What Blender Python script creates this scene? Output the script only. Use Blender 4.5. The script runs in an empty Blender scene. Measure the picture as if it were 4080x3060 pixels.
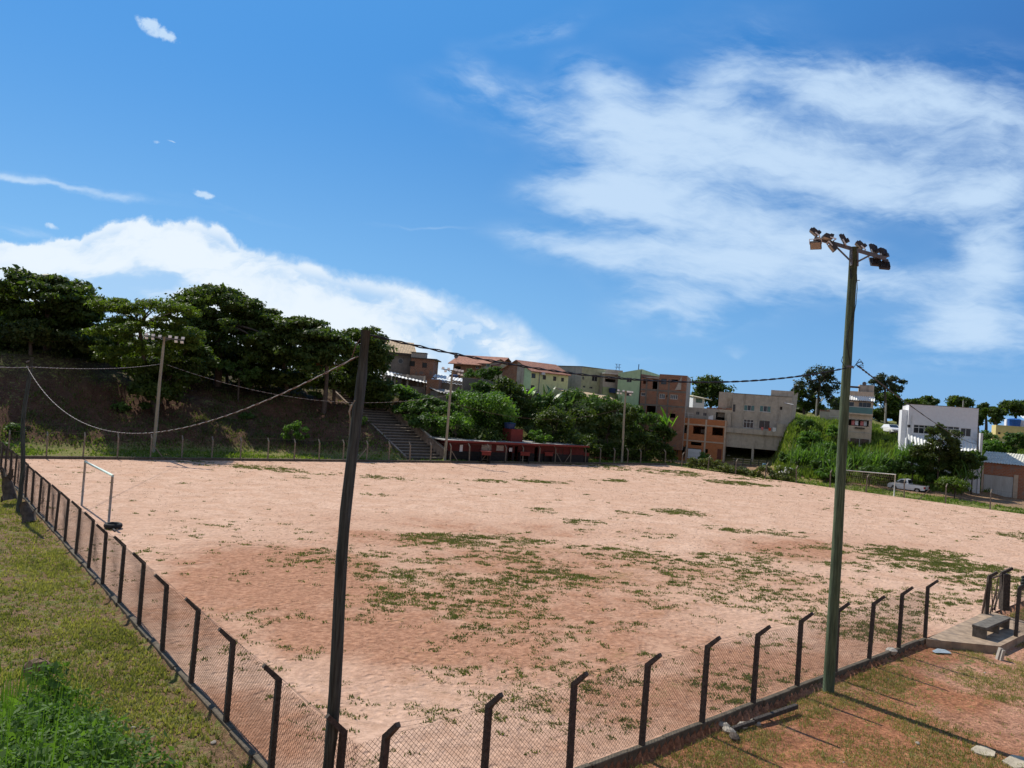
import bpy, math, random
import numpy as np
from math import sin, cos, tan, atan2, radians, degrees, pi, hypot, sqrt
from mathutils import Vector, Matrix
random.seed(7); rng = np.random.default_rng(7)
SC = bpy.context.scene; COL = SC.collection

# ------------------------------------------------------------------ camera
FPX = 2990.0; CX, CY = 2040.0, 1530.0; HC = 7.7
PIT = math.atan(60.6/FPX); ROL = radians(4.31)
Fv = np.array([0, cos(PIT), sin(PIT)]); _R0 = np.array([1., 0, 0]); _U0 = np.array([0, -sin(PIT), cos(PIT)])
Rv = cos(ROL)*_R0 + sin(ROL)*_U0; Uv = -sin(ROL)*_R0 + cos(ROL)*_U0
cam = bpy.data.cameras.new('camera'); camo = bpy.data.objects.new('camera', cam); COL.objects.link(camo)
cam.sensor_width = 36; cam.lens = FPX/4080*36; cam.clip_start = .1; cam.clip_end = 5000
M = Matrix(((Rv[0], Uv[0], -Fv[0], 0), (Rv[1], Uv[1], -Fv[1], 0), (Rv[2], Uv[2], -Fv[2], HC), (0, 0, 0, 1)))
camo.matrix_world = M; SC.camera = camo

# ------------------------------------------------------------------ light
SUN_AZ = -41.0; SUN_EL = 49.0          # azimuth from +Y towards +X
SC.view_settings.view_transform = 'Standard'; SC.view_settings.look = 'None'
SC.view_settings.exposure = 0.22; SC.view_settings.gamma = 1
sl = bpy.data.lights.new('sun', 'SUN'); sl.energy = 4.6; sl.angle = radians(.5); sl.color = (1, .935, .82)
so = bpy.data.objects.new('sun', sl); COL.objects.link(so)
sd = Vector((sin(radians(SUN_AZ))*cos(radians(SUN_EL)), cos(radians(SUN_AZ))*cos(radians(SUN_EL)), sin(radians(SUN_EL))))
so.rotation_euler = sd.to_track_quat('Z', 'Y').to_euler(); so.location = (0, 0, 60)

# ------------------------------------------------------------------ pixel <-> world helpers
def ray(px, py): return Fv + (px-CX)/FPX*Rv - (py-CY)/FPX*Uv
def G(px, py, z=0.):
    d = ray(px, py); q = d*((z-HC)/d[2]); return np.array([q[0], q[1]])
def at(px, py, Y):
    d = ray(px, py); q = d*Y/d[1]; return Vector((q[0], q[1], q[2]+HC))
def at_px(px, Y, z):                     # point of image column px at depth Y and height z
    py = 1600.
    for _ in range(6):
        p = at(px, py, Y); py += (p.z-z)/Y*FPX
    return at(px, py, Y)
def proj(X, Y, Z):
    v = np.array([X, Y, Z-HC]); c = v@Fv; return CX+FPX*(v@Rv)/c, CY-FPX*(v@Uv)/c

# ------------------------------------------------------------------ node helpers
class NT:
    def __init__(s, tree): s.t = tree; s.n = tree.nodes; s.l = tree.links
    def add(s, typ, **kw):
        n = s.n.new(typ)
        for k, v in kw.items():
            if k.startswith('i_'):
                key = k[2:]; key = int(key) if key.isdigit() else key.replace('_', ' ')
                s.set(n, key, v)
            else: setattr(n, k, v)
        return n
    def set(s, n, key, v):
        if isinstance(v, bpy.types.NodeSocket): s.l.new(v, n.inputs[key])
        else: n.inputs[key].default_value = v
    def math(s, op, a, b=None, c=None, clamp=False):
        n = s.n.new('ShaderNodeMath'); n.operation = op; n.use_clamp = clamp
        for i, v in enumerate((a, b, c)):
            if v is not None: s.set(n, i, v)
        return n.outputs[0]
    def mr(s, v, a, b, c=0., d=1., smooth=True):
        n = s.n.new('ShaderNodeMapRange'); n.interpolation_type = 'SMOOTHSTEP' if smooth else 'LINEAR'
        s.set(n, 0, v)
        for i, x in zip((1, 2, 3, 4), (a, b, c, d)): s.set(n, i, x)
        return n.outputs[0]
    def noise(s, vec, scale, detail=4, rough=.55, dist=0.):
        n = s.n.new('ShaderNodeTexNoise'); s.set(n, 'Vector', vec)
        n.inputs['Scale'].default_value = scale; n.inputs['Detail'].default_value = detail
        n.inputs['Roughness'].default_value = rough; n.inputs['Distortion'].default_value = dist
        return n.outputs[0]
    def mix(s, f, a, b, blend='MIX'):
        n = s.n.new('ShaderNodeMix'); n.data_type = 'RGBA'; n.blend_type = blend
        s.set(n, 0, f)
        for k, v in ((6, a), (7, b)):
            if not isinstance(v, bpy.types.NodeSocket) and len(v) == 3: v = (*v, 1)
            s.set(n, k, v)
        return n.outputs[2]
    def scalevec(s, vec, sc):
        n = s.n.new('ShaderNodeMapping'); s.l.new(vec, n.inputs[0]); n.inputs['Scale'].default_value = sc
        return n.outputs[0]

# ------------------------------------------------------------------ sky with clouds (fixed to world directions)
W = bpy.data.worlds.new('World'); SC.world = W; W.use_nodes = True
w = NT(W.node_tree); w.n.clear()
sky = w.add('ShaderNodeTexSky', sky_type='NISHITA', sun_disc=False, sun_elevation=radians(SUN_EL),
            sun_rotation=radians(SUN_AZ), altitude=800, air_density=1.0, dust_density=.6, ozone_density=2.2)
geo = w.add('ShaderNodeTexCoord'); sep = w.add('ShaderNodeSeparateXYZ'); w.l.new(geo.outputs['Generated'], sep.inputs[0])
yy = w.math('MAXIMUM', sep.outputs[1], .12)
gx = w.math('DIVIDE', sep.outputs[0], yy); gz = w.math('DIVIDE', sep.outputs[2], yy)
cmb = w.add('ShaderNodeCombineXYZ'); w.l.new(gx, cmb.inputs[0]); w.l.new(gz, cmb.inputs[1]); Pv = cmb.outputs[0]
def gpt(px, py): d = ray(px, py); return d[0]/d[1], d[2]/d[1]
# domain warps
def warp(vec, scale, amt, stretch=(1, 1, 1)):
    n = w.add('ShaderNodeTexNoise'); w.l.new(w.scalevec(vec, stretch), n.inputs['Vector'])
    n.inputs['Scale'].default_value = scale; n.inputs['Detail'].default_value = 5; n.inputs['Roughness'].default_value = .6
    s1 = w.add('ShaderNodeVectorMath', operation='SUBTRACT'); w.l.new(n.outputs['Color'], s1.inputs[0]); s1.inputs[1].default_value = (.5, .5, .5)
    s2 = w.add('ShaderNodeVectorMath', operation='SCALE'); w.l.new(s1.outputs[0], s2.inputs[0]); s2.inputs['Scale'].default_value = amt
    s3 = w.add('ShaderNodeVectorMath', operation='ADD'); w.l.new(vec, s3.inputs[0]); w.l.new(s2.outputs[0], s3.inputs[1])
    return s3.outputs[0]
def blob(vec, px, py, rx, ry, ang, st, inner=0.):
    c = gpt(px, py); m = w.add('ShaderNodeMapping', vector_type='TEXTURE'); w.l.new(vec, m.inputs[0])
    m.inputs['Location'].default_value = (c[0], c[1], 0); m.inputs['Rotation'].default_value = (0, 0, radians(-ang)+ROL)
    m.inputs['Scale'].default_value = (rx/FPX, ry/FPX, 1)
    ln = w.add('ShaderNodeVectorMath', operation='LENGTH'); w.l.new(m.outputs[0], ln.inputs[0])
    return w.mr(ln.outputs['Value'], inner, 1., st, 0.)
def z2(x, y): return 1600+x/.892, y/.892
def z1(x, y): return x/1.0843, y/1.0843
Pw = warp(Pv, 3.2, .13, (1, 1.8, 1)); Pw2 = warp(Pv, 9, .035)
cir = []
for x, y, rx, ry, a, st in [(700,300,260,190,30,.75),(1130,250,330,180,-30,.75),(1600,270,560,210,5,.85),(2050,330,520,240,5,.7),
        (950,480,620,290,10,1.1),(1450,560,720,250,5,1.1),(760,690,420,130,8,.75),(1800,680,700,170,0,.85),(1150,830,700,210,8,1.1),
        (620,880,430,130,8,1.0),(1080,1010,600,170,8,1.05),(980,1110,360,80,2,.8),(600,700,330,90,8,.5),(1600,1030,480,100,0,.6),(2080,950,360,240,-30,.95),
        (1980,1150,480,130,-5,.95),(2000,1310,450,50,-3,.42),(330,390,470,160,12,.5),(480,90,330,80,-15,.34),(230,230,150,90,60,.25),
        (1185,1220,70,22,0,.3),(2000,1230,520,130,-4,.7),(2150,620,420,330,0,.75),(1450,950,600,150,6,.7),(760,620,380,170,15,.5),(870,1255,110,18,-8,.3),(1150,80,600,110,-5,.16),(60,815,260,14,4,.25)]:
    cx, cy = z2(x, y); cir.append(blob(Pw, cx, cy, rx/.892, ry/.892, a, st))
for x, y, rx, ry, a, st in [(380,815,560,34,9,.75),(60,775,500,22,7,.5),(1000,910,400,20,16,.3),(60,1000,260,30,5,.5)]:
    cx, cy = z1(x, y); cir.append(blob(Pw2, cx, cy, rx/1.08, ry/1.08, a, st))
acc = cir[0]  # summed coverage
for b in cir[1:]: acc = w.math('ADD', acc, b)
mpf = w.add('ShaderNodeMapping', vector_type='POINT'); w.l.new(warp(Pv, 1.6, .3), mpf.inputs[0]); mpf.inputs['Rotation'].default_value = (0, 0, radians(-16)); mpf.inputs['Scale'].default_value = (1.2, 4.6, 1)
mpg = w.add('ShaderNodeMapping', vector_type='POINT'); w.l.new(warp(Pv, 2.2, .16), mpg.inputs[0]); mpg.inputs['Rotation'].default_value = (0, 0, radians(-10)); mpg.inputs['Scale'].default_value = (1.2, 5.5, 1)
fan = w.noise(mpf.outputs[0], 2.6, 9, .62, .4); fan2 = w.noise(mpg.outputs[0], 9., 6, .65, .2)
fib = w.noise(w.scalevec(Pw, (1, 2.2, 1)), 3.4, 8, .6, .5)
acc = w.mr(acc, 0., 1.35, 0., 1.25, False)
fm = w.math('ADD', w.math('ADD', w.mr(fib, .3, .7, -.4, .25, False), w.mr(fan, .3, .7, -.42, .3, False)), w.mr(fan2, .3, .7, -.17, .15, False))
cirA = w.math('ADD', acc, w.math('MULTIPLY', fm, w.mr(acc, .0, .4, 0., 1.)))
cirA = w.mr(cirA, -.1, 1.12, 0., .92)
# crisp small puffs
puf = None
for x, y, rx, ry, a, st, zz in [(650,95,85,50,35,1,1),(720,140,90,34,40,1,1),(885,840,56,26,15,1,1),(227,972,50,18,8,1,1),(678,600,26,9,5,.6,1),(760,606,46,7,24,.5,1),
        (160,1210,60,75,0,1.2,2),(240,1180,58,38,-15,1.2,2),(190,1165,80,30,0,1.1,2),(300,1215,26,16,0,1,2),(345,1258,60,32,20,1.2,2),(20,1195,40,60,0,1.,2),(60,1235,50,30,0,1.,2)]:
    cx, cy = (z1 if zz == 1 else z2)(x, y); k = 1.0843 if zz == 1 else .892
    b = blob(Pw2, cx, cy, rx/k*1.2, ry/k*1.2, a, st)
    puf = b if puf is None else w.math('MAXIMUM', puf, b)
pn = w.noise(Pw2, 38, 5, .6)
pufA = w.mr(w.math('ADD', puf, w.math('MULTIPLY', w.mr(pn, .3, .7, -.5, .4), w.mr(puf, 0., .35, 0., 1.))), .1, .85, 0., .92)
# big cumulus bank: upper outline given as a curve over azimuth
outline = [(-900,930),(-300,950),(0,942),(320,938),(335,905),(400,880),(470,862),(600,852),(800,862),(900,885),(950,950),(1070,985),(1250,1030),
           (1500,1085),(1620,1112),(1700,1112),(1850,1185),(1950,1195),(2060,1240),(2150,1310),(2270,1380),(2400,1450),(2560,1560),(3000,1700)]
pts = [gpt(*p) for p in outline]; x0, x1 = pts[0][0], pts[-1][0]
fc = w.add('ShaderNodeFloatCurve'); sp2 = w.add('ShaderNodeSeparateXYZ'); w.l.new(warp(Pv, 7, .022), sp2.inputs[0])
w.l.new(w.mr(sp2.outputs[0], x0, x1, 0., 1., False), fc.inputs['Value'])
cv = fc.mapping.curves[0]
cv.points[0].location = (0, pts[0][1]+.1); cv.points[1].location = (1, max(pts[-1][1]+.1, 0))
for p in pts[1:-1]: cv.points.new((p[0]-x0)/(x1-x0), p[1]+.1)
for p in cv.points: p.handle_type = 'VECTOR'
fc.mapping.update()
dep = w.math('SUBTRACT', w.math('SUBTRACT', fc.outputs[0], .1), sp2.outputs[1])      # >0 below the outline
en = w.noise(Pw2, 15, 6, .6)
dep2 = w.math('ADD', dep, w.mr(en, .3, .7, -.008, .008))
bank = w.mr(dep2, 0., w.mr(sp2.outputs[0], -.5, .12, .011, .035, False), 0., 1.)
holes = w.noise(w.scalevec(Pw, (1, 1.9, 1)), 5.2, 6, .58, .5)
hol = w.mr(holes, .36, .6, .45, 1.)
nearedge = w.mr(dep, .0, .07, 1., 0.)
bank = w.math('MULTIPLY', bank, w.math('MAXIMUM', hol, nearedge))
bank = w.math('MULTIPLY', bank, w.mr(sp2.outputs[0], .0, .22, .95, .3, False))
cl = w.math('MAXIMUM', w.math('MAXIMUM', cirA, pufA), bank)
front = w.mr(sep.outputs[1], .1, .3, 0., 1.)
cl = w.math('MULTIPLY', cl, front)
hs = w.add('ShaderNodeHueSaturation', i_Saturation=1.25, i_Value=1.15, i_Hue=.5); w.l.new(sky.outputs[0], hs.inputs['Color'])
sdn = w.add('ShaderNodeVectorMath', operation='DOT_PRODUCT'); w.l.new(geo.outputs['Generated'], sdn.inputs[0]); sdn.inputs[1].default_value = tuple(sd)
hi = w.mix(w.mr(sdn.outputs['Value'], .3, .95), (.28, 1.35, 4.1), (.54, 2.7, 6.6))
lo_ = w.mix(w.mr(sdn.outputs['Value'], .2, .8), (1.35, 3.5, 6.8), (1.9, 4.5, 7.7))
grad = w.mix(w.mr(sep.outputs[2], .0, .42, 0., 1., True), lo_, hi)
SKYC = w.mix(.88, hs.outputs[0], grad)
shade = w.mix(w.mr(bank, .4, .9, 0., 1.), (5.0, 6.5, 8.3), (7.4, 8.1, 8.7))
rear = w.noise(w.scalevec(geo.outputs['Generated'], (1, 1, 2.2)), 2.4, 5, .6)
rearA = w.math('MULTIPLY', w.mr(rear, .34, .6, .35, .92), w.mr(sep.outputs[1], .15, -.25, 0., 1.))      # unseen broken cloud added behind the viewer as neutral fill for shaded fronts
colr = w.mix(rearA, w.mix(cl, SKYC, shade), (3.3, 3.5, 3.75))
bg = w.add('ShaderNodeBackground', i_Strength=.1); w.l.new(colr, bg.inputs['Color'])
wo = w.add('ShaderNodeOutputWorld'); w.l.new(bg.outputs[0], wo.inputs[0])

# ------------------------------------------------------------------ object helpers
def tag(o, label=None, cat=None, group=None, kind=None):
    if label: o['label'] = label
    if cat: o['category'] = cat
    if group: o['group'] = group
    if kind: o['kind'] = kind
    return o
def empty(name, loc=(0, 0, 0), rz=0.):
    o = bpy.data.objects.new(name, None); COL.objects.link(o); o.location = loc; o.rotation_euler = (0, 0, rz)
    o.empty_display_size = .3; return o
class MB:
    """collects polygons; build() links them as ONE mesh object"""
    def __init__(s): s.v = []; s.f = []; s.m = []; s.cur = 0
    def face(s, pts, m=None):
        i = len(s.v); s.v += [tuple(p) for p in pts]; s.f.append(tuple(range(i, i+len(pts)))); s.m.append(s.cur if m is None else m)
    def box(s, x0, x1, y0, y1, z0, z1, mat=None, m=None):
        c = [Vector((x, y, z)) for z in (z0, z1) for y in (y0, y1) for x in (x0, x1)]
        if mat is not None: c = [mat @ p for p in c]
        i = len(s.v); s.v += [tuple(p) for p in c]
        for f in ((0, 2, 3, 1), (4, 5, 7, 6), (0, 1, 5, 4), (2, 6, 7, 3), (0, 4, 6, 2), (1, 3, 7, 5)):
            s.f.append(tuple(i+k for k in f)); s.m.append(s.cur if m is None else m)
        return s
    def bar(s, a, b, wd, ht, up=(0, 0, 1), m=None):
        a = Vector(a); b = Vector(b); d = b-a; L = d.length; d.normalize(); up = Vector(up)
        if abs(d.dot(up)) > .98: up = Vector((1, 0, 0))
        x = d.cross(up).normalized(); z = x.cross(d)
        mt = Matrix(((x[0], d[0], z[0], a[0]), (x[1], d[1], z[1], a[1]), (x[2], d[2], z[2], a[2]), (0, 0, 0, 1)))
        return s.box(-wd/2, wd/2, 0, L, -ht/2, ht/2, mt, m)
    def tube(s, path, rad, n=8, cap=True, m=None, jit=0.):
        path = [Vector(p) for p in path]; rads = rad if isinstance(rad, (list, tuple)) else [rad]*len(path)
        i0 = len(s.v); ref = Vector((.13, .31, 1)).normalized()
        for k, p in enumerate(path):
            d = (path[min(k+1, len(path)-1)]-path[max(k-1, 0)]).normalized()
            rf = ref if abs(d.dot(ref)) < .95 else Vector((1, .1, 0))
            x = d.cross(rf).normalized(); y = d.cross(x)
            for j in range(n):
                a = 2*pi*j/n; r = rads[k]*(1+random.uniform(-jit, jit)); s.v.append(tuple(p+x*cos(a)*r+y*sin(a)*r))
        mm = s.cur if m is None else m
        for k in range(len(path)-1):
            for j in range(n):
                a = i0+k*n+j; b = i0+k*n+(j+1) % n; s.f.append((a, b, b+n, a+n)); s.m.append(mm)
        if cap:
            s.f.append(tuple(i0+j for j in range(n))); s.m.append(mm)
            e = i0+(len(path)-1)*n; s.f.append(tuple(e+j for j in reversed(range(n)))); s.m.append(mm)
        return s
    def build(s, name, mats, parent=None, smooth=False, loc=None, bevel=0.):
        me = bpy.data.meshes.new(name); me.from_pydata(s.v, [], s.f)
        if not isinstance(mats, (list, tuple)): mats = [mats]
        for m in mats: me.materials.append(m)
        if len(mats) > 1: me.polygons.foreach_set('material_index', s.m)
        if smooth: me.polygons.foreach_set('use_smooth', [True]*len(s.f))
        me.update(); o = bpy.data.objects.new(name, me); COL.objects.link(o)
        if parent is not None: o.parent = parent
        if loc is not None: o.location = loc
        if bevel:
            b = o.modifiers.new('b', 'BEVEL'); b.width = bevel; b.segments = 1; b.limit_method = 'ANGLE'
        return o
def npmesh(name, V, F, mat, parent=None, smooth=False, attrs=None, colors=None):
    """V (n,3), F (m,k) all same k"""
    me = bpy.data.meshes.new(name); n = len(V); m, k = F.shape
    me.vertices.add(n); me.vertices.foreach_set('co', V.astype(np.float32).ravel())
    me.loops.add(m*k); me.loops.foreach_set('vertex_index', F.astype(np.int32).ravel())
    me.polygons.add(m); me.polygons.foreach_set('loop_start', np.arange(0, m*k, k, dtype=np.int32))
    try: me.polygons.foreach_set('loop_total', np.full(m, k, dtype=np.int32))
    except Exception: pass
    if smooth: me.polygons.foreach_set('use_smooth', np.ones(m, dtype=bool))
    me.update(calc_edges=True)
    if attrs:
        for an, av in attrs.items():
            a = me.attributes.new(an, 'FLOAT', 'POINT'); a.data.foreach_set('value', av.astype(np.float32))
    if colors:
        for an, av in colors.items():
            a = me.attributes.new(an, 'FLOAT_COLOR', 'POINT'); a.data.foreach_set('color', np.c_[av, np.ones(len(av))].astype(np.float32).ravel())
    me.materials.append(mat); o = bpy.data.objects.new(name, me); COL.objects.link(o)
    if parent is not None: o.parent = parent
    return o
def vnoise(x, y, seed=0):
    x = np.asarray(x, float); y = np.asarray(y, float); xi = np.floor(x).astype(int); yi = np.floor(y).astype(int); fx = x-xi; fy = y-yi
    fx = fx*fx*(3-2*fx); fy = fy*fy*(3-2*fy)
    def h(a, b):
        n = (a*374761393 + b*668265263 + seed*974634777) & 0x7fffffff
        n = ((n ^ (n >> 13))*1274126177) & 0x7fffffff
        return ((n ^ (n >> 16)) & 0xffff)/65535.
    return (h(xi, yi)*(1-fx)+h(xi+1, yi)*fx)*(1-fy)+(h(xi, yi+1)*(1-fx)+h(xi+1, yi+1)*fx)*fy
def fbm(x, y, sc, o=4, seed=0):
    s = 0; a = 1; t = 0
    for i in range(o): s = s+a*vnoise(np.asarray(x)*sc*2**i, np.asarray(y)*sc*2**i, seed+i); t += a; a *= .55
    return s/t
def sst(x, a, b):
    t = np.clip((x-a)/(b-a), 0, 1); return t*t*(3-2*t)

# ------------------------------------------------------------------ materials
MATS = {}
def mat(name, col, rough=.85, var=.25, scale=6., bump=.15, bscale=None, metal=0., spec=.3, stain=0., stainc=(.08, .07, .06), stretch=(1, 1, 1), coord='Object'):
    if name in MATS: return MATS[name]
    m = bpy.data.materials.new(name); m.use_nodes = True; t = NT(m.node_tree); b = t.n['Principled BSDF']
    tc = t.add('ShaderNodeTexCoord'); v = t.scalevec(tc.outputs[coord], stretch)
    n = t.noise(v, scale, 6, .6)
    c = t.mix(t.mr(n, .25, .75), tuple(x*(1-var) for x in col), tuple(min(1, x*(1+var)) for x in col))
    if stain:
        n2 = t.noise(t.scalevec(tc.outputs[coord], (1.6, 1.6, .35)), .9, 5, .65)
        c = t.mix(t.mr(n2, .5, .72, 0., stain), c, stainc)
    t.l.new(c, b.inputs['Base Color']); b.inputs['Roughness'].default_value = rough
    b.inputs['Metallic'].default_value = metal; b.inputs['Specular IOR Level'].default_value = spec
    if bump:
        bn = t.add('ShaderNodeBump', i_Strength=bump, i_Distance=.02); t.l.new(t.noise(v, bscale or scale*4, 5, .6), bn.inputs['Height'])
        t.l.new(bn.outputs[0], b.inputs['Normal'])
    MATS[name] = m; return m
def brickmat(name, c1, c2, mortar, bw=.36, bh=.2, ms=.025, patch=None, pamt=0.):
    if name in MATS: return MATS[name]
    m = bpy.data.materials.new(name); m.use_nodes = True; t = NT(m.node_tree); b = t.n['Principled BSDF']
    tc = t.add('ShaderNodeTexCoord'); s = t.add('ShaderNodeSeparateXYZ'); t.l.new(tc.outputs['Object'], s.inputs[0])
    c = t.add('ShaderNodeCombineXYZ'); t.l.new(t.math('ADD', s.outputs[0], s.outputs[1]), c.inputs[0]); t.l.new(s.outputs[2], c.inputs[1])
    br = t.add('ShaderNodeTexBrick', i_Color1=(*c1, 1), i_Color2=(*c2, 1), i_Mortar=(*mortar, 1), i_Scale=1.)
    t.l.new(c.outputs[0], br.inputs['Vector']); br.inputs['Brick Width'].default_value = bw; br.inputs['Row Height'].default_value = bh
    br.inputs['Mortar Size'].default_value = ms; br.inputs['Bias'].default_value = 0.
    nz = t.noise(tc.outputs['Object'], 1.1, 6, .65); col = t.mix(t.mr(nz, .3, .7, 0., .5), br.outputs[0], tuple(x*.62 for x in c1))
    if patch:
        n2 = t.noise(tc.outputs['Object'], .7, 5, .6); col = t.mix(t.mr(n2, .6-pamt, .66-pamt), col, patch)
    t.l.new(col, b.inputs['Base Color']); b.inputs['Roughness'].default_value = .92; b.inputs['Specular IOR Level'].default_value = .15
    bn = t.add('ShaderNodeBump', i_Strength=.5, i_Distance=.02); t.l.new(br.outputs['Fac'], bn.inputs['Height']); bn.invert = True
    t.l.new(bn.outputs[0], b.inputs['Normal'])
    MATS[name] = m; return m
def leafmat(name, c1, c2, trans=.35, rough=.55):
    if name in MATS: return MATS[name]
    m = bpy.data.materials.new(name); m.use_nodes = True; t = NT(m.node_tree); b = t.n['Principled BSDF']; out = t.n['Material Output']
    g = t.add('ShaderNodeNewGeometry'); tc = t.add('ShaderNodeTexCoord')
    nz = t.noise(tc.outputs['Object'], .35, 3, .5)
    r = t.math('ADD', t.math('MULTIPLY', g.outputs['Random Per Island'], .6), t.mr(nz, .3, .7, 0., .4))
    c = t.mix(r, c1, c2)
    t.l.new(c, b.inputs['Base Color']); b.inputs['Roughness'].default_value = rough; b.inputs['Specular IOR Level'].default_value = .25
    tr = t.add('ShaderNodeBsdfTranslucent'); t.l.new(t.mix(1., c, (1.5, 1.6, .7), 'MULTIPLY'), tr.inputs['Color'])
    ms = t.add('ShaderNodeMixShader', i_0=trans); t.l.new(b.outputs[0], ms.inputs[1]); t.l.new(tr.outputs[0], ms.inputs[2])
    t.l.new(ms.outputs[0], out.inputs['Surface']); MATS[name] = m; return m

CONC = mat('old_concrete', (.17, .15, .13), .9, .35, 8, .4, stain=.7)
CONCL = mat('pale_concrete', (.42, .38, .33), .9, .2, 5, .3, stain=.6, stainc=(.16, .14, .12))
POSTF = mat('weathered_post', (.19, .16, .125), .92, .4, 10, .3, stain=.5)
POSTM = mat('post_concrete', (.06, .05, .042), .92, .45, 14, .4, stain=.6)
CURBM = mat('curb_concrete', (.11, .088, .062), .92, .4, 5, .5, stain=.8, stainc=(.09, .08, .06))
WOODG = mat('green_pole_wood', (.085, .118, .068), .85, .55, 5, .8, stretch=(6, 6, .3), stain=.85, stainc=(.035, .045, .028))
WOODD = mat('grey_pole_wood', (.055, .064, .056), .85, .6, 5, .9, stretch=(6, 6, .3), stain=.6, stainc=(.04, .035, .03))
WOODP = mat('pale_pole_wood', (.3, .27, .2), .85, .3, 5, .3, stretch=(6, 6, .3), stain=.4, stainc=(.12, .1, .08))
RUST = mat('rusty_wire', (.075, .052, .04), .8, .4, 20, 0)
STEEL = mat('grey_steel', (.16, .15, .15), .55, .3, 8, .1, metal=.5)
LAMPB = mat('lamp_housing', (.05, .05, .055), .5, .2, 8, 0)
LAMPS = mat('lamp_silver', (.75, .74, .7), .45, .15, 8, 0, metal=.2)
LAMPF = mat('lamp_face', (.36, .31, .24), .3, .15, 12, 0, spec=.5)
LAMPW = mat('lamp_face_white', (.88, .86, .8), .4, .1, 12, 0)
CABK = mat('black_cable', (.02, .02, .022), .6, .2, 10, 0)
CABW = mat('pale_cable', (.36, .345, .33), .6, .3, 5, 0)
CABR = mat('brown_cable', (.12, .06, .05), .6, .3, 5, 0)
BARK = mat('bark', (.09, .07, .055), .95, .4, 6, .5)
GOALW = mat('goal_white', (.62, .62, .58), .6, .25, 6, .1, stain=.5, stainc=(.3, .24, .18))
GOALR = mat('goal_grey', (.3, .29, .27), .7, .35, 9, .1, stain=.6, stainc=(.2, .12, .08))
TYRE = mat('tyre_rubber', (.02, .02, .022), .8, .2, 9, .2)
GLASS = mat('window_glass', (.02, .024, .028), .12, .1, 2, 0, spec=.6)
GLASSG = mat('green_glass', (.06, .16, .15), .15, .1, 2, 0, spec=.6)
DARKIN = mat('dark_opening', (.018, .016, .015), .9, .2, 3, 0)
FRAMEW = mat('white_frame', (.6, .6, .58), .5, .1, 6, 0)
FRAMED = mat('dark_frame', (.06, .045, .035), .6, .2, 6, 0)
FRAMEG = mat('grey_frame', (.3, .29, .27), .6, .2, 6, 0)
WHITE = mat('white_paint', (.72, .72, .74), .7, .05, 3, .05, stain=.12, stainc=(.45, .44, .42))
PLAST = mat('grey_plaster', (.43, .38, .315), .9, .14, 2.2, .3, stain=.75, stainc=(.2, .175, .145))
PLASTD = mat('dark_plaster', (.25, .215, .18), .9, .2, 2, .3, stain=.6, stainc=(.09, .08, .07))
PLASTB = mat('beige_plaster', (.52, .41, .31), .9, .14, 2, .3, stain=.4, stainc=(.26, .2, .16))
MINT = mat('mint_paint', (.46, .6, .36), .85, .08, 2, .1, stain=.35, stainc=(.17, .24, .17))
LIME = mat('lime_paint', (.72, .72, .36), .85, .08, 2, .1, stain=.35, stainc=(.24, .28, .14))
LIMED = mat('mossy_green_paint', (.36, .4, .2), .9, .15, 1.5, .2, stain=.6, stainc=(.16, .17, .09))
YELL = mat('yellow_paint', (.62, .5, .22), .85, .1, 2, .1, stain=.3, stainc=(.4, .32, .16))
ORNG = mat('orange_paint', (.32, .11, .05), .85, .15, 2, .1)
MAROON = mat('maroon_paint', (.1, .018, .016), .8, .2, 2.5, .15, stain=.4, stainc=(.12, .03, .03))
BLACKP = mat('black_paint', (.022, .019, .02), .8, .3, 3, .1)
REDP = mat('red_paint', (.17, .03, .024), .8, .15, 2.5, .1, stain=.3, stainc=(.16, .04, .03))
ROOFG = mat('grey_fibre_roof', (.3, .29, .27), .85, .25, 2, .2, stain=.5, stainc=(.14, .12, .1))
ROOFW = mat('white_metal_roof', (.66, .66, .64), .5, .12, 2, .05, stain=.3, stainc=(.4, .36, .32))
BLUEP = mat('blue_plastic', (.03, .13, .42), .5, .1, 4, 0)
DBLUE = mat('dark_blue_plastic', (.02, .04, .12), .5, .1, 4, 0)
ORANGEP = mat('orange_plastic', (.8, .1, .03), .5, .1, 4, 0)
PINKP = mat('pink_cloth', (.6, .2, .2), .8, .1, 4, 0)
GATEM = mat('grey_gate_sheet', (.52, .52, .5), .5, .12, 3, .1, stretch=(4, 4, .4), stain=.3, stainc=(.3, .25, .2))
CARW = mat('white_car_paint', (.75, .76, .78), .22, .03, 2, 0, spec=.6)
REDL = mat('red_lens', (.4, .01, .01), .2, .05, 2, 0, spec=.5)
CHROME = mat('alloy', (.4, .4, .42), .35, .1, 5, 0, metal=.7)
SACK = mat('white_sack', (.5, .49, .46), .9, .3, 3, .4, stain=.4, stainc=(.2, .17, .14))
STONE = mat('stone', (.34, .3, .25), .95, .3, 4, .5)
SLABY = mat('pale_slab', (.4, .34, .25), .9, .25, 3, .4)
REDBRICK = brickmat('red_brick', (.4, .15, .07), (.3, .11, .055), (.2, .16, .13), .38, .2, .03)
OLDBRICK = brickmat('old_brick', (.38, .155, .09), (.22, .09, .06), (.3, .23, .17), .36, .2, .035, (.2, .16, .14), .02)
ORBRICK = brickmat('orange_block', (.6, .205, .075), (.48, .16, .065), (.38, .24, .15), .4, .2, .022)
GARBRICK = brickmat('garage_brick', (.46, .17, .09), (.35, .13, .075), (.33, .24, .18), .38, .2, .035, (.3, .2, .16), .03)
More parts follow.
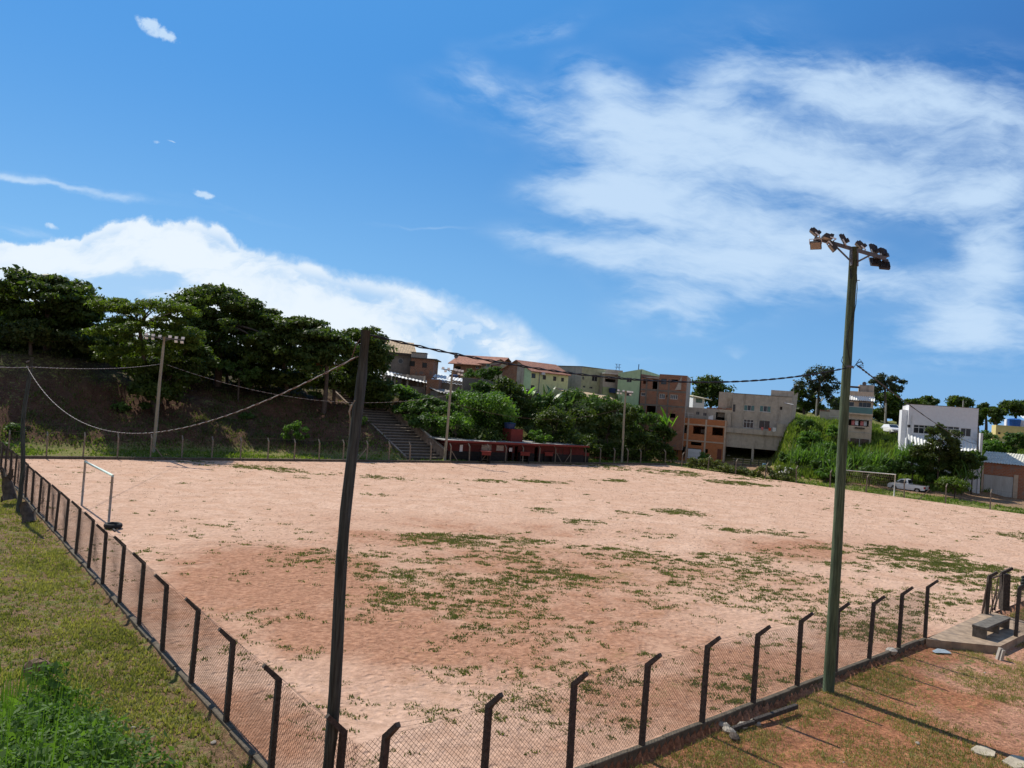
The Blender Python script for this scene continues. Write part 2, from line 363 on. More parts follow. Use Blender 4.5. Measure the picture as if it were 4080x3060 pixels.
def tilemat(name, c):
    if name in MATS: return MATS[name]
    m = mat(name, c, .85, .35, 3, 0, stain=.4, stainc=tuple(x*.5 for x in c)); t = NT(m.node_tree); b = t.n['Principled BSDF']
    tc = t.add('ShaderNodeTexCoord'); wv = t.add('ShaderNodeTexWave', wave_type='BANDS', bands_direction='X', i_Scale=1.3, i_Distortion=.3)
    t.l.new(tc.outputs['Object'], wv.inputs[0]); bn = t.add('ShaderNodeBump', i_Strength=.9, i_Distance=.08); t.l.new(wv.outputs[1], bn.inputs['Height'])
    t.l.new(bn.outputs[0], b.inputs['Normal']); return m
TILE = tilemat('clay_tile', (.36, .165, .11)); TILEB = tilemat('beige_tile', (.55, .4, .25))

# ------------------------------------------------------------------ the pitch outline and the ground
P0 = np.array([-2.13, 12.49]); PL = np.array([-40.6, 59.3]); PF = np.array([22.96, 107.7]); PR = np.array([64., 69.5])
eL = (PL-P0)/np.linalg.norm(PL-P0); eR = np.array([.7581, .6521]); PR = P0+eR*84.
def sdist(x, y, a, b):                   # signed distance, positive to the right of a->b
    d = (b-a)/np.linalg.norm(b-a); return (x-a[0])*d[1]-(y-a[1])*d[0]
def dists(x, y):
    return (-sdist(x, y, P0, PL), sdist(x, y, P0, PR), -sdist(x, y, PL, PF), -sdist(x, y, PF, PR))   # >0 outside: left, near, far, right
PROF = {  # image column : knots (metres beyond the pitch edge, height)
 -600: [(0,0),(4,.8),(9,5.5),(16,8.5),(30,11),(90,14)],
 60:   [(0,0),(4,.3),(6.5,1.6),(17,8.4),(30,10.5),(90,14)],
 350:  [(0,0),(4,.3),(7,1.8),(19,8.8),(30,10),(90,13)],
 700:  [(0,0),(5,.3),(8,2.4),(20,6.8),(28,8),(90,10)],
 1050: [(0,0),(5,.3),(8,2.0),(19,6.0),(28,7.4),(90,9)],
 1420: [(0,0),(3,.2),(6,1.6),(17,5.6),(25,7),(90,8)],
 1600: [(0,0),(1.5,.05),(3,.8),(15,5.2),(24,6.9),(90,8)],
 1800: [(0,0),(7.5,.1),(10,1.6),(20,6.0),(26,7.),(90,9)],
 2300: [(0,0),(7.5,.1),(9,1.),(18,6.0),(26,6.9),(90,9)],
 2620: [(0,0),(6,0),(9,.5),(13,3.),(20,5.5),(90,9)],
 2720: [(0,0),(8,0),(15,.0),(19,1),(36,6),(90,9)],
 3080: [(0,-.1),(8,-.1),(15,.0),(24,1.5),(38,7),(90,9)],
 3170: [(0,-.1),(4,0),(9,1.6),(19,7.2),(38,7.8),(90,10)],
 3330: [(0,-.1),(5,0.2),(12,1.8),(26,6.4),(38,7.4),(90,10)],
 3440: [(0,-.1),(6,0.2),(17,1.2),(23,4.2),(30,6.6),(90,10)],
 3570: [(0,-.1),(8,0.1),(16,1.2),(23,5.6),(30,6.6),(90,9)],
 3760: [(0,-.1),(9,0.1),(18,2.),(28,4.),(45,5.),(90,8)],
 3930: [(0,-.1),(16,-.1),(22,.6),(32,4.2),(50,5.6),(90,8)],
 4150: [(0,-.1),(24,-.1),(32,2.),(42,4.6),(56,5.8),(100,8)],
 5400: [(0,-.1),(24,-.1),(32,2.),(42,4.6),(56,5.8),(100,8)]}
_c = sorted(PROF); _ct = np.array([ray(c, 1600)[0]/ray(c, 1600)[1] for c in _c])
def seg_depth(tx, a, b):
    d = b-a; den = d[0]-tx*d[1]; s = (tx*a[1]-a[0])/np.where(abs(den) < 1e-6, 1e-6, den); return a[1]+s*d[1]
def Yedge(tx):
    tF = PF[0]/PF[1]; yl = seg_depth(tx, PL, PF); yr = np.where(tx < .95, seg_depth(tx, PF, PR), 60.)
    return np.clip(np.where(tx < tF, yl, yr), 42, 110)
ST0 = np.array([-11.3, 84.6]); STU = np.array([4.1, 3.3]); STU = STU/np.linalg.norm(STU); STN = np.array([-STU[1], STU[0]])
def height(x, y):
    x = np.asarray(x, float); y = np.asarray(y, float); ys = np.maximum(y, 1.); tx = np.clip(x/ys, -1.6, 1.6)
    t = y-Yedge(tx); K = np.array([[k for k in PROF[c]] for c in _c])        # (cols, knots, 2)
    idx = np.clip(np.searchsorted(_ct, tx)-1, 0, len(_c)-2); fr = np.clip((tx-_ct[idx])/(_ct[idx+1]-_ct[idx]), 0, 1); fr = fr*fr*(3-2*fr)
    prof = K[idx]*(1-fr)[..., None, None]+K[idx+1]*fr[..., None, None]
    z = np.zeros_like(x); tt = np.clip(t, 0, 90)
    for k in range(5):
        a = prof[..., k, :]; b = prof[..., k+1, :]; f = np.clip((tt-a[..., 0])/np.maximum(b[..., 0]-a[..., 0], .01), 0, 1)
        f = np.where(k in (1, 2, 3), f*f*(3-2*f)*.5+f*.5, f); z = np.where(tt >= a[..., 0], a[..., 1]+(b[..., 1]-a[..., 1])*f, z)
    z = z+np.clip(t-90, 0, 400)*(-.004)
    out = np.clip(t-5, 0, 1)*np.clip((z-.4)/2, 0, 1); z = z+out*((fbm(x, y, .22, 4, 3)-.5)*1.9+(abs(fbm(x, y*.4, .5, 3, 8)-.5)-.1)*1.6)
    dl, dn, df, dr = dists(x, y); flat = (t <= 0)
    g = np.full_like(x, -.06); g = np.where(dn > .1, -.24+.1*(fbm(x, y, .25, 3, 9)-.5), g); g = np.where((dl > .1), -.13+.12*(fbm(x, y, .3, 3, 5)-.5)+.02*np.clip(dl-3, 0, 20), g)
    z = np.where(flat, g, z-.06*np.clip(1-t, 0, 1)) if True else z
    z = np.where(y < 1., 6.1, z) if False else z
    re = np.hypot(x*.45, np.maximum(y, 0)); bank = 6.15*(1-np.clip((re-.8)/11.0, 0, 1))
    a_ = (x-ST0[0])*STU[0]+(y-ST0[1])*STU[1]; b_ = (x-ST0[0])*STN[0]+(y-ST0[1])*STN[1]
    sz_ = np.interp(b_, [-1, 0, 9, 10.3, 20, 24], [-.3, -.25, 3.1, 3.15, 6.2, 7]); cz = np.where((a_ > -.5) & (a_ < 5.6) & (b_ > -.5) & (b_ < 22), np.minimum(z, sz_-.3), z)
    z = cz
    return np.maximum(z, np.where(bank > 0, bank-.1, -9))
def gz1(x, y): return float(height(np.array([x]), np.array([y]))[0])

# polar ground sheet reaching far beyond the visible scene
ang = np.concatenate([np.arange(-180, -46, 4.), np.arange(-46, 46, .22), np.arange(46, 180.1, 4.)]); ang = np.radians(ang)
rad = np.concatenate([[.01, 1, 2, 3], np.arange(4, 14, .5), 14*np.power(1.0105, np.arange(0, 240)), [190, 220, 260, 320, 400, 550, 800, 1400, 2500]])
A, R_ = np.meshgrid(ang, rad, indexing='ij'); X = R_*np.sin(A); Y = R_*np.cos(A); Z = height(X, Y); nA, nR = X.shape
ii = np.arange(nA*nR).reshape(nA, nR)
Fq = np.stack([ii[:-1, :-1], ii[:-1, 1:], ii[1:, 1:], ii[1:, :-1]], -1).reshape(-1, 4)[:, ::-1]
xf, yf, zf = X.ravel(), Y.ravel(), Z.ravel()
dl, dn, df, dr = dists(xf, yf); txf = xf/np.maximum(yf, 1); tf = yf-Yedge(np.clip(txf, -1.6, 1.6))
colr_ = np.tile(np.array([.38, .24, .155]), (len(xf), 1)); gr = np.full(len(xf), .3)
def paint(mask, c, g):
    global colr_, gr
    m = mask[:, None]; colr_ = colr_*(1-m)+np.array(c)*m; gr = gr*(1-mask)+g*mask
paint((dl > 0).astype(float), (.27, .18, .11), .36)
near = (dn > 0).astype(float); paint(near, (.46, .21, .115), .26)
paint(near*sst(fbm(xf, yf, .22, 4, 21), .44, .6), (.56, .31, .21), .18)
back = sst(tf, -.5, .5)
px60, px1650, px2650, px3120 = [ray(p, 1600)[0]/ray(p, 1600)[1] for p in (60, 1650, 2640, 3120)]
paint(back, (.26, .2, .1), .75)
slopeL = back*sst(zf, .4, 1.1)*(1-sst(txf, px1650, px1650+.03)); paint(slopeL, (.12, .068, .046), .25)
paint(back*sst(zf, .6, 1.6)*sst(txf, px1650, px1650+.03), (.16, .15, .05), .8)
paint(back*sst(tf, 50, 60), (.1, .11, .04), .8)
paint(back*sst(tf, 4, 7)*(zf < .5)*sst(txf, px2650-.02, px2650), (.33, .22, .15), .35)
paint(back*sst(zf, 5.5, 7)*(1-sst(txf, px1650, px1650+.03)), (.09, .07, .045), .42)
ng = fbm(xf, yf, .12, 4, 40); gr = gr+(ng-.5)*.5
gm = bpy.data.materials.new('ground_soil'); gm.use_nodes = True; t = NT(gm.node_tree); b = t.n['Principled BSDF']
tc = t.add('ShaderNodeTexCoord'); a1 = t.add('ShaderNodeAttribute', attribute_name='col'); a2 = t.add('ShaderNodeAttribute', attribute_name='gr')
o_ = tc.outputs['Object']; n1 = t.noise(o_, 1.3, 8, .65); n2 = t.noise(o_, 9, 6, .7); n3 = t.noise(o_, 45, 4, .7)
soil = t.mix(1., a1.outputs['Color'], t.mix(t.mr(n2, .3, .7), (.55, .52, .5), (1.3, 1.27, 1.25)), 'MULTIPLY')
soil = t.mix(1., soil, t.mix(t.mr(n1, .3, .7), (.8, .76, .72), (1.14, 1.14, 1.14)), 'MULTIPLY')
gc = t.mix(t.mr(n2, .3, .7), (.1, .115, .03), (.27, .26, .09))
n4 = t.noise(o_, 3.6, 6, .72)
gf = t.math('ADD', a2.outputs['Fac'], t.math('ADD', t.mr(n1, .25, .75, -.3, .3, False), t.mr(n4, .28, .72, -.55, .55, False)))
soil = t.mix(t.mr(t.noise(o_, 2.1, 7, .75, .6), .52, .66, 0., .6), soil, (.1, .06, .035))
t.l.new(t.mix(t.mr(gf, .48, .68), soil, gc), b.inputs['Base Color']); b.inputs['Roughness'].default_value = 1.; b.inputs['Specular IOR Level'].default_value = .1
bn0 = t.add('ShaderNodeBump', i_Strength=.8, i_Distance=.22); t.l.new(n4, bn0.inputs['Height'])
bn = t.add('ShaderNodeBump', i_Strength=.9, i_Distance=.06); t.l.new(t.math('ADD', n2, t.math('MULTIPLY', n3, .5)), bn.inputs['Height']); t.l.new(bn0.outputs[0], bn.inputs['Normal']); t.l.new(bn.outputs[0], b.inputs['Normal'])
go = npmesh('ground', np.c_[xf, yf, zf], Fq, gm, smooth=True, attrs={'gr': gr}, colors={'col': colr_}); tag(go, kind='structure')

# pitch sheet
NU, NV = 300, 230
uu, vv = np.meshgrid(np.linspace(0, 1, NU), np.linspace(0, 1, NV), indexing='ij')
def quadpt(u, v):
    u = np.asarray(u)[..., None]; v = np.asarray(v)[..., None]
    return (P0*(1-u)+PR*u)*(1-v)+(PL*(1-u)+PF*u)*v
Q = quadpt(uu, vv).reshape(-1, 2); qx, qy = Q[:, 0], Q[:, 1]
def gblob(x, y, px, py, rx, ry, zz=0.):
    c = G(px, py); a = G(px+rx, py+rx*.075); ax = a-c; t1 = G(px, py-ry); b1 = G(px, py+ry); r2 = (t1-b1)/2; c2 = (t1+b1)/2*.5+c*.5
    D = np.array([[ax[0], r2[0]], [ax[1], r2[1]]]); I = np.linalg.inv(D); ux = I[0, 0]*(x-c2[0])+I[0, 1]*(y-c2[1]); uy = I[1, 0]*(x-c2[0])+I[1, 1]*(y-c2[1])
    return np.clip(1-(ux*ux+uy*uy), 0, 1)
def z3b(x, y): return 900+x/.8848, 1850+y/.8848
REDB = [(250,172,230,26,.5),(470,245,160,26,.5),(900,212,420,32,.55),(1320,232,330,28,.45),(1960,300,300,44,1.),(150,345,420,70,.8),(200,420,420,50,.6),(620,262,240,24,.5),(1350,360,520,70,.4),(1100,520,700,80,.45),
        (500,560,400,60,.5),(1750,130,700,20,.15),(1200,60,800,14,.25),(2100,420,200,60,.2)]
GRB = [(1000,285,560,34,.9),(1500,255,300,24,.5),(560,350,420,60,.55),(1150,400,560,80,.75),(1400,390,260,50,.95),(640,400,380,60,.75),(450,395,200,26,.8),(1300,480,700,80,.5),(900,500,500,50,.5),(2060,340,260,50,.7),
       (1800,350,400,60,.5),(1900,470,500,60,.45),(600,480,200,50,.6),(150,530,260,30,.35),(1130,162,60,11,.6),(1430,172,60,11,.55),(1610,170,110,12,.6),(1890,235,220,14,.6),(1260,203,80,11,.6),(1350,55,70,6,.6),(285,47,60,6,.5),
       (1820,66,140,9,.5),(1600,30,420,10,.3),(1100,60,120,6,.5),(920,57,80,6,.5),(1500,18,600,6,.3),(520,105,60,6,.5),(150,15,700,10,.4)]
redv = np.zeros_like(qx); grv = np.zeros_like(qx)
for x, y, rx, ry, s in REDB:
    c = z3b(x, y); redv += .8*s*gblob(qx, qy, *c, rx/.8848*1.15, ry/.8848*1.2)
GRB2 = [(3560,2210,420,40,.75),(3750,2255,330,26,.9),(3980,2330,300,50,.6),(4050,2140,200,20,.5),(3880,2420,260,90,.75),(3500,2530,260,80,.6),(3050,2750,330,110,.75),(2500,2700,500,130,.7),(2200,2860,420,120,.6),(1600,2650,700,120,.28),(1800,2450,800,120,.4),(1500,2830,500,60,.4),(3300,2400,500,100,.4),(2750,2500,700,100,.4)]
REDB2 = [(3450,2180,420,60,.5),(900,2850,500,150,.8),(1100,3000,420,120,.5),(600,2500,420,160,.45),(3560,2560,400,110,.8),(3150,2680,420,130,.8),(2700,2850,500,160,.75),(2300,2600,900,160,.35),(1500,2550,700,90,.6),(900,2350,500,80,.5),(2350,3010,600,100,.5)]
for x, y, rx, ry, s in GRB2: grv += 0*qx
def greenfield(x, y):
    g = np.zeros_like(x)
    for a, b_, rx, ry, s in GRB: c = z3b(a, b_); g = np.maximum(g, s*np.sqrt(gblob(x, y, *c, rx/.8848, ry/.8848)))
    for a, b_, rx, ry, s in GRB2: g = np.maximum(g, s*np.sqrt(gblob(x, y, a, b_, rx, ry)))
    return g
for x, y, rx, ry, s in REDB2: redv += .8*s*gblob(qx, qy, x, y, rx*1.1, ry*1.1)
for a_, b_, rx_, ry_, s_ in [(2000, 2350, 1600, 300, .62), (1150, 2480, 700, 330, .4), (2700, 2750, 1300, 260, .45), (900, 2950, 600, 250, .5)]: redv += s_*gblob(qx, qy, a_, b_, rx_, ry_)
grv = greenfield(qx, qy)
pm = bpy.data.materials.new('pitch_dirt'); pm.use_nodes = True; t = NT(pm.node_tree); b = t.n['Principled BSDF']
tc = t.add('ShaderNodeTexCoord'); a1 = t.add('ShaderNodeAttribute', attribute_name='red'); a2 = t.add('ShaderNodeAttribute', attribute_name='gr'); o_ = tc.outputs['Object']
n0 = t.noise(o_, .09, 5, .6, .4); n1 = t.noise(o_, .6, 8, .68, .3); n2 = t.noise(o_, 5, 8, .7); n3 = t.noise(o_, 26, 5, .7)
rf = t.math('ADD', t.math('MULTIPLY', a1.outputs['Fac'], .85), t.math('ADD', t.mr(n0, .3, .7, -.22, .34, False), t.mr(n1, .25, .75, -.55, .55, False)))
sand = t.mix(t.mr(n1, .3, .7), (.5, .308, .212), (.62, .425, .318)); red = t.mix(t.mr(n2, .3, .7), (.33, .165, .1), (.43, .23, .145))
c = t.mix(t.mr(rf, .1, 1.), sand, red)
c = t.mix(1., c, t.mix(t.mr(n2, .34, .66), (.84, .82, .8), (1.06, 1.06, 1.06)), 'MULTIPLY')
vo = t.add('ShaderNodeTexVoronoi', i_Scale=2.2, i_Randomness=1.); t.l.new(o_, vo.inputs[0])
sp = t.math('MULTIPLY', t.mr(vo.outputs[0], .14, .3, 1., 0.), t.mr(n2, .46, .6))
c = t.mix(t.math('MULTIPLY', sp, .62), c, (.21, .13, .07))
gsp = t.math('ADD', t.math('MULTIPLY', a2.outputs['Fac'], .22), t.math('ADD', t.mr(n3, .25, .75, -.4, .4, False), t.mr(n1, .3, .7, -.3, .3, False)))
c = t.mix(t.mr(gsp, .3, .5, 0., .75), c, (.16, .15, .055))
t.l.new(c, b.inputs['Base Color']); b.inputs['Roughness'].default_value = 1.; b.inputs['Specular IOR Level'].default_value = .1
vp = t.add('ShaderNodeTexVoronoi', i_Scale=3.4, feature='SMOOTH_F1'); t.l.new(o_, vp.inputs[0]); bnp = t.add('ShaderNodeBump', i_Strength=.6, i_Distance=.1); t.l.new(t.math('MULTIPLY', t.mr(vp.outputs[0], .05, .4), t.mr(n1, .35, .6)), bnp.inputs['Height'])
bn = t.add('ShaderNodeBump', i_Strength=.55, i_Distance=.05); t.l.new(bnp.outputs[0], bn.inputs['Normal']); t.l.new(t.math('ADD', n2, t.math('MULTIPLY', n3, .4)), bn.inputs['Height']); t.l.new(bn.outputs[0], b.inputs['Normal'])
jj = np.arange(NU*NV).reshape(NU, NV); Fp = np.stack([jj[:-1, :-1], jj[1:, :-1], jj[1:, 1:], jj[:-1, 1:]], -1).reshape(-1, 4)
po = npmesh('dirt_pitch', np.c_[qx, qy, np.full(len(qx), -.03)], Fp, pm, smooth=True, attrs={'red': redv, 'gr': grv}); tag(po, kind='structure')

# ------------------------------------------------------------------ grass blades (stuff)
GRASS1 = leafmat('grass_dry', (.1, .125, .025), (.4, .37, .13), .3, .8)
GRASS2 = leafmat('grass_green', (.06, .11, .015), (.19, .25, .05), .35, .7)
GRASS3 = leafmat('grass_tuft', (.07, .088, .022), (.18, .19, .06), .3, .85)
GRASS4 = leafmat('grass_straw', (.12, .13, .035), (.42, .36, .16), .3, .8)
def blades(name, xy, hz, spread, hgt, nb, mat_, label, cat='grass', wid=.012, lean=.7, kind='stuff'):
    n = len(xy); N = n*nb; base = np.repeat(xy, nb, 0)+rng.normal(0, 1, (N, 2))*np.repeat(spread, nb)[:, None]
    z = height(base[:, 0], base[:, 1]); z = np.maximum(z, np.repeat(hz, nb)); h = np.repeat(hgt, nb)*rng.uniform(.5, 1.2, N)
    a = rng.uniform(0, 2*pi, N); ln = rng.uniform(.15, 1, N)*lean; wd = np.repeat(hgt, nb)/.1*wid*rng.uniform(.7, 1.4, N)
    dx, dy = np.cos(a), np.sin(a); B = np.c_[base, z-.01]
    s = np.c_[-dy, dx, np.zeros(N)]*wd[:, None]; tip = B+np.c_[dx*h*ln, dy*h*ln, h*np.sqrt(np.clip(1-ln**2*.6, .1, 1))]
    V = np.stack([B-s, B+s, tip], 1).reshape(-1, 3); Fc = np.arange(3*N).reshape(-1, 3)
    return tag(npmesh(name, V, Fc, mat_), label, cat, kind=kind)
def sample_quad(n): return quadpt(rng.uniform(0, 1, n), rng.uniform(0, 1, n))
def inview(xy, mx=.78): return (xy[:, 1] > 6) & (abs(xy[:, 0]/xy[:, 1]) < mx)
C = sample_quad(110000); C = C[inview(C)]; dcl = greenfield(C[:, 0], C[:, 1]); nz = fbm(C[:, 0], C[:, 1], .3, 4, 77)
keep = rng.uniform(0, 1, len(C)) < np.clip(dcl, 0, 1.1)*sst(nz, .36, .62)*.62+.02*(C[:, 1] < 42)+.002
C = C[keep]; dcl = dcl[keep]; k_ = (2+rng.exponential(1, len(C))*4*(.35+np.clip(dcl, 0, 1))).astype(int); ci = np.repeat(np.arange(len(C)), k_)
ca = rng.uniform(-.5, .9, len(C)); cs_ = rng.uniform(.05, .2, len(C))*(1+.5*np.clip(dcl, 0, 1)); u1 = rng.normal(0, 1, len(ci))*cs_[ci]*1.5; u2 = rng.normal(0, 1, len(ci))*cs_[ci]*.55
C2 = C[ci]+np.c_[u1*np.cos(ca[ci])-u2*np.sin(ca[ci]), u1*np.sin(ca[ci])+u2*np.cos(ca[ci])]
for pl_pts in ([(740, 2650), (880, 2600), (1000, 2508), (1100, 2470), (1226, 2436)], [(1361, 2477), (1480, 2440), (1560, 2432), (1640, 2430)], [(2590, 2425), (2750, 2400), (2880, 2370), (3010, 2325)], [(2120, 2600), (2180, 2560), (2230, 2545)], [(1560, 2180), (1800, 2150), (2100, 2120)]):
    gp_ = np.array([G(*q) for q in pl_pts])          # overgrown remains of the painted lines
    for a_, b_ in zip(gp_[:-1], gp_[1:]):
        nn_ = int(np.linalg.norm(b_-a_)*9); f_ = rng.uniform(0, 1, nn_)[:, None]; C2 = np.vstack([C2, a_+(b_-a_)*f_+rng.normal(0, .07, (nn_, 2))])
dL, dN, dFf, dR = dists(C2[:, 0], C2[:, 1]); C2 = C2[(dL < -.2) & (dN < -.2) & (dFf < -.3) & (dR < -.3)]
sz = rng.uniform(.6, 1.3, len(C2))*(1+np.hypot(C2[:, 0], C2[:, 1])/110)
blades('grass', C2, np.full(len(C2), -.03), .05*sz, .06*sz, 9, GRASS3, 'low dark green tufts of grass scattered over the pink dirt pitch', wid=.03, lean=1.1)
C = sample_quad(30000); C = C[inview(C)]; C = C[rng.uniform(0, 1, len(C)) < .25+.4*fbm(C[:, 0], C[:, 1], .2, 3, 31)]; dL, dN, dFf, dR = dists(C[:, 0], C[:, 1]); C = C[(dL < -.2) & (dN < -.2) & (dFf < -.3) & (dR < -.3)]
sz = rng.uniform(.5, 1.2, len(C))*(1+np.hypot(C[:, 0], C[:, 1])/80)
blades('grass', C, np.full(len(C), -.03), .06*sz, .03*sz, 8, leafmat('dead_grass', (.1, .065, .035), (.2, .14, .07), .1, .9), 'tiny dead brown tufts speckled all over the dirt pitch', wid=.03, lean=1.3)
print('pitch tufts', len(C2), len(C))
def strip_samples(n, cond, r0, r1, a0, a1):
    a = rng.uniform(a0, a1, n); r = np.sqrt(rng.uniform(r0**2, r1**2, n)); xy = np.c_[r*np.sin(a), r*np.cos(a)]; return xy[cond(xy[:, 0], xy[:, 1])]
S = strip_samples(150000, lambda x, y: (dists(x, y)[0] > .22) & (y-Yedge(np.clip(x/y, -1.6, 1.6)) < 0), 12, 60, -.72, 0)
keep = rng.uniform(0, 1, len(S)) < np.clip((fbm(S[:, 0], S[:, 1], .45, 4, 12)-.36)*4, .3, 1)*np.clip(30/np.hypot(S[:, 0], S[:, 1]), .5, 1); S = S[keep]
blades('grass', S, np.full(len(S), -9.), np.full(len(S), .06), rng.uniform(.05, .15, len(S)), 6, GRASS1, 'short dry grass covering the strip left of the left chain link fence', wid=.02)
S = strip_samples(170000, lambda x, y: (dists(x, y)[1] > .25), 14, 48, 0, .75)
keep = rng.uniform(0, 1, len(S)) < np.clip((fbm(S[:, 0], S[:, 1], .5, 4, 15)-.46)*5+.6*np.clip(1-dists(S[:, 0], S[:, 1])[1]/2., 0, 1), .05, 1); S = S[keep]
blades('grass', S, np.full(len(S), -9.), np.full(len(S), .05), rng.uniform(.04, .11, len(S)), 6, GRASS4, 'sparse grass on the orange dirt in front of the right fence', wid=.012)
S = strip_samples(150000, lambda x, y: (y-Yedge(np.clip(x/y, -1.6, 1.6)) > .4) & (y-Yedge(np.clip(x/y, -1.6, 1.6)) < 6), 55, 125, -.72, .74)
keep = rng.uniform(0, 1, len(S)) < np.clip((fbm(S[:, 0], S[:, 1], .3, 4, 18)-.35)*3, .05, .7); S = S[keep]
blades('grass', S, np.full(len(S), -9.), np.full(len(S), .25), rng.uniform(.12, .3, len(S)), 4, GRASS2, 'bright grass verge along the far edge of the pitch', wid=.03)
tR = ray(3110, 1600)[0]/ray(3110, 1600)[1]
S = strip_samples(160000, lambda x, y: (x/y > tR) & (height(x, y) > .3), 85, 150, .3, .74)
keep = rng.uniform(0, 1, len(S)) < .42; S = S[keep]
blades('grass', S, np.full(len(S), -9.), np.full(len(S), .3), rng.uniform(.3, .9, len(S)), 3, GRASS2, 'tall green grass on the steep bank between the houses at right', wid=.016)

S = strip_samples(60000, lambda x, y: (x/y < px1650+.01) & (height(x, y) > .5), 60, 125, -.75, 0.)
keep = rng.uniform(0, 1, len(S)) < np.clip((fbm(S[:, 0], S[:, 1], .16, 4, 63)-.4)*3., .06, .8); S = S[keep]
blades('weeds', S, np.full(len(S), -9.), np.full(len(S), .22), rng.uniform(.12, .4, len(S)), 4, leafmat('slope_weed', (.04, .06, .015), (.13, .14, .05), .3, .8), 'low weeds and dry stalks scattered over the shaded earth slope', wid=.02, lean=.8, cat='weeds')

# ------------------------------------------------------------------ chain link fences
def fence(name, label, cat, a, b, posts, z0, outw, hk=1.84, arm=.46, mesh=True, curb=(.15, .3), curbz=None, wires=True, struts=(), cell=.075, wr=.0036, lean=0.045):
    """a,b 2D end points; posts: distances along; outw: outward unit vector (arms lean there)"""
    a = np.array(a); b = np.array(b); L = np.linalg.norm(b-a); e = (b-a)/L; root = empty(name, (a[0], a[1], z0), atan2(e[1], e[0]))
    tag(root, label, cat); ex = Vector((cos(-atan2(e[1], e[0])), 0, 0))
    oy = -1 if (outw[0]*-e[1]+outw[1]*e[0]) < 0 else 1          # outward in local y
    am = arm*.72
    for i, s in enumerate(posts):
        m = MB(); wd = .11; dx = random.uniform(-lean, lean); dy = random.uniform(-lean, lean)
        zt = hk+random.uniform(-.04, .04); w2 = .055
        prof = [(0, -.35), (dy, zt), (dy+oy*am, zt+am)]
        # bent square post: straight shaft plus angled arm, one continuous strip
        offs = [(-w2, w2, 0, 0), (-w2, w2, 0, 0), (-w2*.8, w2*.8, 0, 0)]
        pts = []
        d1 = Vector((0, oy*.7, .7)).normalized()
        for (y, z), k in zip(prof, range(3)):
            if k == 0: nrm = Vector((0, 1, 0))
            elif k == 1: nrm = Vector((0, 1, -.41*oy)).normalized()
            else: nrm = Vector((0, .707, -.707*oy))
            hw = (w2 if k < 2 else w2*.75); c = Vector((s+dx*(0 if k == 0 else 1), y, z))
            pts.append([c-Vector((hw, 0, 0))-nrm*hw, c+Vector((hw, 0, 0))-nrm*hw, c+Vector((hw, 0, 0))+nrm*hw, c-Vector((hw, 0, 0))+nrm*hw])
        for k in range(2):
            for j in range(4): m.face([pts[k][j], pts[k][(j+1) % 4], pts[k+1][(j+1) % 4], pts[k+1][j]])
        m.face(pts[2]); m.build('post', POSTM if mesh else POSTF, root, bevel=.01)
    for s, dr in struts:
        m = MB(); m.bar((s+dr*1.15, -oy*.02, 0), (s+dr*.08, -oy*.02, 1.35), .08, .08); m.build('brace', POSTF, root)
    if mesh:
        V = []; h0, h1 = .03, hk-.02; H = h1-h0; c = cell*sqrt(2); n = int((L+H)/c)+1; r = wr
        def wire(p, q):
            p = Vector(p); q = Vector(q); d = (q-p).normalized(); u1 = Vector((0, 1, 0)); u2 = d.cross(u1)
            i = len(m.v)
            for pp in (p, q):
                for k in range(3):
                    an = 2*pi*k/3; m.v.append(tuple(pp+u1*cos(an)*r+u2*sin(an)*r))
            for k in range(3): m.f.append((i+k, i+(k+1) % 3, i+3+(k+1) % 3, i+3+k)); m.m.append(0)
        m = MB(); seg = [(posts[i], posts[i+1]) for i in range(len(posts)-1)]
        # gentle bulge per bay is given by small offsets in y and a slightly wavy top
        for k in range(n):
            s0 = k*c-H
            for sg in (1, -1):
                if sg == 1: p0, p1 = (s0, h0), (s0+H, h1)
                else: p0, p1 = (s0+H, h0), (s0, h1)
                # clip to [0,L]
                def clip(p, q):
                    (x0_, z0_), (x1_, z1_) = p, q
                    if x0_ > x1_: (x0_, z0_), (x1_, z1_) = q, p
                    if x1_ < 0 or x0_ > L: return None
                    if x0_ < 0: z0_ += (z1_-z0_)*(0-x0_)/(x1_-x0_); x0_ = 0
                    if x1_ > L: z1_ = z0_+(z1_-z0_)*(L-x0_)/(x1_-x0_); x1_ = L
                    return (x0_, z0_), (x1_, z1_)
                cc = clip(p0, p1)
                if cc is None: continue
                (xa, za), (xb, zb) = cc
                if xb-xa < .01: continue
                prev = None
                for q in range(5):
                    f = q/4; x = xa+(xb-xa)*f; z = za+(zb-za)*f
                    yb = .05*sin(x*1.9+1.3)*sin((z-h0)/H*pi)+.03*sin(x*.7)*(z/H); zs = z-.05*(z/H)*abs(sin((x-posts[0])*pi/2.5))
                    cur = (x, -oy*.065+yb+sg*.002, zs)
                    if prev: wire(prev, cur)
                    prev = cur
        m.build('wire_mesh', RUST, root)
    if wires:
        m = MB()
        for hh, yy_ in ((hk, 0), (hk+am*.45, oy*am*.45), (hk+am*.9, oy*am*.9)) if mesh else ((hk*.5, 0), (hk+am*.9, oy*am*.9)):
            for i in range(len(posts)-1):
                sA, sB = posts[i], posts[i+1]; P = []
                for q in range(5): f = q/4; P.append((sA+(sB-sA)*f, yy_-oy*.06, hh-.05*4*f*(1-f)*random.uniform(.4, 1.3)))
                m.tube(P, .0026 if mesh else .006, 3, False)
        m.build('tension_wire', RUST, root)
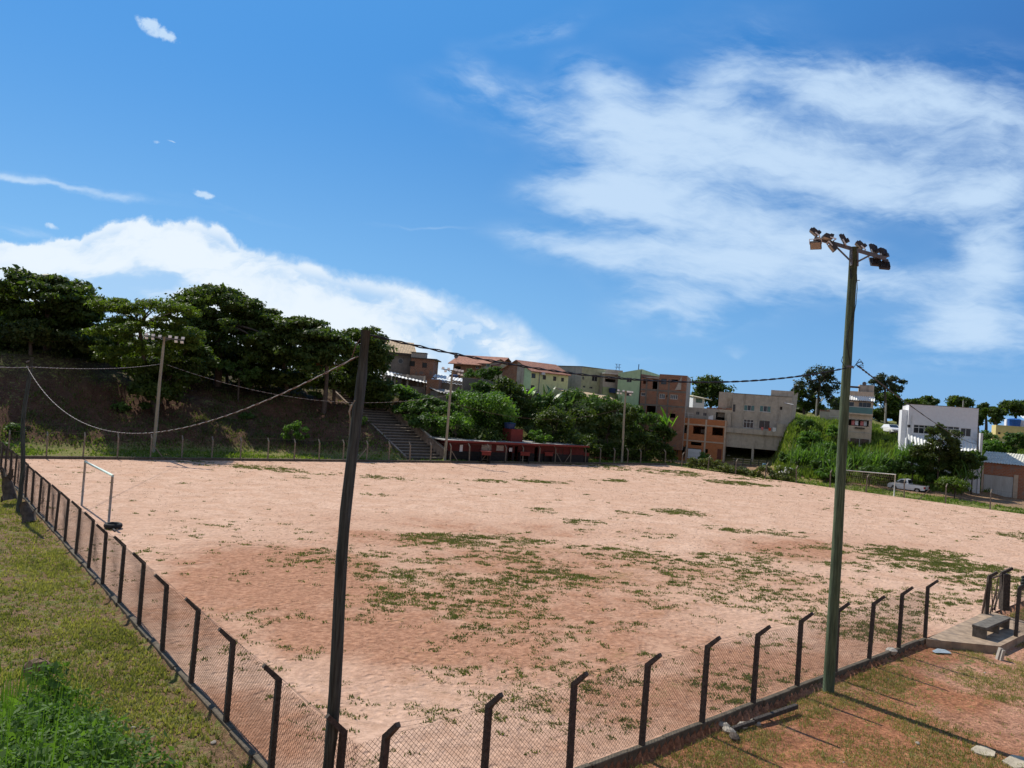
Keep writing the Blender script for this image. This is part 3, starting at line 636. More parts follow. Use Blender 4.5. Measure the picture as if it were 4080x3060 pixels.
    if curb:
        m = MB(); cw, ch = curb; s = 0
        while s < L:
            ln_ = min(random.uniform(1.1, 1.6), L-s); j = random.uniform(-.02, .02)
            m.box(s+.006, s+ln_-.006, -cw/2+j, cw/2+j, -.5, .012+random.uniform(-.012, .012) if curbz is None else curbz+random.uniform(-.01, .01)); s += ln_
        m.build('curb', CURBM, root, bevel=.015)
    return root
oL = np.array([-.768, -.64]); oN = np.array([.652, -.758])
LL = np.linalg.norm(PL-P0)
fence('chain_link_fence', 'long chain link fence of bent posts running away beside the left grass strip', 'fence', P0+eL*.0, PL, [.5]+[3.23+2.6*i for i in range(22)], 0, oL, struts=())
fence('chain_link_fence', 'chain link fence of bent posts crossing in front of the orange dirt', 'fence', P0, P0+eR*(14.6+2.35*4+.1), [.55]+[2.85+2.35*i for i in range(10)], 0, oN)
# fence stub right of the entrance
e2 = G(4045, 2540); e3 = e2+eR*9
fence('chain_link_fence', 'short run of fence starting at the right edge beyond the concrete bench', 'fence', e2, e3, [0.05, 2.4, 4.8, 7.2], 0, oN)
oF = np.array([-.606, .795]); dF = (PF-PL)/np.linalg.norm(PF-PL); LF = np.linalg.norm(PF-PL)
fa = PL+oF*.1
fence('wire_fence', 'far fence of weathered bent posts along the hill foot and the maroon building', 'fence', fa, fa+dF*LF, [1.2+2.62*i for i in range(29)]+[LF-.2], 0, oF, mesh=False, curb=(.3, .5), curbz=.2, struts=((11.7, 1), (32.6, -1), (43.1, 1), (48.4, -1), (58.9, 1), (61.5, -1)), lean=.06)
dE = (PR-PF)/np.linalg.norm(PR-PF); oE = np.array([-dE[1], dE[0]])
if oE @ np.array([1., 1.]) < 0: oE = -oE
fence('wire_fence', 'leaning old posts with loose wires behind the netted goal', 'fence', PF+dE*1, PR, [1.5+4.2*i for i in range(13)], -.1, oE, mesh=False, curb=(.2, .4), curbz=.06, struts=((33.5, -1),), lean=.1)

# ------------------------------------------------------------------ poles and floodlights
def pole_mesh(base, top, r0, r1, matl, root, name='pole', n=14, wob=.02):
    m = MB(); P = []; R = []
    for k in range(13):
        f = k/12; p = Vector(base).lerp(Vector(top), f); p.x += wob*sin(f*7)*(f*(1-f)*4); p.y += wob*cos(f*5)*(f*(1-f)*4); P.append(p-Vector(root.location)); R.append(r0+(r1-r0)*f)
    m.tube(P, R, n, True, jit=.03); return m.build(name, matl, root, smooth=True)
def lamp(root, c, yaw, pitch, sc=1., front=LAMPF, back=LAMPB, ribs=True):
    """floodlight head: finned housing, glass face, bracket; c = pivot (local)"""
    mt = Matrix.Translation(Vector(c)) @ Matrix.Rotation(yaw, 4, 'Z') @ Matrix.Rotation(pitch, 4, 'X')
    m = MB(); w_, h_ = .30*sc, .24*sc
    m.box(-w_/2, w_/2, -.03*sc, .04*sc, .02*sc, .02*sc+h_, mt)
    if ribs:
        for k in range(7): x = -w_/2+w_*(k+.5)/7; m.box(x-.006*sc, x+.006*sc, .04*sc, .085*sc, .05*sc, h_-.01*sc, mt)
        m.box(-.07*sc, .07*sc, .04*sc, .13*sc, .0, .09*sc, mt)
    hd = m.build('lamp_head', back, root)
    m = MB(); m.box(-w_/2+.015*sc, w_/2-.015*sc, -.036*sc, -.031*sc, .035*sc, .005*sc+h_, mt); m.build('lamp_face', front, hd)
    m = MB()
    m.bar(mt @ Vector((-w_/2-.012*sc, 0, .1*sc)), mt @ Vector((-w_/2-.012*sc, 0, -.06*sc)), .012*sc, .03*sc); m.bar(mt @ Vector((w_/2+.012*sc, 0, .1*sc)), mt @ Vector((w_/2+.012*sc, 0, -.06*sc)), .012*sc, .03*sc)
    m.bar(mt @ Vector((-w_/2-.012*sc, 0, -.06*sc)), mt @ Vector((w_/2+.012*sc, 0, -.06*sc)), .03*sc, .012*sc)
    m.build('bracket', LAMPS if ribs else STEEL, hd)
# near right floodlight pole
b_ = G(3300, 2757, -.24); pb = Vector((b_[0], b_[1], -.24)); pt = at(3403, 985, b_[1])
fl = empty('floodlight_pole', (pb.x, pb.y, pb.z)); tag(fl, 'tall green weathered wooden floodlight pole standing in front of the right fence', 'floodlight pole')
pole_mesh(pb-Vector((0, 0, .5)), pt, .165, .118, WOODG, fl)
def L_(p): return Vector(p)-Vector(fl.location)
Yp = pt.y
def z6(x, y, dY=0.): return L_(at(3100+x/3.318, 850+y/3.318, Yp+dY))
m = MB(); m.bar(z6(480, 325, .35), z6(1430, 600, -.35), .09, .10); m.build('crossarm', STEEL, fl)
m = MB(); m.bar(z6(735, 410, .15), z6(985, 655, -.14), .05, .05); m.bar(z6(1215, 555, -.2), z6(1050, 640, -.14), .05, .05); m.box(*sum([[v-.13, v+.13] for v in (0, -.02)], []), 12.0+.24, 12.85+.24) ; 
cpt = z6(1000, 560); m2 = MB(); m2.bar(z6(965, 460, -.13), z6(965, 690, -.13), .14, .02); m2.bar(z6(1050, 500, -.1), z6(1050, 700, -.1), .05, .05); m2.build('clamp_plate', STEEL, fl)
m = MB(); m.bar(z6(735, 410, .15), z6(985, 655, -.14), .05, .05); m.bar(z6(1215, 555, -.2), z6(1050, 640, -.14), .05, .05); m.build('strut', STEEL, fl)
yawF = atan2(.45, 1)   # lamps look towards the pitch
for x, y, yw, pt_ in [(525, 300, -1.9, .85), (715, 345, -1.7, 1.3), (885, 400, -2.05, .52), (1125, 475, -1.9, .8), (1275, 535, -2.35, .34), (1398, 588, -2.35, .3)]:
    lamp(fl, z6(x, y, 0), yw, pt_, 1.12, LAMPF)
for x, y, yw, pt_ in [(495, 365, pi-.55, 2.45), (675, 405, 1.35, 2.45), (1270, 590, .15, 2.75), (1390, 635, .1, 2.75)]:
    lamp(fl, z6(x, y, 0), yw, pt_, 1.05, LAMPF, LAMPB)
m = MB(); 
for (xa, ya) in [(1045, 700), (1080, 886), (930, 820)]: m.bar(z6(xa, ya, 0), z6(1000, ya, 0), .02, .02)
m.build('bolt', STEEL, fl)
m = MB(); m.tube([z6(1040, 800, -.14), z6(1046, 1000, -.14), z6(1030, 1200, -.14), z6(1000, 1350, -.16), z6(930, 1550, -.17), z6(905, 1680, -.16), z6(960, 2000, -.17)], .011, 5, False)
m.tube([z6(960, 730, -.14), z6(965, 860, -.14)], .02, 5, False); m.build('cable', CABK, fl)
# band and clamp where the cables meet the pole
bz = at(3390, 1462, Yp).z-fl.location.z; m = MB(); m.tube([(-.06, 0, bz-.03), (-.06, 0, bz+.03)], .16, 14); m.build('steel_band', STEEL, fl)

# near left plain pole
Yl = 12.9; gl = at(1272, 3320, Yl); pbl = Vector((gl.x, Yl, -.2)); ptl = at(1458, 1316, Yl)
pl_ = empty('utility_pole', pbl); tag(pl_, 'dark grey wooden pole without lamps, closest to the viewer, crossing the left fence', 'pole')
pole_mesh(pbl-Vector((0, 0, .4)), ptl, .118, .085, WOODD, pl_, n=16, wob=.06)
m = MB()
def l1(px, py, Y=None): return at(px, py, Y or Yl)-Vector(pl_.location)
m.tube([l1(1415, 1595, Yl-.1), l1(1400, 1615, Yl-.13), l1(1392, 1640, Yl-.12), l1(1396, 1680, Yl-.1), l1(1390, 1735, Yl-.12)], [.012, .022, .018, .007, .004], 6); m.build('splinter', WOODP, pl_)
m = MB(); m.tube([l1(1436, 1350, Yl), l1(1420, 1372), l1(1410, 1400), l1(1402, 1425)], .008, 5, False); m.build('loose_wire', CABR, pl_)
# far left plain pole
g2 = G(70, 2042, -.1); Y2 = g2[1]; p2b = Vector((g2[0], Y2, -.1)); p2t = at(126, 1424, Y2)
o = empty('utility_pole', p2b); tag(o, 'slim dark pole without lamps at the far left, beside the fence and the tree stump', 'pole')
pole_mesh(p2b-Vector((0, 0, .3)), p2t, .115, .09, WOODD, o, wob=.1)
m = MB(); m.bar(at(122, 1436, Y2)-p2b, at(104, 1442, Y2)-p2b, .05, .06); m.build('bracket', STEEL, o)
# far floodlight poles
def farpole(bx, by, tx_, ty, lamps, label, arm, grp='floodlight poles along the far side of the pitch', bz=0.):
    g = G(bx, by, bz); Yb = g[1]+1.0; base = at_px(bx, Yb, bz); top = at(tx_, ty, Yb); r = empty('floodlight_pole', base)
    tag(r, label, 'floodlight pole', grp); pole_mesh(base-Vector((0, 0, .3)), top, .17, .12, WOODP, r, n=8)
    f = lambda px, py, dY=0.: at(px, py, Yb+dY)-base
    (ax, ay), (bx_, by_) = arm; m = MB(); m.bar(f(ax, ay), f(bx_, by_), .09, .1); m.build('crossarm', STEEL, r)
    m = MB(); m.bar(f((ax+tx_)/2, (ay+ty)/2+2), f(tx_, ty+14), .06, .06); m.bar(f((bx_+tx_)/2, (by_+ty)/2+2), f(tx_, ty+14), .06, .06); m.build('strut', STEEL, r)
    for px, py, up in lamps:
        if up: lamp(r, f(px, py-1, -.1), random.uniform(-.2, .2), -.15+random.uniform(-.1, .1), .98, LAMPW, LAMPS, False)
        else: lamp(r, f(px, py+1, -.1), pi+random.uniform(-.2, .2), pi-.35, .92, LAMPW, LAMPS, False)
    return r
fp3 = farpole(609, 1819, 655, 1342, [(583, 1338, 1), (583, 1340, 0), (610, 1342, 1), (608, 1343, 0), (636, 1346, 1), (677, 1348, 1), (702, 1352, 1), (701, 1354, 0), (728, 1354, 1), (725, 1357, 0)],
        'leftmost pale floodlight pole, in front of the wooded hill', ((578, 1338), (730, 1355)))
fp4 = farpole(1771, 1841, 1803, 1474, [(1765, 1472, 1), (1775, 1474, 0), (1787, 1475, 1), (1812, 1478, 1), (1818, 1480, 1), (1830, 1482, 1), (1828, 1484, 0), (1842, 1484, 1), (1840, 1488, 0)],
        'middle pale floodlight pole beside the foot of the stairs and the red building', ((1762, 1470), (1844, 1484)))
fp5 = farpole(2477, 1846, 2493, 1558, [(2464, 1560, 1), (2474, 1563, 0), (2484, 1562, 1), (2502, 1565, 1), (2510, 1566, 1), (2512, 1568, 0), (2519, 1567, 1), (2462, 1562, 0)],
        'rightmost pale floodlight pole, in front of the green house and the feathery tree', ((2460, 1557), (2521, 1568)))
# overhead cables: sagging twisted pairs
def cable(name, label, a, b, low, mats, rr=.014, hr=.016, pitch=.55, cat='cable', n=None):
    """low = sag in metres below the chord at mid-span, or (fraction, sag)"""
    a = Vector(a); b = Vector(b); L = (b-a).length; n = n or min(160, int(L/.22)+8); r = empty(name, a); tag(r, label, cat)
    C_ = []
    for k in range(n+1):
        f = k/n; p = a.lerp(b, f); p.z -= low*4*f*(1-f); C_.append(p-a)
    d = (b-a).normalized(); x = d.cross(Vector((0, 0, 1))).normalized(); z = x.cross(d)
    for j, mt in enumerate(mats):
        m = MB(); P = []
        for k, p in enumerate(C_):
            an = 2*pi*k*(L/n)/pitch+j*2*pi/len(mats); P.append(p+(x*cos(an)+z*sin(an))*hr)
        m.tube(P, rr, 5, False); m.build('strand', mt, r, smooth=True)
    return r
def sag_for(a, b, px, py):
    """sag that takes the span through image point (px,py)"""
    a = Vector(a); b = Vector(b); best = None
    for k in range(1, 200):
        f = k/200; p = a.lerp(b, f)
        lo, hi = 0, 12
        for s in np.linspace(0, 12, 200):
            q = proj(p.x, p.y, p.z-s*4*f*(1-f)); e = hypot(q[0]-px, q[1]-py)
            if best is None or e < best[0]: best = (e, s)
    return best[1]
A1 = at(1425, 1420, Yl-.08); A2 = at(106, 1458, Y2); cable('overhead_cable', 'thick pale twisted cable sagging from the near left pole to the far left pole', A1, A2, sag_for(A1, A2, 555, 1728), [CABW, CABR], .0095, .0095, .6)
A3 = at(1478, 1336, Yl+.05); A4 = at(3372, 1466, Yp-.15); cable('overhead_cable', 'long black twisted cable hanging between the near left pole and the tall green pole', A3, A4, sag_for(A3, A4, 2870, 1522), [CABK, CABK], .013, .017, .8)
A5 = at(3415, 1455, Yp-.1); A6 = at(3894, 1770, 97); cable('overhead_cable', 'black twisted cable running down to the right from the tall green pole', A5, A6, .45, [CABK, CABK], .016, .018, 1.)
A7 = at(-120, 1447, 34); A8 = at(126, 1462, Y2); A9 = at(640, 1450, fp3.location.y-.15)
cable('overhead_cable', 'thin cable reaching the far left pole from outside the left edge', A7, A8, .1, [CABR, CABW], .013, .013)
cable('overhead_cable', 'nearly level cable from the far left pole to the leftmost floodlight pole', A8, A9, sag_for(A8, A9, 350, 1468), [CABW, CABR], .012, .012)
A10 = at(662, 1452, fp3.location.y-.15); A11 = at(1800, 1572, fp4.location.y-.15); cable('overhead_cable', 'thin brown cable sagging between the leftmost and the middle floodlight poles', A10, A11, sag_for(A10, A11, 1380, 1602), [CABR, CABW], .012, .011)
A12 = at(1790, 1600, fp4.location.y); A13 = at(2488, 1625, fp5.location.y-.15); cable('overhead_cable', 'thin cable drooping between the middle and the rightmost floodlight poles', A12, A13, sag_for(A12, A13, 2255, 1668), [CABR], .015, .0)
m = MB()
for k in range(3):
    q = [at(3398+8*k, 1470-k*14, Yp-.2), at(3425+6*k, 1430+k*8, Yp-.22), at(3440, 1448+8*k, Yp-.2), at(3415, 1462, Yp-.18)]
    m.tube([Vector(p)-fl.location for p in q], .01, 5, False)
m.tube([Vector(p)-fl.location for p in (at(3365, 1462, Yp-.2), at(3352, 1438, Yp-.2), at(3358, 1420, Yp-.2))], .01, 5, False); m.build('cable_loop', CABK, fl)

# ------------------------------------------------------------------ goals
gA = G(325, 2012); gB = G(432, 2089); r = empty('soccer_goal', (gA[0], gA[1], 0), atan2(gB[1]-gA[1], gB[0]-gA[0])); LG = np.linalg.norm(gB-gA)
tag(r, 'netless white goal frame at left with peeling posts and a pale crossbar', 'goal')
for s in (0, LG): m = MB(); m.tube([(s, 0, -.1), (s, 0, 2.38)], .06, 10); m.build('post', GOALR, r, smooth=True)
m = MB(); m.tube([(-.06, 0, 2.42), (LG+.06, 0, 2.42)], .06, 10); m.build('crossbar', mat('goal_pale_green', (.55, .66, .6), .5, .12, 6, 0), r, smooth=True)
# tyre by the goal post
tg = G(450, 2103); r = empty('tyre', (tg[0], tg[1], 0)); tag(r, 'old black tyre lying at the foot of the left goal', 'tyre')
m = MB(); n1_, n2_ = 22, 9
for k in range(n1_):
    for j in range(n2_):
        def tp(k, j): a = 2*pi*k/n1_; b2 = 2*pi*j/n2_; rr = .32+.1*cos(b2); return (rr*cos(a), rr*sin(a)*1., .11+.11*sin(b2)*(1.15 if abs(sin(b2)) > .5 else 1))
        m.face([tp(k, j), tp(k+1, j), tp(k+1, j+1), tp(k, j+1)])
m.build('tyre_ring', TYRE, r, smooth=True); m = MB(); m.bar((.1, -.25, .05), (.5, -.75, .02), .08, .04); m.build('board', BLACKP, r)
gA = G(3562, 1974); gB0 = G(3362, 1955); v_ = (gB0-gA)/np.linalg.norm(gB0-gA); GW = np.linalg.norm(gB0-gA)*1.1; gB = gA+v_*GW
a_ = atan2(gB[1]-gA[1], gB[0]-gA[0]); r = empty('soccer_goal', (gA[0], gA[1], -.03), a_); tag(r, 'white goal with a torn sagging net on the far right, beside the white pickup', 'goal')
for s in (0, GW): m = MB(); m.tube([(s, 0, -.1), (s, 0, 2.4)], .06, 8); m.build('post', GOALW, r, smooth=True)
m = MB(); m.tube([(-.06, 0, 2.42), (GW+.06, 0, 2.42)], .055, 8); m.build('crossbar', GOALW, r, smooth=True)
m = MB(); NET = mat('net_cord', (.5, .42, .34), .9, .2, 5, 0)
sgn = -1
def netp(u, v_):                         # u along the bar, v from top to bottom
    zz_ = 2.38*(1-v_); sag_ = .35*sin(u*pi)*v_; y = sgn*(.25+1.5*v_**.8)+.15*sin(u*9)*v_; z = max(.12, zz_-sag_*.8+(.55*v_ if .3 < u < .75 else 0)*(1-0)); return (u*GW, y, z)
for i in range(29):
    u = i/28; m.tube([netp(u, j/8) for j in range(9)], .005, 3, False)
for j in range(0, 9): m.tube([netp(i/28, j/8) for i in range(29)], .005, 3, False)
m.build('net', NET, r)

# ------------------------------------------------------------------ vegetation builders
def leafcloud(centers, radii, per, size, up=.35, shell=.55, flat=1., aspect=.55):
    """rhombic leaf faces on clump surfaces; centers (n,3), radii (n,3)"""
    n = len(centers); idx = np.repeat(np.arange(n), per); N = len(idx)
    d = rng.normal(0, 1, (N, 3)); d /= np.linalg.norm(d, axis=1)[:, None]; d[:, 2] = np.where(rng.uniform(0, 1, N) < up, abs(d[:, 2]), d[:, 2])
    r = np.where(rng.uniform(0, 1, N) < .07, rng.uniform(1.05, 1.4, N), rng.uniform(shell, 1.05, N))[:, None]; P = centers[idx]+d*radii[idx]*r
    nm = d+rng.normal(0, .75, (N, 3)); nm[:, 2] += .35*flat; nm /= np.linalg.norm(nm, axis=1)[:, None]
    t1 = np.cross(nm, rng.normal(0, 1, (N, 3))); t1 /= np.linalg.norm(t1, axis=1)[:, None]; t2 = np.cross(nm, t1)
    s = (size*np.exp(rng.normal(-.05, .38, N)))[:, None]
    V = np.stack([P-t1*s, P+t2*s*aspect-nm*s*.12, P+t1*s, P-t2*s*aspect-nm*s*.12], 1).reshape(-1, 3)
    return V, np.arange(4*N).reshape(-1, 4)
def mkclumps(c, R, n, rc, flat=.6, hollow=.35, top=.5):
    """clump centres inside an ellipsoid at c with semi axes R, biased to the outside and the top"""
    d = rng.normal(0, 1, (n, 3)); d /= np.linalg.norm(d, axis=1)[:, None]; m_ = (rng.uniform(0, 1, n) < top) & (d[:, 2] < 0); d[m_, 2] *= -1
    r = rng.uniform(hollow, 1, n)**.6; P = np.array(c)+d*np.array(R)*r[:, None]*(1+rng.normal(0, .08, n))[:, None]
    rr = rng.uniform(.6, 1.35, n)*rc; return P, np.c_[rr, rr, rr*flat]
def limb(m, a, b, r0, r1, bend=.15, n=5, k=6):
    a = Vector(a); b = Vector(b); L = (b-a).length; o1 = Vector((random.uniform(-1, 1), random.uniform(-1, 1), random.uniform(.2, 1)))*L*bend
    m.tube([a.lerp(b, i/k)+o1*(4*(i/k)*(1-i/k))*.5 for i in range(k+1)], [r0+(r1-r0)*i/k for i in range(k+1)], n, False)
def tree(name, label, cat, base, crowns, leafm, rc, per, size, nclump, tr=.3, flat=.6, limbs=10, group=None, up=.4, hollow=.35, top=.55, trunk=True, lean=(0, 0), barkm=None, aspect=.55):
    """crowns: list of (centre, semi axes) in world space"""
    base = Vector(base); r = empty(name, base); tag(r, label, cat, group); cs, rs = [], []
    if name in ('hill_tree', 'mimosa_tree'): nclump = int(nclump*FULL); rc *= 1.12
    tot = sum(R[0]*R[2]+R[0]*R[1] for c, R in crowns)
    for c, R in crowns:
        k = max(3, int(nclump*(R[0]*R[2]+R[0]*R[1])/tot)); P, rr = mkclumps(Vector(c)-base, R, k, rc, flat, hollow, top); cs.append(P); rs.append(rr)
    cs = np.vstack(cs); rs = np.vstack(rs); V, Fc = leafcloud(cs, rs, per, size, up, aspect=aspect); npmesh('crown', V, Fc, leafm, r)
    if trunk:
        m = MB(); c0 = Vector(crowns[0][0])-base; fork = Vector((c0.x*.5+lean[0], c0.y*.5+lean[1], max(c0.z-crowns[0][1][2]*.75, .25*c0.z)))
        limb(m, (0, 0, -.6), fork, tr, tr*.72, .06, 8)
        order = rng.permutation(len(cs))[:limbs]
        for i in order: limb(m, fork, Vector(cs[i]), tr*.5, tr*.08, .18, 5)
        m.build('trunk', barkm or BARK, r, smooth=True)
    return r
FULL = 2.5
def crown_px(px, py, rx, ry, Y, dyf=.8):
    c = at(px, py, Y); return (c, (rx/FPX*Y, rx/FPX*Y*dyf, ry/FPX*Y))
DK = leafmat('leaf_dark', (.026, .05, .01), (.085, .125, .02), .4)
DK2 = leafmat('leaf_dark_olive', (.028, .045, .012), (.085, .11, .024), .35)
MD = leafmat('leaf_mid', (.03, .07, .014), (.1, .175, .035), .36)
YG = leafmat('leaf_yellow_green', (.05, .09, .012), (.13, .18, .025), .42)
BR = leafmat('leaf_bright', (.045, .11, .016), (.14, .25, .04), .4)
EU = leafmat('leaf_eucalyptus', (.025, .04, .018), (.06, .08, .035), .2)
# wooded hill at left
def gbase(px, Y): p = at_px(px, Y, 5.); return (p.x, Y, gz1(p.x, Y)-.1)
tree('hill_tree', 'broad dark flat topped tree at the far left of the hill', 'tree', gbase(170, 82), [crown_px(190, 1175, 230, 75, 82), crown_px(340, 1240, 130, 75, 82), crown_px(80, 1270, 170, 100, 83), crown_px(240, 1300, 200, 70, 84)], DK, 1.1, 210, .2, 64, .45, .42, 16)
tree('hill_tree', 'dark tree cut by the left edge behind the broad flat topped tree', 'tree', gbase(-60, 88), [crown_px(-80, 1230, 140, 100, 88), crown_px(-40, 1300, 110, 80, 86)], DK, 1.1, 190, .2, 30, .35, .45, 8)
tree('hill_tree', 'dark spindly tree showing its trunk under the flat topped tree', 'tree', gbase(110, 78), [crown_px(120, 1330, 110, 50, 78), crown_px(300, 1360, 120, 30, 80)], DK2, .8, 130, .18, 22, .22, .5, 8)
tree('mimosa_tree', 'light yellow green feathery tree behind the leftmost floodlight pole', 'tree', gbase(640, 78), [crown_px(450, 1245, 100, 60, 77), crown_px(640, 1250, 130, 55, 77), crown_px(570, 1340, 190, 80, 77), crown_px(500, 1420, 110, 50, 77), crown_px(700, 1370, 110, 80, 78)], YG, .8, 150, .15, 72, .25, .34, 20, up=.3, aspect=.4)
tree('hill_tree', 'dark leafy tree filling the slope behind the leftmost floodlight pole', 'tree', gbase(640, 80), [crown_px(640, 1500, 130, 80, 79), crown_px(580, 1570, 70, 60, 77), crown_px(760, 1440, 90, 80, 81)], DK, .8, 170, .17, 34, .25, .6, 8)
tree('hill_tree', 'tallest domed dark tree in the middle of the wooded hill', 'tree', gbase(860, 92), [crown_px(850, 1230, 150, 75, 92), crown_px(1000, 1270, 120, 65, 92), crown_px(930, 1350, 220, 110, 92), crown_px(800, 1300, 110, 90, 91), crown_px(1050, 1400, 110, 70, 90)], DK, 1.1, 215, .2, 84, .5, .42, 18)
tree('hill_tree', 'spiky topped tree rising behind the domed dark tree', 'tree', gbase(880, 100), [crown_px(860, 1178, 100, 30, 100), crown_px(960, 1200, 60, 25, 100)], DK2, .6, 90, .2, 26, .3, .8, 8)
tree('hill_tree', 'dark open crowned tree between the domed tree and the near left pole', 'tree', gbase(1150, 92), [crown_px(1090, 1330, 90, 75, 92), crown_px(1200, 1310, 110, 38, 90), crown_px(1160, 1380, 130, 60, 90)], DK, .9, 170, .18, 46, .3, .42, 14)
tree('hill_tree', 'layered green tree just left of the near left pole', 'tree', gbase(1290, 90), [crown_px(1290, 1345, 110, 30, 90), crown_px(1330, 1400, 100, 50, 90), crown_px(1240, 1430, 90, 50, 89)], leafmat('leaf_hill_mid', (.025, .05, .01), (.075, .12, .025), .35), .9, 170, .18, 40, .3, .4, 12)
tree('hill_tree', 'dark tree with drooping branches between the near left pole and the grey house', 'tree', gbase(1450, 96), [crown_px(1450, 1370, 90, 50, 96), crown_px(1500, 1430, 60, 60, 95), crown_px(1440, 1470, 80, 60, 95), crown_px(1500, 1550, 55, 60, 94)], DK, .9, 180, .18, 44, .35, .5, 12)
for px, py, rx, ry, Y, lab in [(60, 1400, 120, 60, 84, 'low dark thicket under the tree cut by the left edge'), (260, 1350, 110, 50, 90, 'dark shade tree behind the spindly trunk'), (420, 1370, 110, 55, 90, 'dark thicket behind the light feathery tree left side'), (600, 1420, 120, 70, 88, 'dark thicket behind the light feathery tree right side'),
                               (780, 1420, 110, 70, 90, 'dark bushy tree left under the domed tree'), (900, 1430, 100, 60, 96, 'dark bushy tree right under the domed tree'), (1050, 1455, 100, 60, 96, 'dark bushy tree between the dome and the open crowned tree'), (1150, 1450, 80, 55, 98, 'dark thicket left of the orange house'), (1440, 1540, 60, 60, 99, 'dark thicket just behind the top of the near left pole'), (1500, 1590, 40, 30, 97, 'dark shrub beside the porch house at the stair head'), (1000, 1500, 90, 35, 93, 'low dark scrub under the open crowned tree left part'), (1140, 1515, 90, 32, 92, 'low dark scrub under the open crowned tree right part'), (1330, 1525, 90, 40, 94, 'low dark scrub in front of the orange house'), (720, 1480, 80, 40, 86, 'dark scrub just above the leftmost floodlight pole slope'), (400, 1440, 120, 30, 84, 'dark scrub along the left shelf of the slope')]:
    tree('hill_tree', lab, 'tree', gbase(px, Y), [crown_px(px, py, rx, ry, Y)], DK, 1., 170, .2, 15, .25, .6, 6)
tree('shrub', 'grey green round shrub growing near the top of the shaded slope', 'shrub', gbase(950, 88), [crown_px(950, 1470, 70, 28, 88), crown_px(985, 1510, 50, 28, 88)], MD, .55, 110, .14, 20, .12, .7, 8)
tree('shrub', 'bright green bush on the grassy foot of the slope left of the near pole', 'shrub', gbase(1185, 80.5), [crown_px(1180, 1720, 58, 34, 80.5), crown_px(1215, 1745, 30, 22, 80.5)], BR, .35, 90, .1, 26, .08, .8, 8)
for px, Y, s, lab in [(1430, 88.5, 20, 'small bush beside the top left of the shaded stairs'), (985, 84, 16, 'tiny green bush alone on the dark slope below the shrub'), (700, 83, 22, 'small dark bush above the eroded bank'), (480, 76, 26, 'small dark bush at the foot of the shaded slope under the light tree'),
                      (80, 66.5, 26, 'small bush on the sunlit eroded bank at far left'), (20, 63, 24, 'round bright leaved sapling at the left edge beyond the fence'), (1250, 93, 22, 'low dark bush under the layered green tree')]:
    b0 = gbase(px, Y); c = Vector(b0)+Vector((0, 0, s/FPX*Y*.7)); k = s/FPX*Y
    tree('shrub', lab, 'shrub', b0, [(c, (k*1.3, k*1.1, k*.8))], MD, .35, 80, .11, 9, .06, .7, 4)

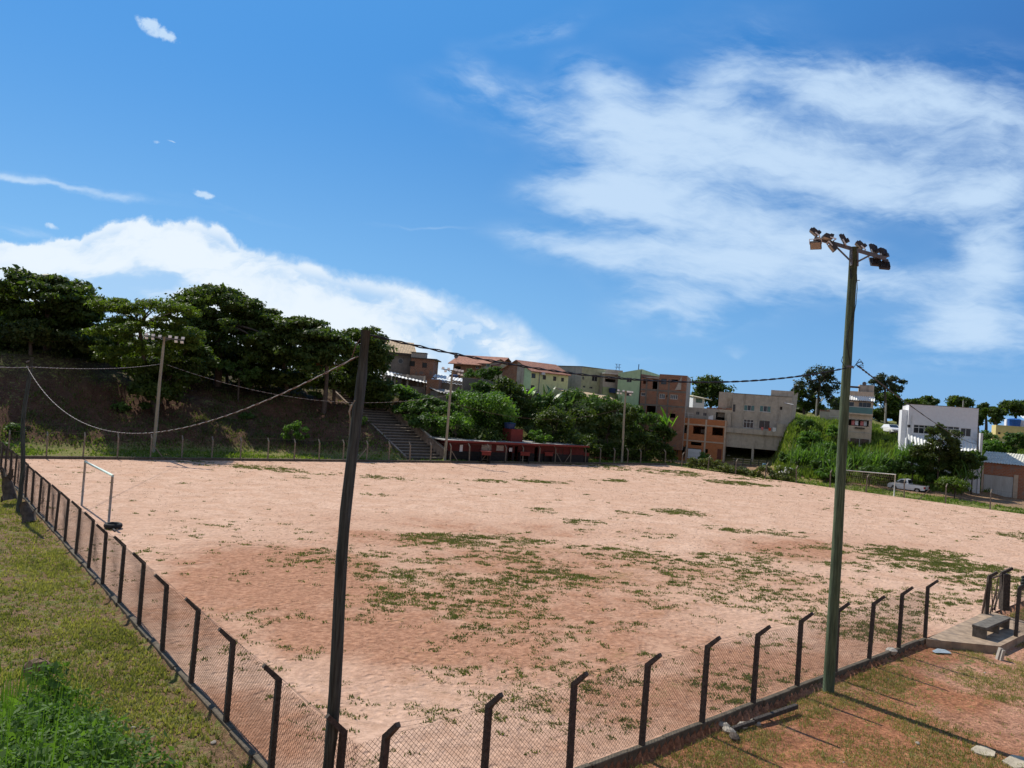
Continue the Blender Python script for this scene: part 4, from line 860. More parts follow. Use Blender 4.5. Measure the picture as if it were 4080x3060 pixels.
# ------------------------------------------------------------------ buildings
class Bld:
    def __init__(s, name, label, pxl, pxr, YL, YR, z0, cat='house', group=None):
        a = at_px(pxl, YL, z0); b = at_px(pxr, YR, z0); s.a = np.array([a.x, a.y]); s.b = np.array([b.x, b.y]); s.W = np.linalg.norm(s.b-s.a)
        s.e = (s.b-s.a)/s.W; s.n = np.array([-s.e[1], s.e[0]]); s.z0 = z0
        s.o = empty(name, (a.x, a.y, z0), atan2(s.e[1], s.e[0])); tag(s.o, label, cat, group); s.root = s.o
    def loc(s, px, py, dy=0.):
        """pixel -> (s, z) on the facade plane pushed dy metres back"""
        d = ray(px, py); q = s.a+s.n*dy; den = d[0]*s.n[0]+d[1]*s.n[1]; k = (q[0]*s.n[0]+q[1]*s.n[1])/den
        X_, Y_ = d[0]*k, d[1]*k; return (X_-q[0])*s.e[0]+(Y_-q[1])*s.e[1], HC+d[2]*k-s.z0
    def rect(s, x0, y0, x1, y1, dy=0.):
        cx, cy = (x0+x1)/2, (y0+y1)/2; a = s.loc(x0, cy, dy); b = s.loc(x1, cy, dy); c = s.loc(cx, y0, dy); d = s.loc(cx, y1, dy); return a[0], b[0], d[1], c[1]
    def wall(s, W=None, H=3., D=6., m=PLAST, holes=(), x0=0., zb=-2.5, name='wall', y0=0., sidem=None, cap=True, backh=None, slabs=True):
        """hollow box; front wall has real openings with .18 m reveals"""
        W = s.W if W is None else W; mb = MB(); x1 = x0+W; th = .18; mats = [m, sidem or m, DARKIN, CONC]
        xs = sorted({x0, x1, *[min(max(h[0], x0), x1) for h in holes], *[min(max(h[1], x0), x1) for h in holes]}); zs = sorted({zb, H, *[min(max(h[2], zb), H) for h in holes], *[min(max(h[3], zb), H) for h in holes]})
        for i in range(len(xs)-1):
            for j in range(len(zs)-1):
                cx, cz = (xs[i]+xs[i+1])/2, (zs[j]+zs[j+1])/2
                if any(h[0] < cx < h[1] and h[2] < cz < h[3] for h in holes): continue
                mb.face([(xs[i], y0, zs[j]), (xs[i+1], y0, zs[j]), (xs[i+1], y0, zs[j+1]), (xs[i], y0, zs[j+1])], 0)
        for a, b, c, d in holes:
            for q in ([(a, y0, c), (b, y0, c), (b, y0+th, c), (a, y0+th, c)], [(a, y0, d), (a, y0+th, d), (b, y0+th, d), (b, y0, d)], [(a, y0, c), (a, y0+th, c), (a, y0+th, d), (a, y0, d)], [(b, y0, c), (b, y0, d), (b, y0+th, d), (b, y0+th, c)]): mb.face(q, 0)
        mb.face([(x0, y0, zb), (x0, y0, H), (x0, y0+D, H), (x0, y0+D, zb)], 1); mb.face([(x1, y0, zb), (x1, y0+D, zb), (x1, y0+D, H), (x1, y0, H)], 1)
        mb.face([(x0, y0+D, zb), (x0, y0+D, H), (x1, y0+D, H), (x1, y0+D, zb)], 1)
        if cap: mb.face([(x0, y0, H), (x1, y0, H), (x1, y0+D, H), (x0, y0+D, H)], 3)
        for k, hh in enumerate(np.arange(0, H-.5, 2.9)): 
            if slabs: mb.face([(x0+.2, y0+.3, hh+.01), (x1-.2, y0+.3, hh+.01), (x1-.2, y0+D-.1, hh+.01), (x0+.2, y0+D-.1, hh+.01)], 3)
        return mb.build(name, mats, s.o)
    def window(s, r, fr=FRAMEW, gl=GLASS, mull=1, trans=0, y0=0., sill=False, fw=.06, name='window'):
        a, b, c, d = r; m = MB(); y = y0+.06
        m.box(a, a+fw, y, y+.06, c, d); m.box(b-fw, b, y, y+.06, c, d); m.box(a+fw, b-fw, y, y+.06, c, c+fw); m.box(a+fw, b-fw, y, y+.06, d-fw, d)
        for k in range(mull): x = a+(b-a)*(k+1)/(mull+1); m.box(x-fw/2, x+fw/2, y+.002, y+.058, c+fw, d-fw)
        for k in range(trans): z = c+(d-c)*.68; m.box(a+fw, b-fw, y+.004, y+.05, z-fw/2, z+fw/2)
        if sill: m.box(a-.06, b+.06, y0-.07, y0+.05, c-.07, c-.002)
        o = m.build(name, fr, s.o); m = MB(); m.box(a+.02, b-.02, y+.02, y+.03, c+.02, d-.02); m.build('pane', gl, o); return o
    def box(s, name, m, x0, x1, y0, y1, z0, z1, parent=None): mb = MB(); mb.box(x0, x1, y0, y1, z0, z1); return mb.build(name, m, parent or s.o)
    def bars(s, name, m, L): 
        mb = MB()
        for q in L: mb.box(*q)
        return mb.build(name, m, s.o)
    def gable(s, x0, x1, y0, y1, ze, zr, m=TILE, ov=.45, axis='x', th=.12, wallm=None):
        """ridge along x (facade) or y; eaves at ze, ridge at zr"""
        mb = MB()
        if axis == 'x':
            ym = (y0+y1)/2; k = (zr-ze)/(ym-y0); A_ = [(x0-ov, y0-ov, ze-k*ov), (x1+ov, y0-ov, ze-k*ov), (x1+ov, ym, zr), (x0-ov, ym, zr)]; B_ = [(x0-ov, ym, zr), (x1+ov, ym, zr), (x1+ov, y1+ov, ze-k*ov), (x0-ov, y1+ov, ze-k*ov)]
            gbl = [[(x0, y0, ze), (x0, ym, zr-.02), (x0, y1, ze)], [(x1, y0, ze), (x1, y1, ze), (x1, ym, zr-.02)]]
        else:
            xm = (x0+x1)/2; k = (zr-ze)/(xm-x0); A_ = [(x0-ov, y0-ov, ze-k*ov), (xm, y0-ov, zr), (xm, y1+ov, zr), (x0-ov, y1+ov, ze-k*ov)]; B_ = [(xm, y0-ov, zr), (x1+ov, y0-ov, ze-k*ov), (x1+ov, y1+ov, ze-k*ov), (xm, y1+ov, zr)]
            gbl = [[(x0, y0, ze), (x1, y0, ze), (xm, y0, zr-.02)], [(x0, y1, ze), (xm, y1, zr-.02), (x1, y1, ze)]]
        for q in (A_, B_):
            mb.face([(p[0], p[1], p[2]+th) for p in q]); mb.face(list(reversed(q)))
            for i in range(4): p, p2 = q[i], q[(i+1) % 4]; mb.face([p, p2, (p2[0], p2[1], p2[2]+th), (p[0], p[1], p[2]+th)])
        o = mb.build('roof', m, s.o)
        if wallm:
            for q in gbl: g = MB(); g.face(q); g.build('gable_wall', wallm, s.o)
        return o
    def corr(s, x0, x1, y0, y1, z0, z1, m=ROOFW, pitch=.35, amp=.05, name='roof', z0r=None, z1r=None, slopx=0.):
        """corrugated sheet from front edge (y0,z0) to back edge (y1,z1); slopx adds fall along x"""
        n = int((x1-x0)/pitch*6); mb = MB(); top = []; 
        for i in range(n+1):
            x = x0+(x1-x0)*i/n; dz = amp*sin(2*pi*(x-x0)/pitch)+slopx*(x-x0); top.append(((x, y0, z0+dz), (x, y1, z1+dz)))
        for i in range(n):
            a, b = top[i]; c, d = top[i+1]; mb.face([a, c, d, b]); lo = lambda p: (p[0], p[1], p[2]-.03); mb.face([lo(b), lo(d), lo(c), lo(a)]); mb.face([lo(a), lo(c), c, a])
        return mb.build(name, m, s.o)
def tank(B, x, y, z, r=.6, h=.7, m=BLUEP, name='water_tank', parent=None):
    mb = MB(); mb.tube([(x, y, z), (x, y, z+h*.82), (x, y, z+h*.86), (x, y, z+h)], [r*.82, r, r*1.06, r*.6], 14); return mb.build(name, m, parent or B.o, smooth=False)
def dish(B, x, y, z, r=.4):
    mb = MB(); 
    for k in range(10):
        a0, a1_ = 2*pi*k/10, 2*pi*(k+1)/10
        mb.face([(x, y+.12, z), (x+r*cos(a0), y, z+r*sin(a0)), (x+r*cos(a1_), y, z+r*sin(a1_))])
    mb.tube([(x, y+.12, z), (x, y+.15, z-r-.3)], .03, 5); return mb.build('satellite_dish', STEEL, B.o)
z3 = lambda x, y: (1400+x/2.765, 1300+y/2.765)
z4 = lambda x, y: (1900+x/3.017, 1350+y/3.017)
z5 = lambda x, y: (2400+x/3.318, 1400+y/3.318)
z66 = lambda x, y: (2600+x/3.318, 1450+y/3.318)
z7 = lambda x, y: (3100+x/3.318, 1450+y/3.318)
z8 = lambda x, y: (3480+x/3.017, 1500+y/3.017)
def R4(B, zf_, x0, y0, x1, y1, dy=0.): a = zf_(x0, y0); b = zf_(x1, y1); return B.rect(a[0], a[1], b[0], b[1], dy)

# orange house behind the hill trees
B = Bld('house', 'dark orange house with pale window ledges half hidden behind the hill trees', 1175, 1400, 104, 104, 6.5)
hs_ = [B.rect(1246, 1482, 1266, 1512), B.rect(1330, 1492, 1372, 1516), B.rect(1190, 1486, 1215, 1512)]
B.wall(H=4.2, D=7, m=ORNG, holes=hs_)
for h in hs_: B.window(h, FRAMEG, GLASS, 1, sill=True)
B.bars('ledge', FRAMEW, [(h[0]-.3, h[1]+.5, -.25, -.02, h[2]-.22, h[2]-.1) for h in hs_]); B.corr(-.5, B.W+.5, -.6, 7.4, 4.2, 4.9, ROOFG)
# grey house with the round window
B = Bld('house', 'grey plastered house with a small round window and beige tiled roof', 1535, 1636, 113, 114, 7.2)
rw = z3(543, 383); c0 = B.loc(*rw); zt = B.loc(1600, 1404)[1]
B.wall(H=zt, D=8, m=PLASTD, holes=[])
m = MB(); m.tube([(c0[0], -.03, c0[1]), (c0[0], .03, c0[1])], .42, 20); wr_ = m.build('round_window', FRAMEG, B.o); m = MB(); m.tube([(c0[0], -.05, c0[1]), (c0[0], .02, c0[1])], .33, 20); m.build('pane', GLASS, wr_)
m = MB(); B.gable(-.6, B.W-.1, 0, 8, zt, B.loc(1590, 1381)[1]+.9, TILEB, .5, wallm=PLASTD)
B.bars('eave_board', FRAMED, [(-.9, B.W+.3, -.62, -.5, zt-.45, zt-.1)]); B.bars('downpipe', FRAMEG, [(B.W-.16, B.W-.06, -.12, -.03, -2, zt)])
# brick wing
B = Bld('house', 'brick upper storey with two barred windows under a white water box', 1626, 1717, 112, 112, 6.9)
zt = B.loc(1680, 1430)[1]; hs_ = [R4(B, z3, 640, 382, 700, 442), R4(B, z3, 780, 400, 833, 458)]
B.wall(H=zt, D=7, m=OLDBRICK, holes=hs_)
for h in hs_: B.window(h, FRAMED, GLASS, 3)
B.bars('roof', FRAMED, [(-.1, B.W+.45, -.3, 7.2, zt+.003, zt+.14)]); wb = R4(B, z3, 650, 290, 812, 355); B.bars('water_box', CONCL, [(wb[0], wb[1], 1, 3, zt+.15, wb[3])]); B.bars('water_box_lid', FRAMED, [(wb[0]-.1, wb[1]+.1, .9, 3.1, wb[3]+.002, wb[3]+.1)])
# porch house
B = Bld('house', 'dark porch house with a long pale sloping sheet roof and pillars above the stairs', 1562, 1692, 106, 107, 6.2)
zt = B.loc(1610, 1488)[1]; 
B.wall(H=zt-.1, D=6, m=PLASTD, holes=[R4(B, z3, 500, 565, 555, 630, 2), R4(B, z3, 722, 585, 742, 660, 2), R4(B, z3, 755, 588, 775, 663, 2)], y0=2, zb=-1)
for q in ((722, 585, 742, 660), (755, 588, 775, 663), (500, 565, 555, 630)): B.window(R4(B, z3, *q, 2), FRAMEW, GLASS, 0, y0=2)
p1 = B.loc(*z3(620, 600))[0]; p2 = B.loc(*z3(808, 620))[0]; par = B.loc(*z3(600, 655))[1]
B.bars('pillar', PLAST, [(p1-.14, p1+.14, .02, .3, -3, zt-.1), (p2-.12, p2+.12, .02, .3, -3, zt-.1), (.05, .3, .02, .3, -3, zt-.1)]); B.bars('parapet', PLASTD, [(-.4, B.W-.2, 0, 2.2, -3.5, par)])
B.corr(-1.2, B.W+.3, -.5, 5.5, zt-.35, zt+.35, ROOFW, .5, slopx=-.13)
B = Bld('house', 'small brick and plaster annex with one tiny square window below the white water box', 1690, 1738, 105, 105, 4.5)
zt = B.loc(1715, 1510)[1]; h = R4(B, z3, 838, 738, 872, 768); B.wall(H=zt, D=5, m=OLDBRICK, holes=[h]); B.window(h, FRAMEG, DARKIN, 0); B.bars('plaster_band', PLASTD, [(-.02, B.W+.02, -.03, .01, -2, h[2]-.12)])
# shed roofs and concrete walls
B = Bld('shed', 'low shed with two overlapping white sheet roofs behind the middle floodlight pole', 1714, 1834, 110, 110, 5.6, 'shed'); zt = B.loc(1775, 1512)[1]
B.wall(H=zt-.2, D=5, m=PLASTD); B.corr(-.3, B.W+.2, -.4, 2.2, zt-.25, zt+.1, ROOFW, .5, slopx=-.08); B.corr(-.3, B.W+.2, 2.3, 5.4, zt+.3, zt+.8, ROOFW, .5, name='upper_roof', slopx=-.08)
tank(B, 2.6, 6.2, zt+.2, .7, .8, DBLUE)
B = Bld('shed', 'rusty patched sheet roof shed on the slope left of the concrete yard wall', 1737, 1880, 103, 106, 4.4, 'shed'); zt = B.loc(1780, 1552)[1]
B.wall(H=zt-.35, D=4, m=PLASTD, zb=-3); B.corr(-.2, B.W+.3, -.5, 3.5, zt-.4, zt+.3, ROOFG, .5, slopx=-.1)
B = Bld('wall', 'long weathered concrete yard wall below the tile roofed brick house', 1833, 2030, 108, 112, 4.6, 'wall'); zl = B.loc(1840, 1508)[1]; zr_ = B.loc(2010, 1524)[1]
m = MB(); m.box(0, B.W*.5, 0, .2, -3, (zl+zr_)/2+.1); m.box(B.W*.5, B.W, -.02, .18, -3, zr_); m.build('wall_panel', CONC, B.o); B.bars('coping', ROOFG, [(-.05, B.W*.5, -.05, .25, (zl+zr_)/2+.102, (zl+zr_)/2+.16)])
# brick house with red tile roof
B = Bld('house', 'brick house with a wide red tiled roof behind the leafy yard trees', 1797, 1945, 128, 126, 7.4)
zt = B.loc(*z3(1300, 415))[1]; hs_ = [R4(B, z3, 1142, 440, 1205, 480), R4(B, z3, 1370, 432, 1405, 470)]
B.wall(H=zt, D=9, m=OLDBRICK, holes=hs_)
B.window(hs_[0], FRAMED, DARKIN, 0); B.window(hs_[1], FRAMEW, GLASS, 1)
B.gable(-.2, B.W+1., 0, 9, zt, B.loc(*z3(1500, 362))[1]+.6, TILE, .6, wallm=OLDBRICK); dish(B, .3, .2, zt+1.2)
B = Bld('house', 'grey gable end wing of the tile roofed brick house', 1940, 2016, 125, 128, 7.4)
zt = B.loc(1990, 1453)[1]; h = R4(B, z4, 120, 300, 155, 335); h2 = R4(B, z4, 165, 312, 205, 365); B.wall(H=zt, D=8, m=PLAST, holes=[h, h2]); B.window(h, FRAMEG, GLASSG, 0); B.window(h2, FRAMEG, GLASS, 0)
B.gable(0, B.W, 0, 8, zt, B.loc(1977, 1431)[1], TILE, .3, 'y', wallm=PLAST)
# green house with tile roof
B = Bld('house', 'light green house with a clay tile roof and three shuttered windows', 2106, 2254, 114, 119.5, 6.2)
ze = B.loc(*z4(620, 380))[1]; hs_ = [R4(B, z4, 657, 415, 707, 472), R4(B, z4, 792, 437, 832, 490), R4(B, z4, 917, 452, 956, 506), R4(B, z4, 1012, 468, 1048, 514), R4(B, z4, 648, 558, 693, 600)]
B.wall(H=ze, D=6.6, m=LIME, holes=hs_, sidem=MINT)
for h in hs_: B.window(h, FRAMED, GLASS, 2)
zrg = ze+1.5; B.gable(0, B.W, 0, 6.6, ze, zrg, TILE, .35, wallm=MINT)
B.bars('mint_band', MINT, [(-.01, B.loc(*z4(742, 450))[0], -.03, .01, -2, ze-.05)] ) if False else None
xg = B.loc(*z4(745, 480))[0]; B.bars('downpipe', FRAMEG, [(xg, xg+.09, -.12, -.03, -2, ze-.2)]); ac = R4(B, z4, 762, 402, 800, 432); B.bars('air_conditioner', FRAMEW, [(ac[0], ac[1], -.4, -.02, ac[2], ac[3])])
m = MB(); m.face([(-.025, 3.2, -2), (-.025, 6.6, -2), (-.025, 6.6, ze), (-.025, 3.3, zrg-.1), (-.025, 2.3, zrg-.6)]); m.build('bare_brick_side', OLDBRICK, B.o)
m = MB(); m.face([(-.03, 1.6, -2), (-.03, 3.2, -2), (-.03, 3.2, zrg-.2), (-.03, 1.6, ze+.5)]); m.build('plaster_side', PLAST, B.o)
B2 = Bld('shed', 'narrow white sheet roof shed below the gable of the light green house', 2040, 2140, 108, 109, 5.2, 'shed'); zt = B2.loc(2090, 1540)[1]; B2.wall(H=zt-.3, D=4, m=PLASTD, zb=-2); B2.corr(-.2, B2.W+.2, -.4, 4.2, zt-.3, zt+.2, ROOFW, .5, slopx=-.14)
# large grey-green block
B = Bld('house', 'large grey block house with mossy green staining behind the light green house', 2306, 2400, 122, 126, 6.)
zt = B.loc(*z4(1300, 340))[1]; hs_ = [R4(B, z4, 1268, 452, 1292, 492), R4(B, z4, 1385, 440, 1452, 512), R4(B, z4, 1275, 562, 1308, 588), R4(B, z4, 1354, 575, 1392, 600)]
B.wall(H=zt, D=16, m=mat('mossy_plaster', (.42, .42, .26), .9, .18, 1.3, .3, stain=.6, stainc=(.25, .24, .2)), holes=hs_, sidem=PLAST)
for h in hs_: B.window(h, FRAMEG, GLASS, 1)
B.bars('parapet_cap', CONC, [(-.1, B.W+.1, -.08, 16.1, zt+.003, zt+.1)]); B.bars('downpipe', FRAMEW, [(-.14, -.05, 7.8, 7.9, 1, zt-1)])
B = Bld('house', 'low house with a mossy green wall and shady balcony beside the mint house', 2392, 2462, 124, 125, 6.)
zt = B.loc(2425, 1490)[1]; h = R4(B, z4, 1540, 482, 1668, 522); B.wall(H=zt, D=7, m=PLAST, holes=[h]); lo = B.loc(2425, 1543)[1]
B.bars('green_wall', LIMED, [(-.02, B.W+.02, -.4, -.05, -2, lo)]); tank(B, B.W*.45, -.9, lo-.9, .65, .8, DBLUE); B.bars('roof', ROOFW, [(-.1, B.W+.1, -.7, 7, zt+.003, zt+.12)])
B.bars('upper_block', PLAST, [(B.W*.45, B.W+2.8, 5, 9, zt+.13, B.loc(2440, 1473, 5)[1])])
m = MB(); ax_ = B.loc(2455, 1470, 6); zz_ = ax_[1]
for k in (0, .6): m.bar((ax_[0]+k, 6, zz_-.6), (ax_[0]+k, 6, zz_+.85), .05, .05)
for q in (.3, .85): m.bar((ax_[0]-.3, 6, zz_+q), (ax_[0]+.9, 6, zz_+q), .045, .045)
m.bar((ax_[0], 6, zz_), (ax_[0]+.6, 6, zz_+.85), .035, .035); m.bar((ax_[0]+.6, 6, zz_), (ax_[0], 6, zz_+.85), .035, .035); m.build('rooftop_antenna', DBLUE, B.o)
B = Bld('shed', 'lean to with a beige tile roof between banana plants and the mossy wall', 2262, 2452, 113, 117, 4.6, 'shed'); zt = B.loc(2350, 1572)[1]
hs_ = [R4(B, z4, 1380, 670, 1440, 720), R4(B, z4, 1540, 690, 1580, 730)]; B.wall(H=zt-.4, D=4, m=LIMED, zb=-2, holes=hs_)
for h in hs_: B.window(h, FRAMEW, GLASS, 1)
m = MB(); m.box(0, 1, 0, 1, 0, .1, Matrix(((B.W+.6, 0, 0, -.3), (0, 4.6, 0, -.6), (-.5, .9, 1, zt-.3), (0, 0, 0, 1)))); m.build('roof', TILEB, B.o)
# mint tower house
B = Bld('house', 'tall mint green house with four small windows and a brick side wall', 2450, 2541, 123.5, 121, 5.2)
ztl = B.loc(*z5(200, 285))[1]; ztr = B.loc(*z5(465, 232))[1]; hs_ = [R4(B, z5, 205, 322, 238, 355), R4(B, z5, 320, 348, 388, 408), R4(B, z5, 197, 500, 232, 535), R4(B, z5, 315, 532, 382, 590)]
B.wall(H=ztl, D=11, m=MINT, holes=hs_, sidem=OLDBRICK)
for h in hs_: B.window(h, FRAMEG, GLASS, 1)
m = MB(); m.box(0, 1, 0, 1, 0, 1, Matrix(((B.W, 0, 0, 0), (0, .2, 0, 0), (ztr-ztl, 0, .01, ztl), (0, 0, 0, 1)))); m.v = []; m.f = []; m.m = []
W_ = B.W; m.face([(0, .001, ztl), (W_, .001, ztl), (W_, .001, ztr)]); m.face([(W_, .0, ztl), (W_, 11, ztl), (W_, .0, ztr)]); m.face([(0, 11, ztl), (W_, .001, ztr), (0, .001, ztl)]); m.face([(0, 11, ztl), (W_, 11, ztl), (W_, .001, ztr)]); m.build('gable_wall', MINT, B.o)
B.bars('vent_pipe', DBLUE, [(W_*.6, W_*.6+.1, 2, 2.1, ztl, ztr+.9)]); B.bars('corner_pipe', FRAMED, [(W_-.1, W_+.02, -.08, -.02, -2, ztr-.2)])
# brick three storey
B = Bld('house', 'three storey bare brick building with a grey side wall beside the mint house', 2541, 2722, 120.5, 118.5, 4.2)
zt1 = B.loc(*z5(600, 352))[1]; zt2 = B.loc(*z5(900, 308))[1]; xs_ = B.loc(*z5(750, 400))[0]
f = lambda *q: R4(B, z5, *q)
hA = [f(510, 545, 570, 590), f(585, 725, 800, 850), f(480, 765, 545, 795), f(540, 365, 600, 430), f(665, 372, 742, 500)]
hB = [f(752, 562, 828, 628), f(895, 572, 995, 632), f(845, 580, 870, 610), f(775, 362, 850, 438), f(912, 372, 1000, 405), f(890, 822, 966, 880)]
B.wall(W=xs_, H=zt1, D=10, m=OLDBRICK, holes=hA); B.wall(W=B.W-xs_, x0=xs_+.01, H=zt2, D=12, m=OLDBRICK, holes=hB, sidem=PLAST, name='tall_wall')
B.window(hA[0], FRAMEW, GLASS, 0); B.window(hB[0], FRAMEW, GLASS, 2); B.window(hB[1], FRAMEW, GLASS, 3); B.window(hA[2], FRAMED, DARKIN, 0); B.window(hB[3], FRAMED, GLASS, 0)
B.bars('concrete_frame', CONC, [(0, B.W, -.05, -.01, z-.14, z+.14) for z in (B.loc(*z5(700, 515))[1], B.loc(*z5(700, 712))[1])]+[(x-.12, x+.12, -.07, -.055, -2, zt1) for x in (B.loc(*z5(575, 600))[0], xs_-.1, B.loc(*z5(870, 600))[0])])
sg = f(690, 775, 738, 810, ); B.window((sg[0], sg[1], sg[2], sg[3]), FRAMEW, GLASS, 0, y0=2.5, name='inner_window'); B.bars('sheet_roof', ROOFG, [(xs_*.1, xs_*.98, .6, 5, zt1+.1, zt1+.2)]); B.bars('roof_edge', CONCL, [(xs_*.3, xs_*1.0, -.3, .6, zt1+.003, zt1+.1)])
m = MB(); q = B.loc(*z5(1052, 325)); m.face([(q[0], -.12, q[1]), (q[0]-.9, -.15, q[1]-2.3), (q[0]+.02, -.18, q[1]-2.2)]); m.face([(q[0]-.02, -.125, q[1]), (q[0], -.185, q[1]-2.2), (q[0]-.92, -.155, q[1]-2.3)]); m.build('hanging_tarp', CONCL, B.o)
# small white house
B = Bld('house', 'small white house with pale roof squeezed behind the grey side wall', 2756, 2802, 138, 138, 6.5); zt = B.loc(2780, 1584)[1]; h = R4(B, z5, 1235, 622, 1322, 680); B.wall(H=zt, D=7, m=WHITE, holes=[h]); B.window(h, FRAMED, GLASSG, 2)
m = MB(); m.box(0, 1, 0, 1, 0, .12, Matrix(((B.W+1.4, 0, 0, -.2), (0, 8, 0, -.7), (-.45, .5, 1, zt+.1), (0, 0, 0, 1)))); m.build('roof', mat('cream_roof', (.65, .58, .42), .8, .1, 2, 0), B.o)
tk = empty('water_tank', at_px(2763, 132, 5.5)); tag(tk, 'dark blue water tank on a small stand beside the small white house', 'water tank')
m = MB(); m.tube([(0, 0, 1.6), (0, 0, 2.5), (0, 0, 2.6)], [.65, .8, .5], 12); m.build('tank', DBLUE, tk); m = MB(); [m.box(x-.08, x+.08, y-.08, y+.08, -1.5, 1.6) for x in (-.6, .6) for y in (-.5, .5)]; m.box(-.8, .8, -.7, .7, 1.45, 1.6); m.build('stand', OLDBRICK, tk)
# orange block house with terrace
B = Bld('house', 'orange hollow block house with three open windows and a white shutter', 2669, 2884, 121, 118.5, -.1)
f = lambda *q: R4(B, z5, *q); hs_ = [f(957, 972, 1118, 1075), f(1200, 988, 1362, 1095), f(1453, 1008, 1597, 1112), f(1168, 1200, 1310, 1242), f(1126, 1282, 1305, 1420), f(1052, 1258, 1090, 1400), f(1340, 1290, 1395, 1345)]
zt = B.loc(*z5(1270, 890))[1]; B.wall(H=zt, D=9, m=ORBRICK, holes=hs_)
st = B.bars('shutter', WHITE, [(hs_[4][0]+.03, hs_[4][1]-.03, .06, .1, hs_[4][2]-.3+(k*.62), hs_[4][2]-.3+(k*.62)+.6) for k in range(3)]); h = hs_[1]; B.window((h[0]+1.3*(h[1]-h[0])/2.4, h[1]-.1, h[2]+.1, h[3]-.5), FRAMED, GLASS, 1, y0=2.4, name='inner_window')
h = hs_[0]; B.window((h[0]+.9, h[1]-.2, h[2]+.1, h[3]-.4), FRAMEG, GLASS, 1, y0=2.4, name='inner_window'); dr_ = f(1518, 1292, 1572, 1435); B.bars('door', mat('brown_door', (.14, .045, .03), .7, .2, 3, 0), [(dr_[0], dr_[1], -.06, -.02, dr_[2]-.4, dr_[3])])
B.bars('concrete_frame', PLASTB, [(0, B.W, -.04, -.005, z-.1, z+.1) for z in (B.loc(*z5(1250, 970))[1], B.loc(*z5(1250, 1185))[1])]+[(x-.13, x+.13, -.06, -.045, 0, zt-.05) for x in (.2, B.loc(*z5(1135, 1000))[0], B.loc(*z5(1370, 1000))[0], B.W-.14)])
B.bars('terrace_rail', WHITE, [(.4, B.W*.37, -.02, .02, zt+.75, zt+.8), (.4, B.W*.37, -.02, .02, zt+.4, zt+.43)]+[(x, x+.04, -.02, .02, zt, zt+.8) for x in np.linspace(.4, B.W*.37, 5)])
f2 = lambda *q: R4(B, z5, *q, 2.5); up = [f2(1080, 800, 1115, 865), f2(1237, 795, 1285, 840), f2(1330, 810, 1380, 855), f2(1500, 805, 1618, 910)]
zt3 = B.loc(*z5(1300, 748), 2.5)[1]; B.wall(W=B.W+.1, x0=.55, H=zt3, D=6, m=PLAST, holes=up, y0=2.5, zb=zt+.002, name='terrace_room', slabs=False)
for h in up[:3]: B.window(h, FRAMEG, GLASS, 1, y0=2.5)
B.bars('loose_tiles', OLDBRICK, [(B.W*.6+k*.5, B.W*.6+k*.5+.45, 2.6, 3.4, zt3+.003, zt3+.15+.2*random.random()) for k in range(8)]); 
m = MB()
for k in range(3): m.box(B.W*.66+k*.22, B.W*.66+k*.22+.26, .4, .8, zt+.01, zt+.5+.1*k)
m.build('white_bundle', WHITE, B.o)
m = MB(); 
for px, tilt in ((1062, .4), (990, .05), (955, .2)): q = B.loc(*z5(px, 1400)); m.bar((q[0], -.9, -.1), (q[0]+tilt*1., -.15, 2.6), .09, .09)
m.build('leaning_board', WOODD, B.o)
# big grey house
B = Bld('house', 'big unpainted grey three storey house with a balcony and open ground floor bays', 2884, 3128, 119, 116, -.3)
f = lambda *q, dy=0.: R4(B, z66, *q, dy)
zb_ = B.loc(*z66(1300, 905))[1]; zt = B.loc(*z66(1300, 405), 1.2)[1]
low = [f(960, 1105, 1305, 1320), f(1335, 1135, 1690, 1330)]
B.wall(H=zb_, D=10, m=PLAST, holes=[(a, b2, -.6, d) for a, b2, c, d in low], sidem=PLAST)
upx0 = B.loc(*z66(1045, 700), 1.2)[0]; g = lambda *q: R4(B, z66, *q, 1.2)
ups = [g(1062, 535, 1095, 632), g(1208, 545, 1348, 620), g(1418, 555, 1562, 635), g(1684, 565, 1716, 607), g(1200, 735, 1335, 848), g(1408, 750, 1550, 860)]
B.wall(W=B.W-upx0+.35, x0=upx0, H=zt, D=9, m=PLAST, holes=ups, y0=1.2, zb=zb_+.002, name='upper_wall', slabs=False)
B.window(ups[0], FRAMED, GLASS, 0, y0=1.2); 
for h in ups[1:3]:
    B.window(h, FRAMEW, GLASS, 2, y0=1.2, sill=True); w3 = (h[1]-h[0])/3; B.bars('shutter', GLASSG, [(h[0]+.05, h[0]+w3*(.9), 1.2-.02, 1.24, h[2]+.06, h[3]-.06)]); B.bars('shutter', GLASSG, [(h[1]-w3*.8, h[1]-.05, 1.2-.02, 1.24, h[2]+.06, h[3]-.06)])
B.window(ups[3], FRAMED, DARKIN, 0, y0=1.2); B.window(ups[4], FRAMEW, GLASS, 2, 1, y0=1.2); B.window(ups[5], FRAMEG, GLASS, 1, y0=1.2, name='balcony_door')
rl = B.loc(*z66(1300, 862))[1]; B.bars('balcony_parapet', PLAST, [(-.1, B.W-.2, -.35, -.2, zb_-.25, rl), (B.loc(*z66(1645, 850))[0], B.W+.1, -.36, 1.18, zb_-.25, rl+1.2)]); B.bars('balcony_slab', PLAST, [(-.1, B.W+.1, -.33, 1.18, zb_+.003, zb_+.14)])
B.bars('side_wing', PLAST, [(-.02+0, upx0-.02, .3, 6, zb_+.15, B.loc(*z66(1000, 640), .3)[1])]); B.bars('roof_room', PLAST, [(upx0-2.3, upx0-.05, 3.2, 8, zb_+2, B.loc(*z66(950, 372), 3.2)[1])]); B.bars('terrace_block', PLAST, [(B.loc(*z66(1565, 400), 3)[0], B.W+.6, 3, 8, zt+.003, B.loc(*z66(1700, 352), 3)[1])])
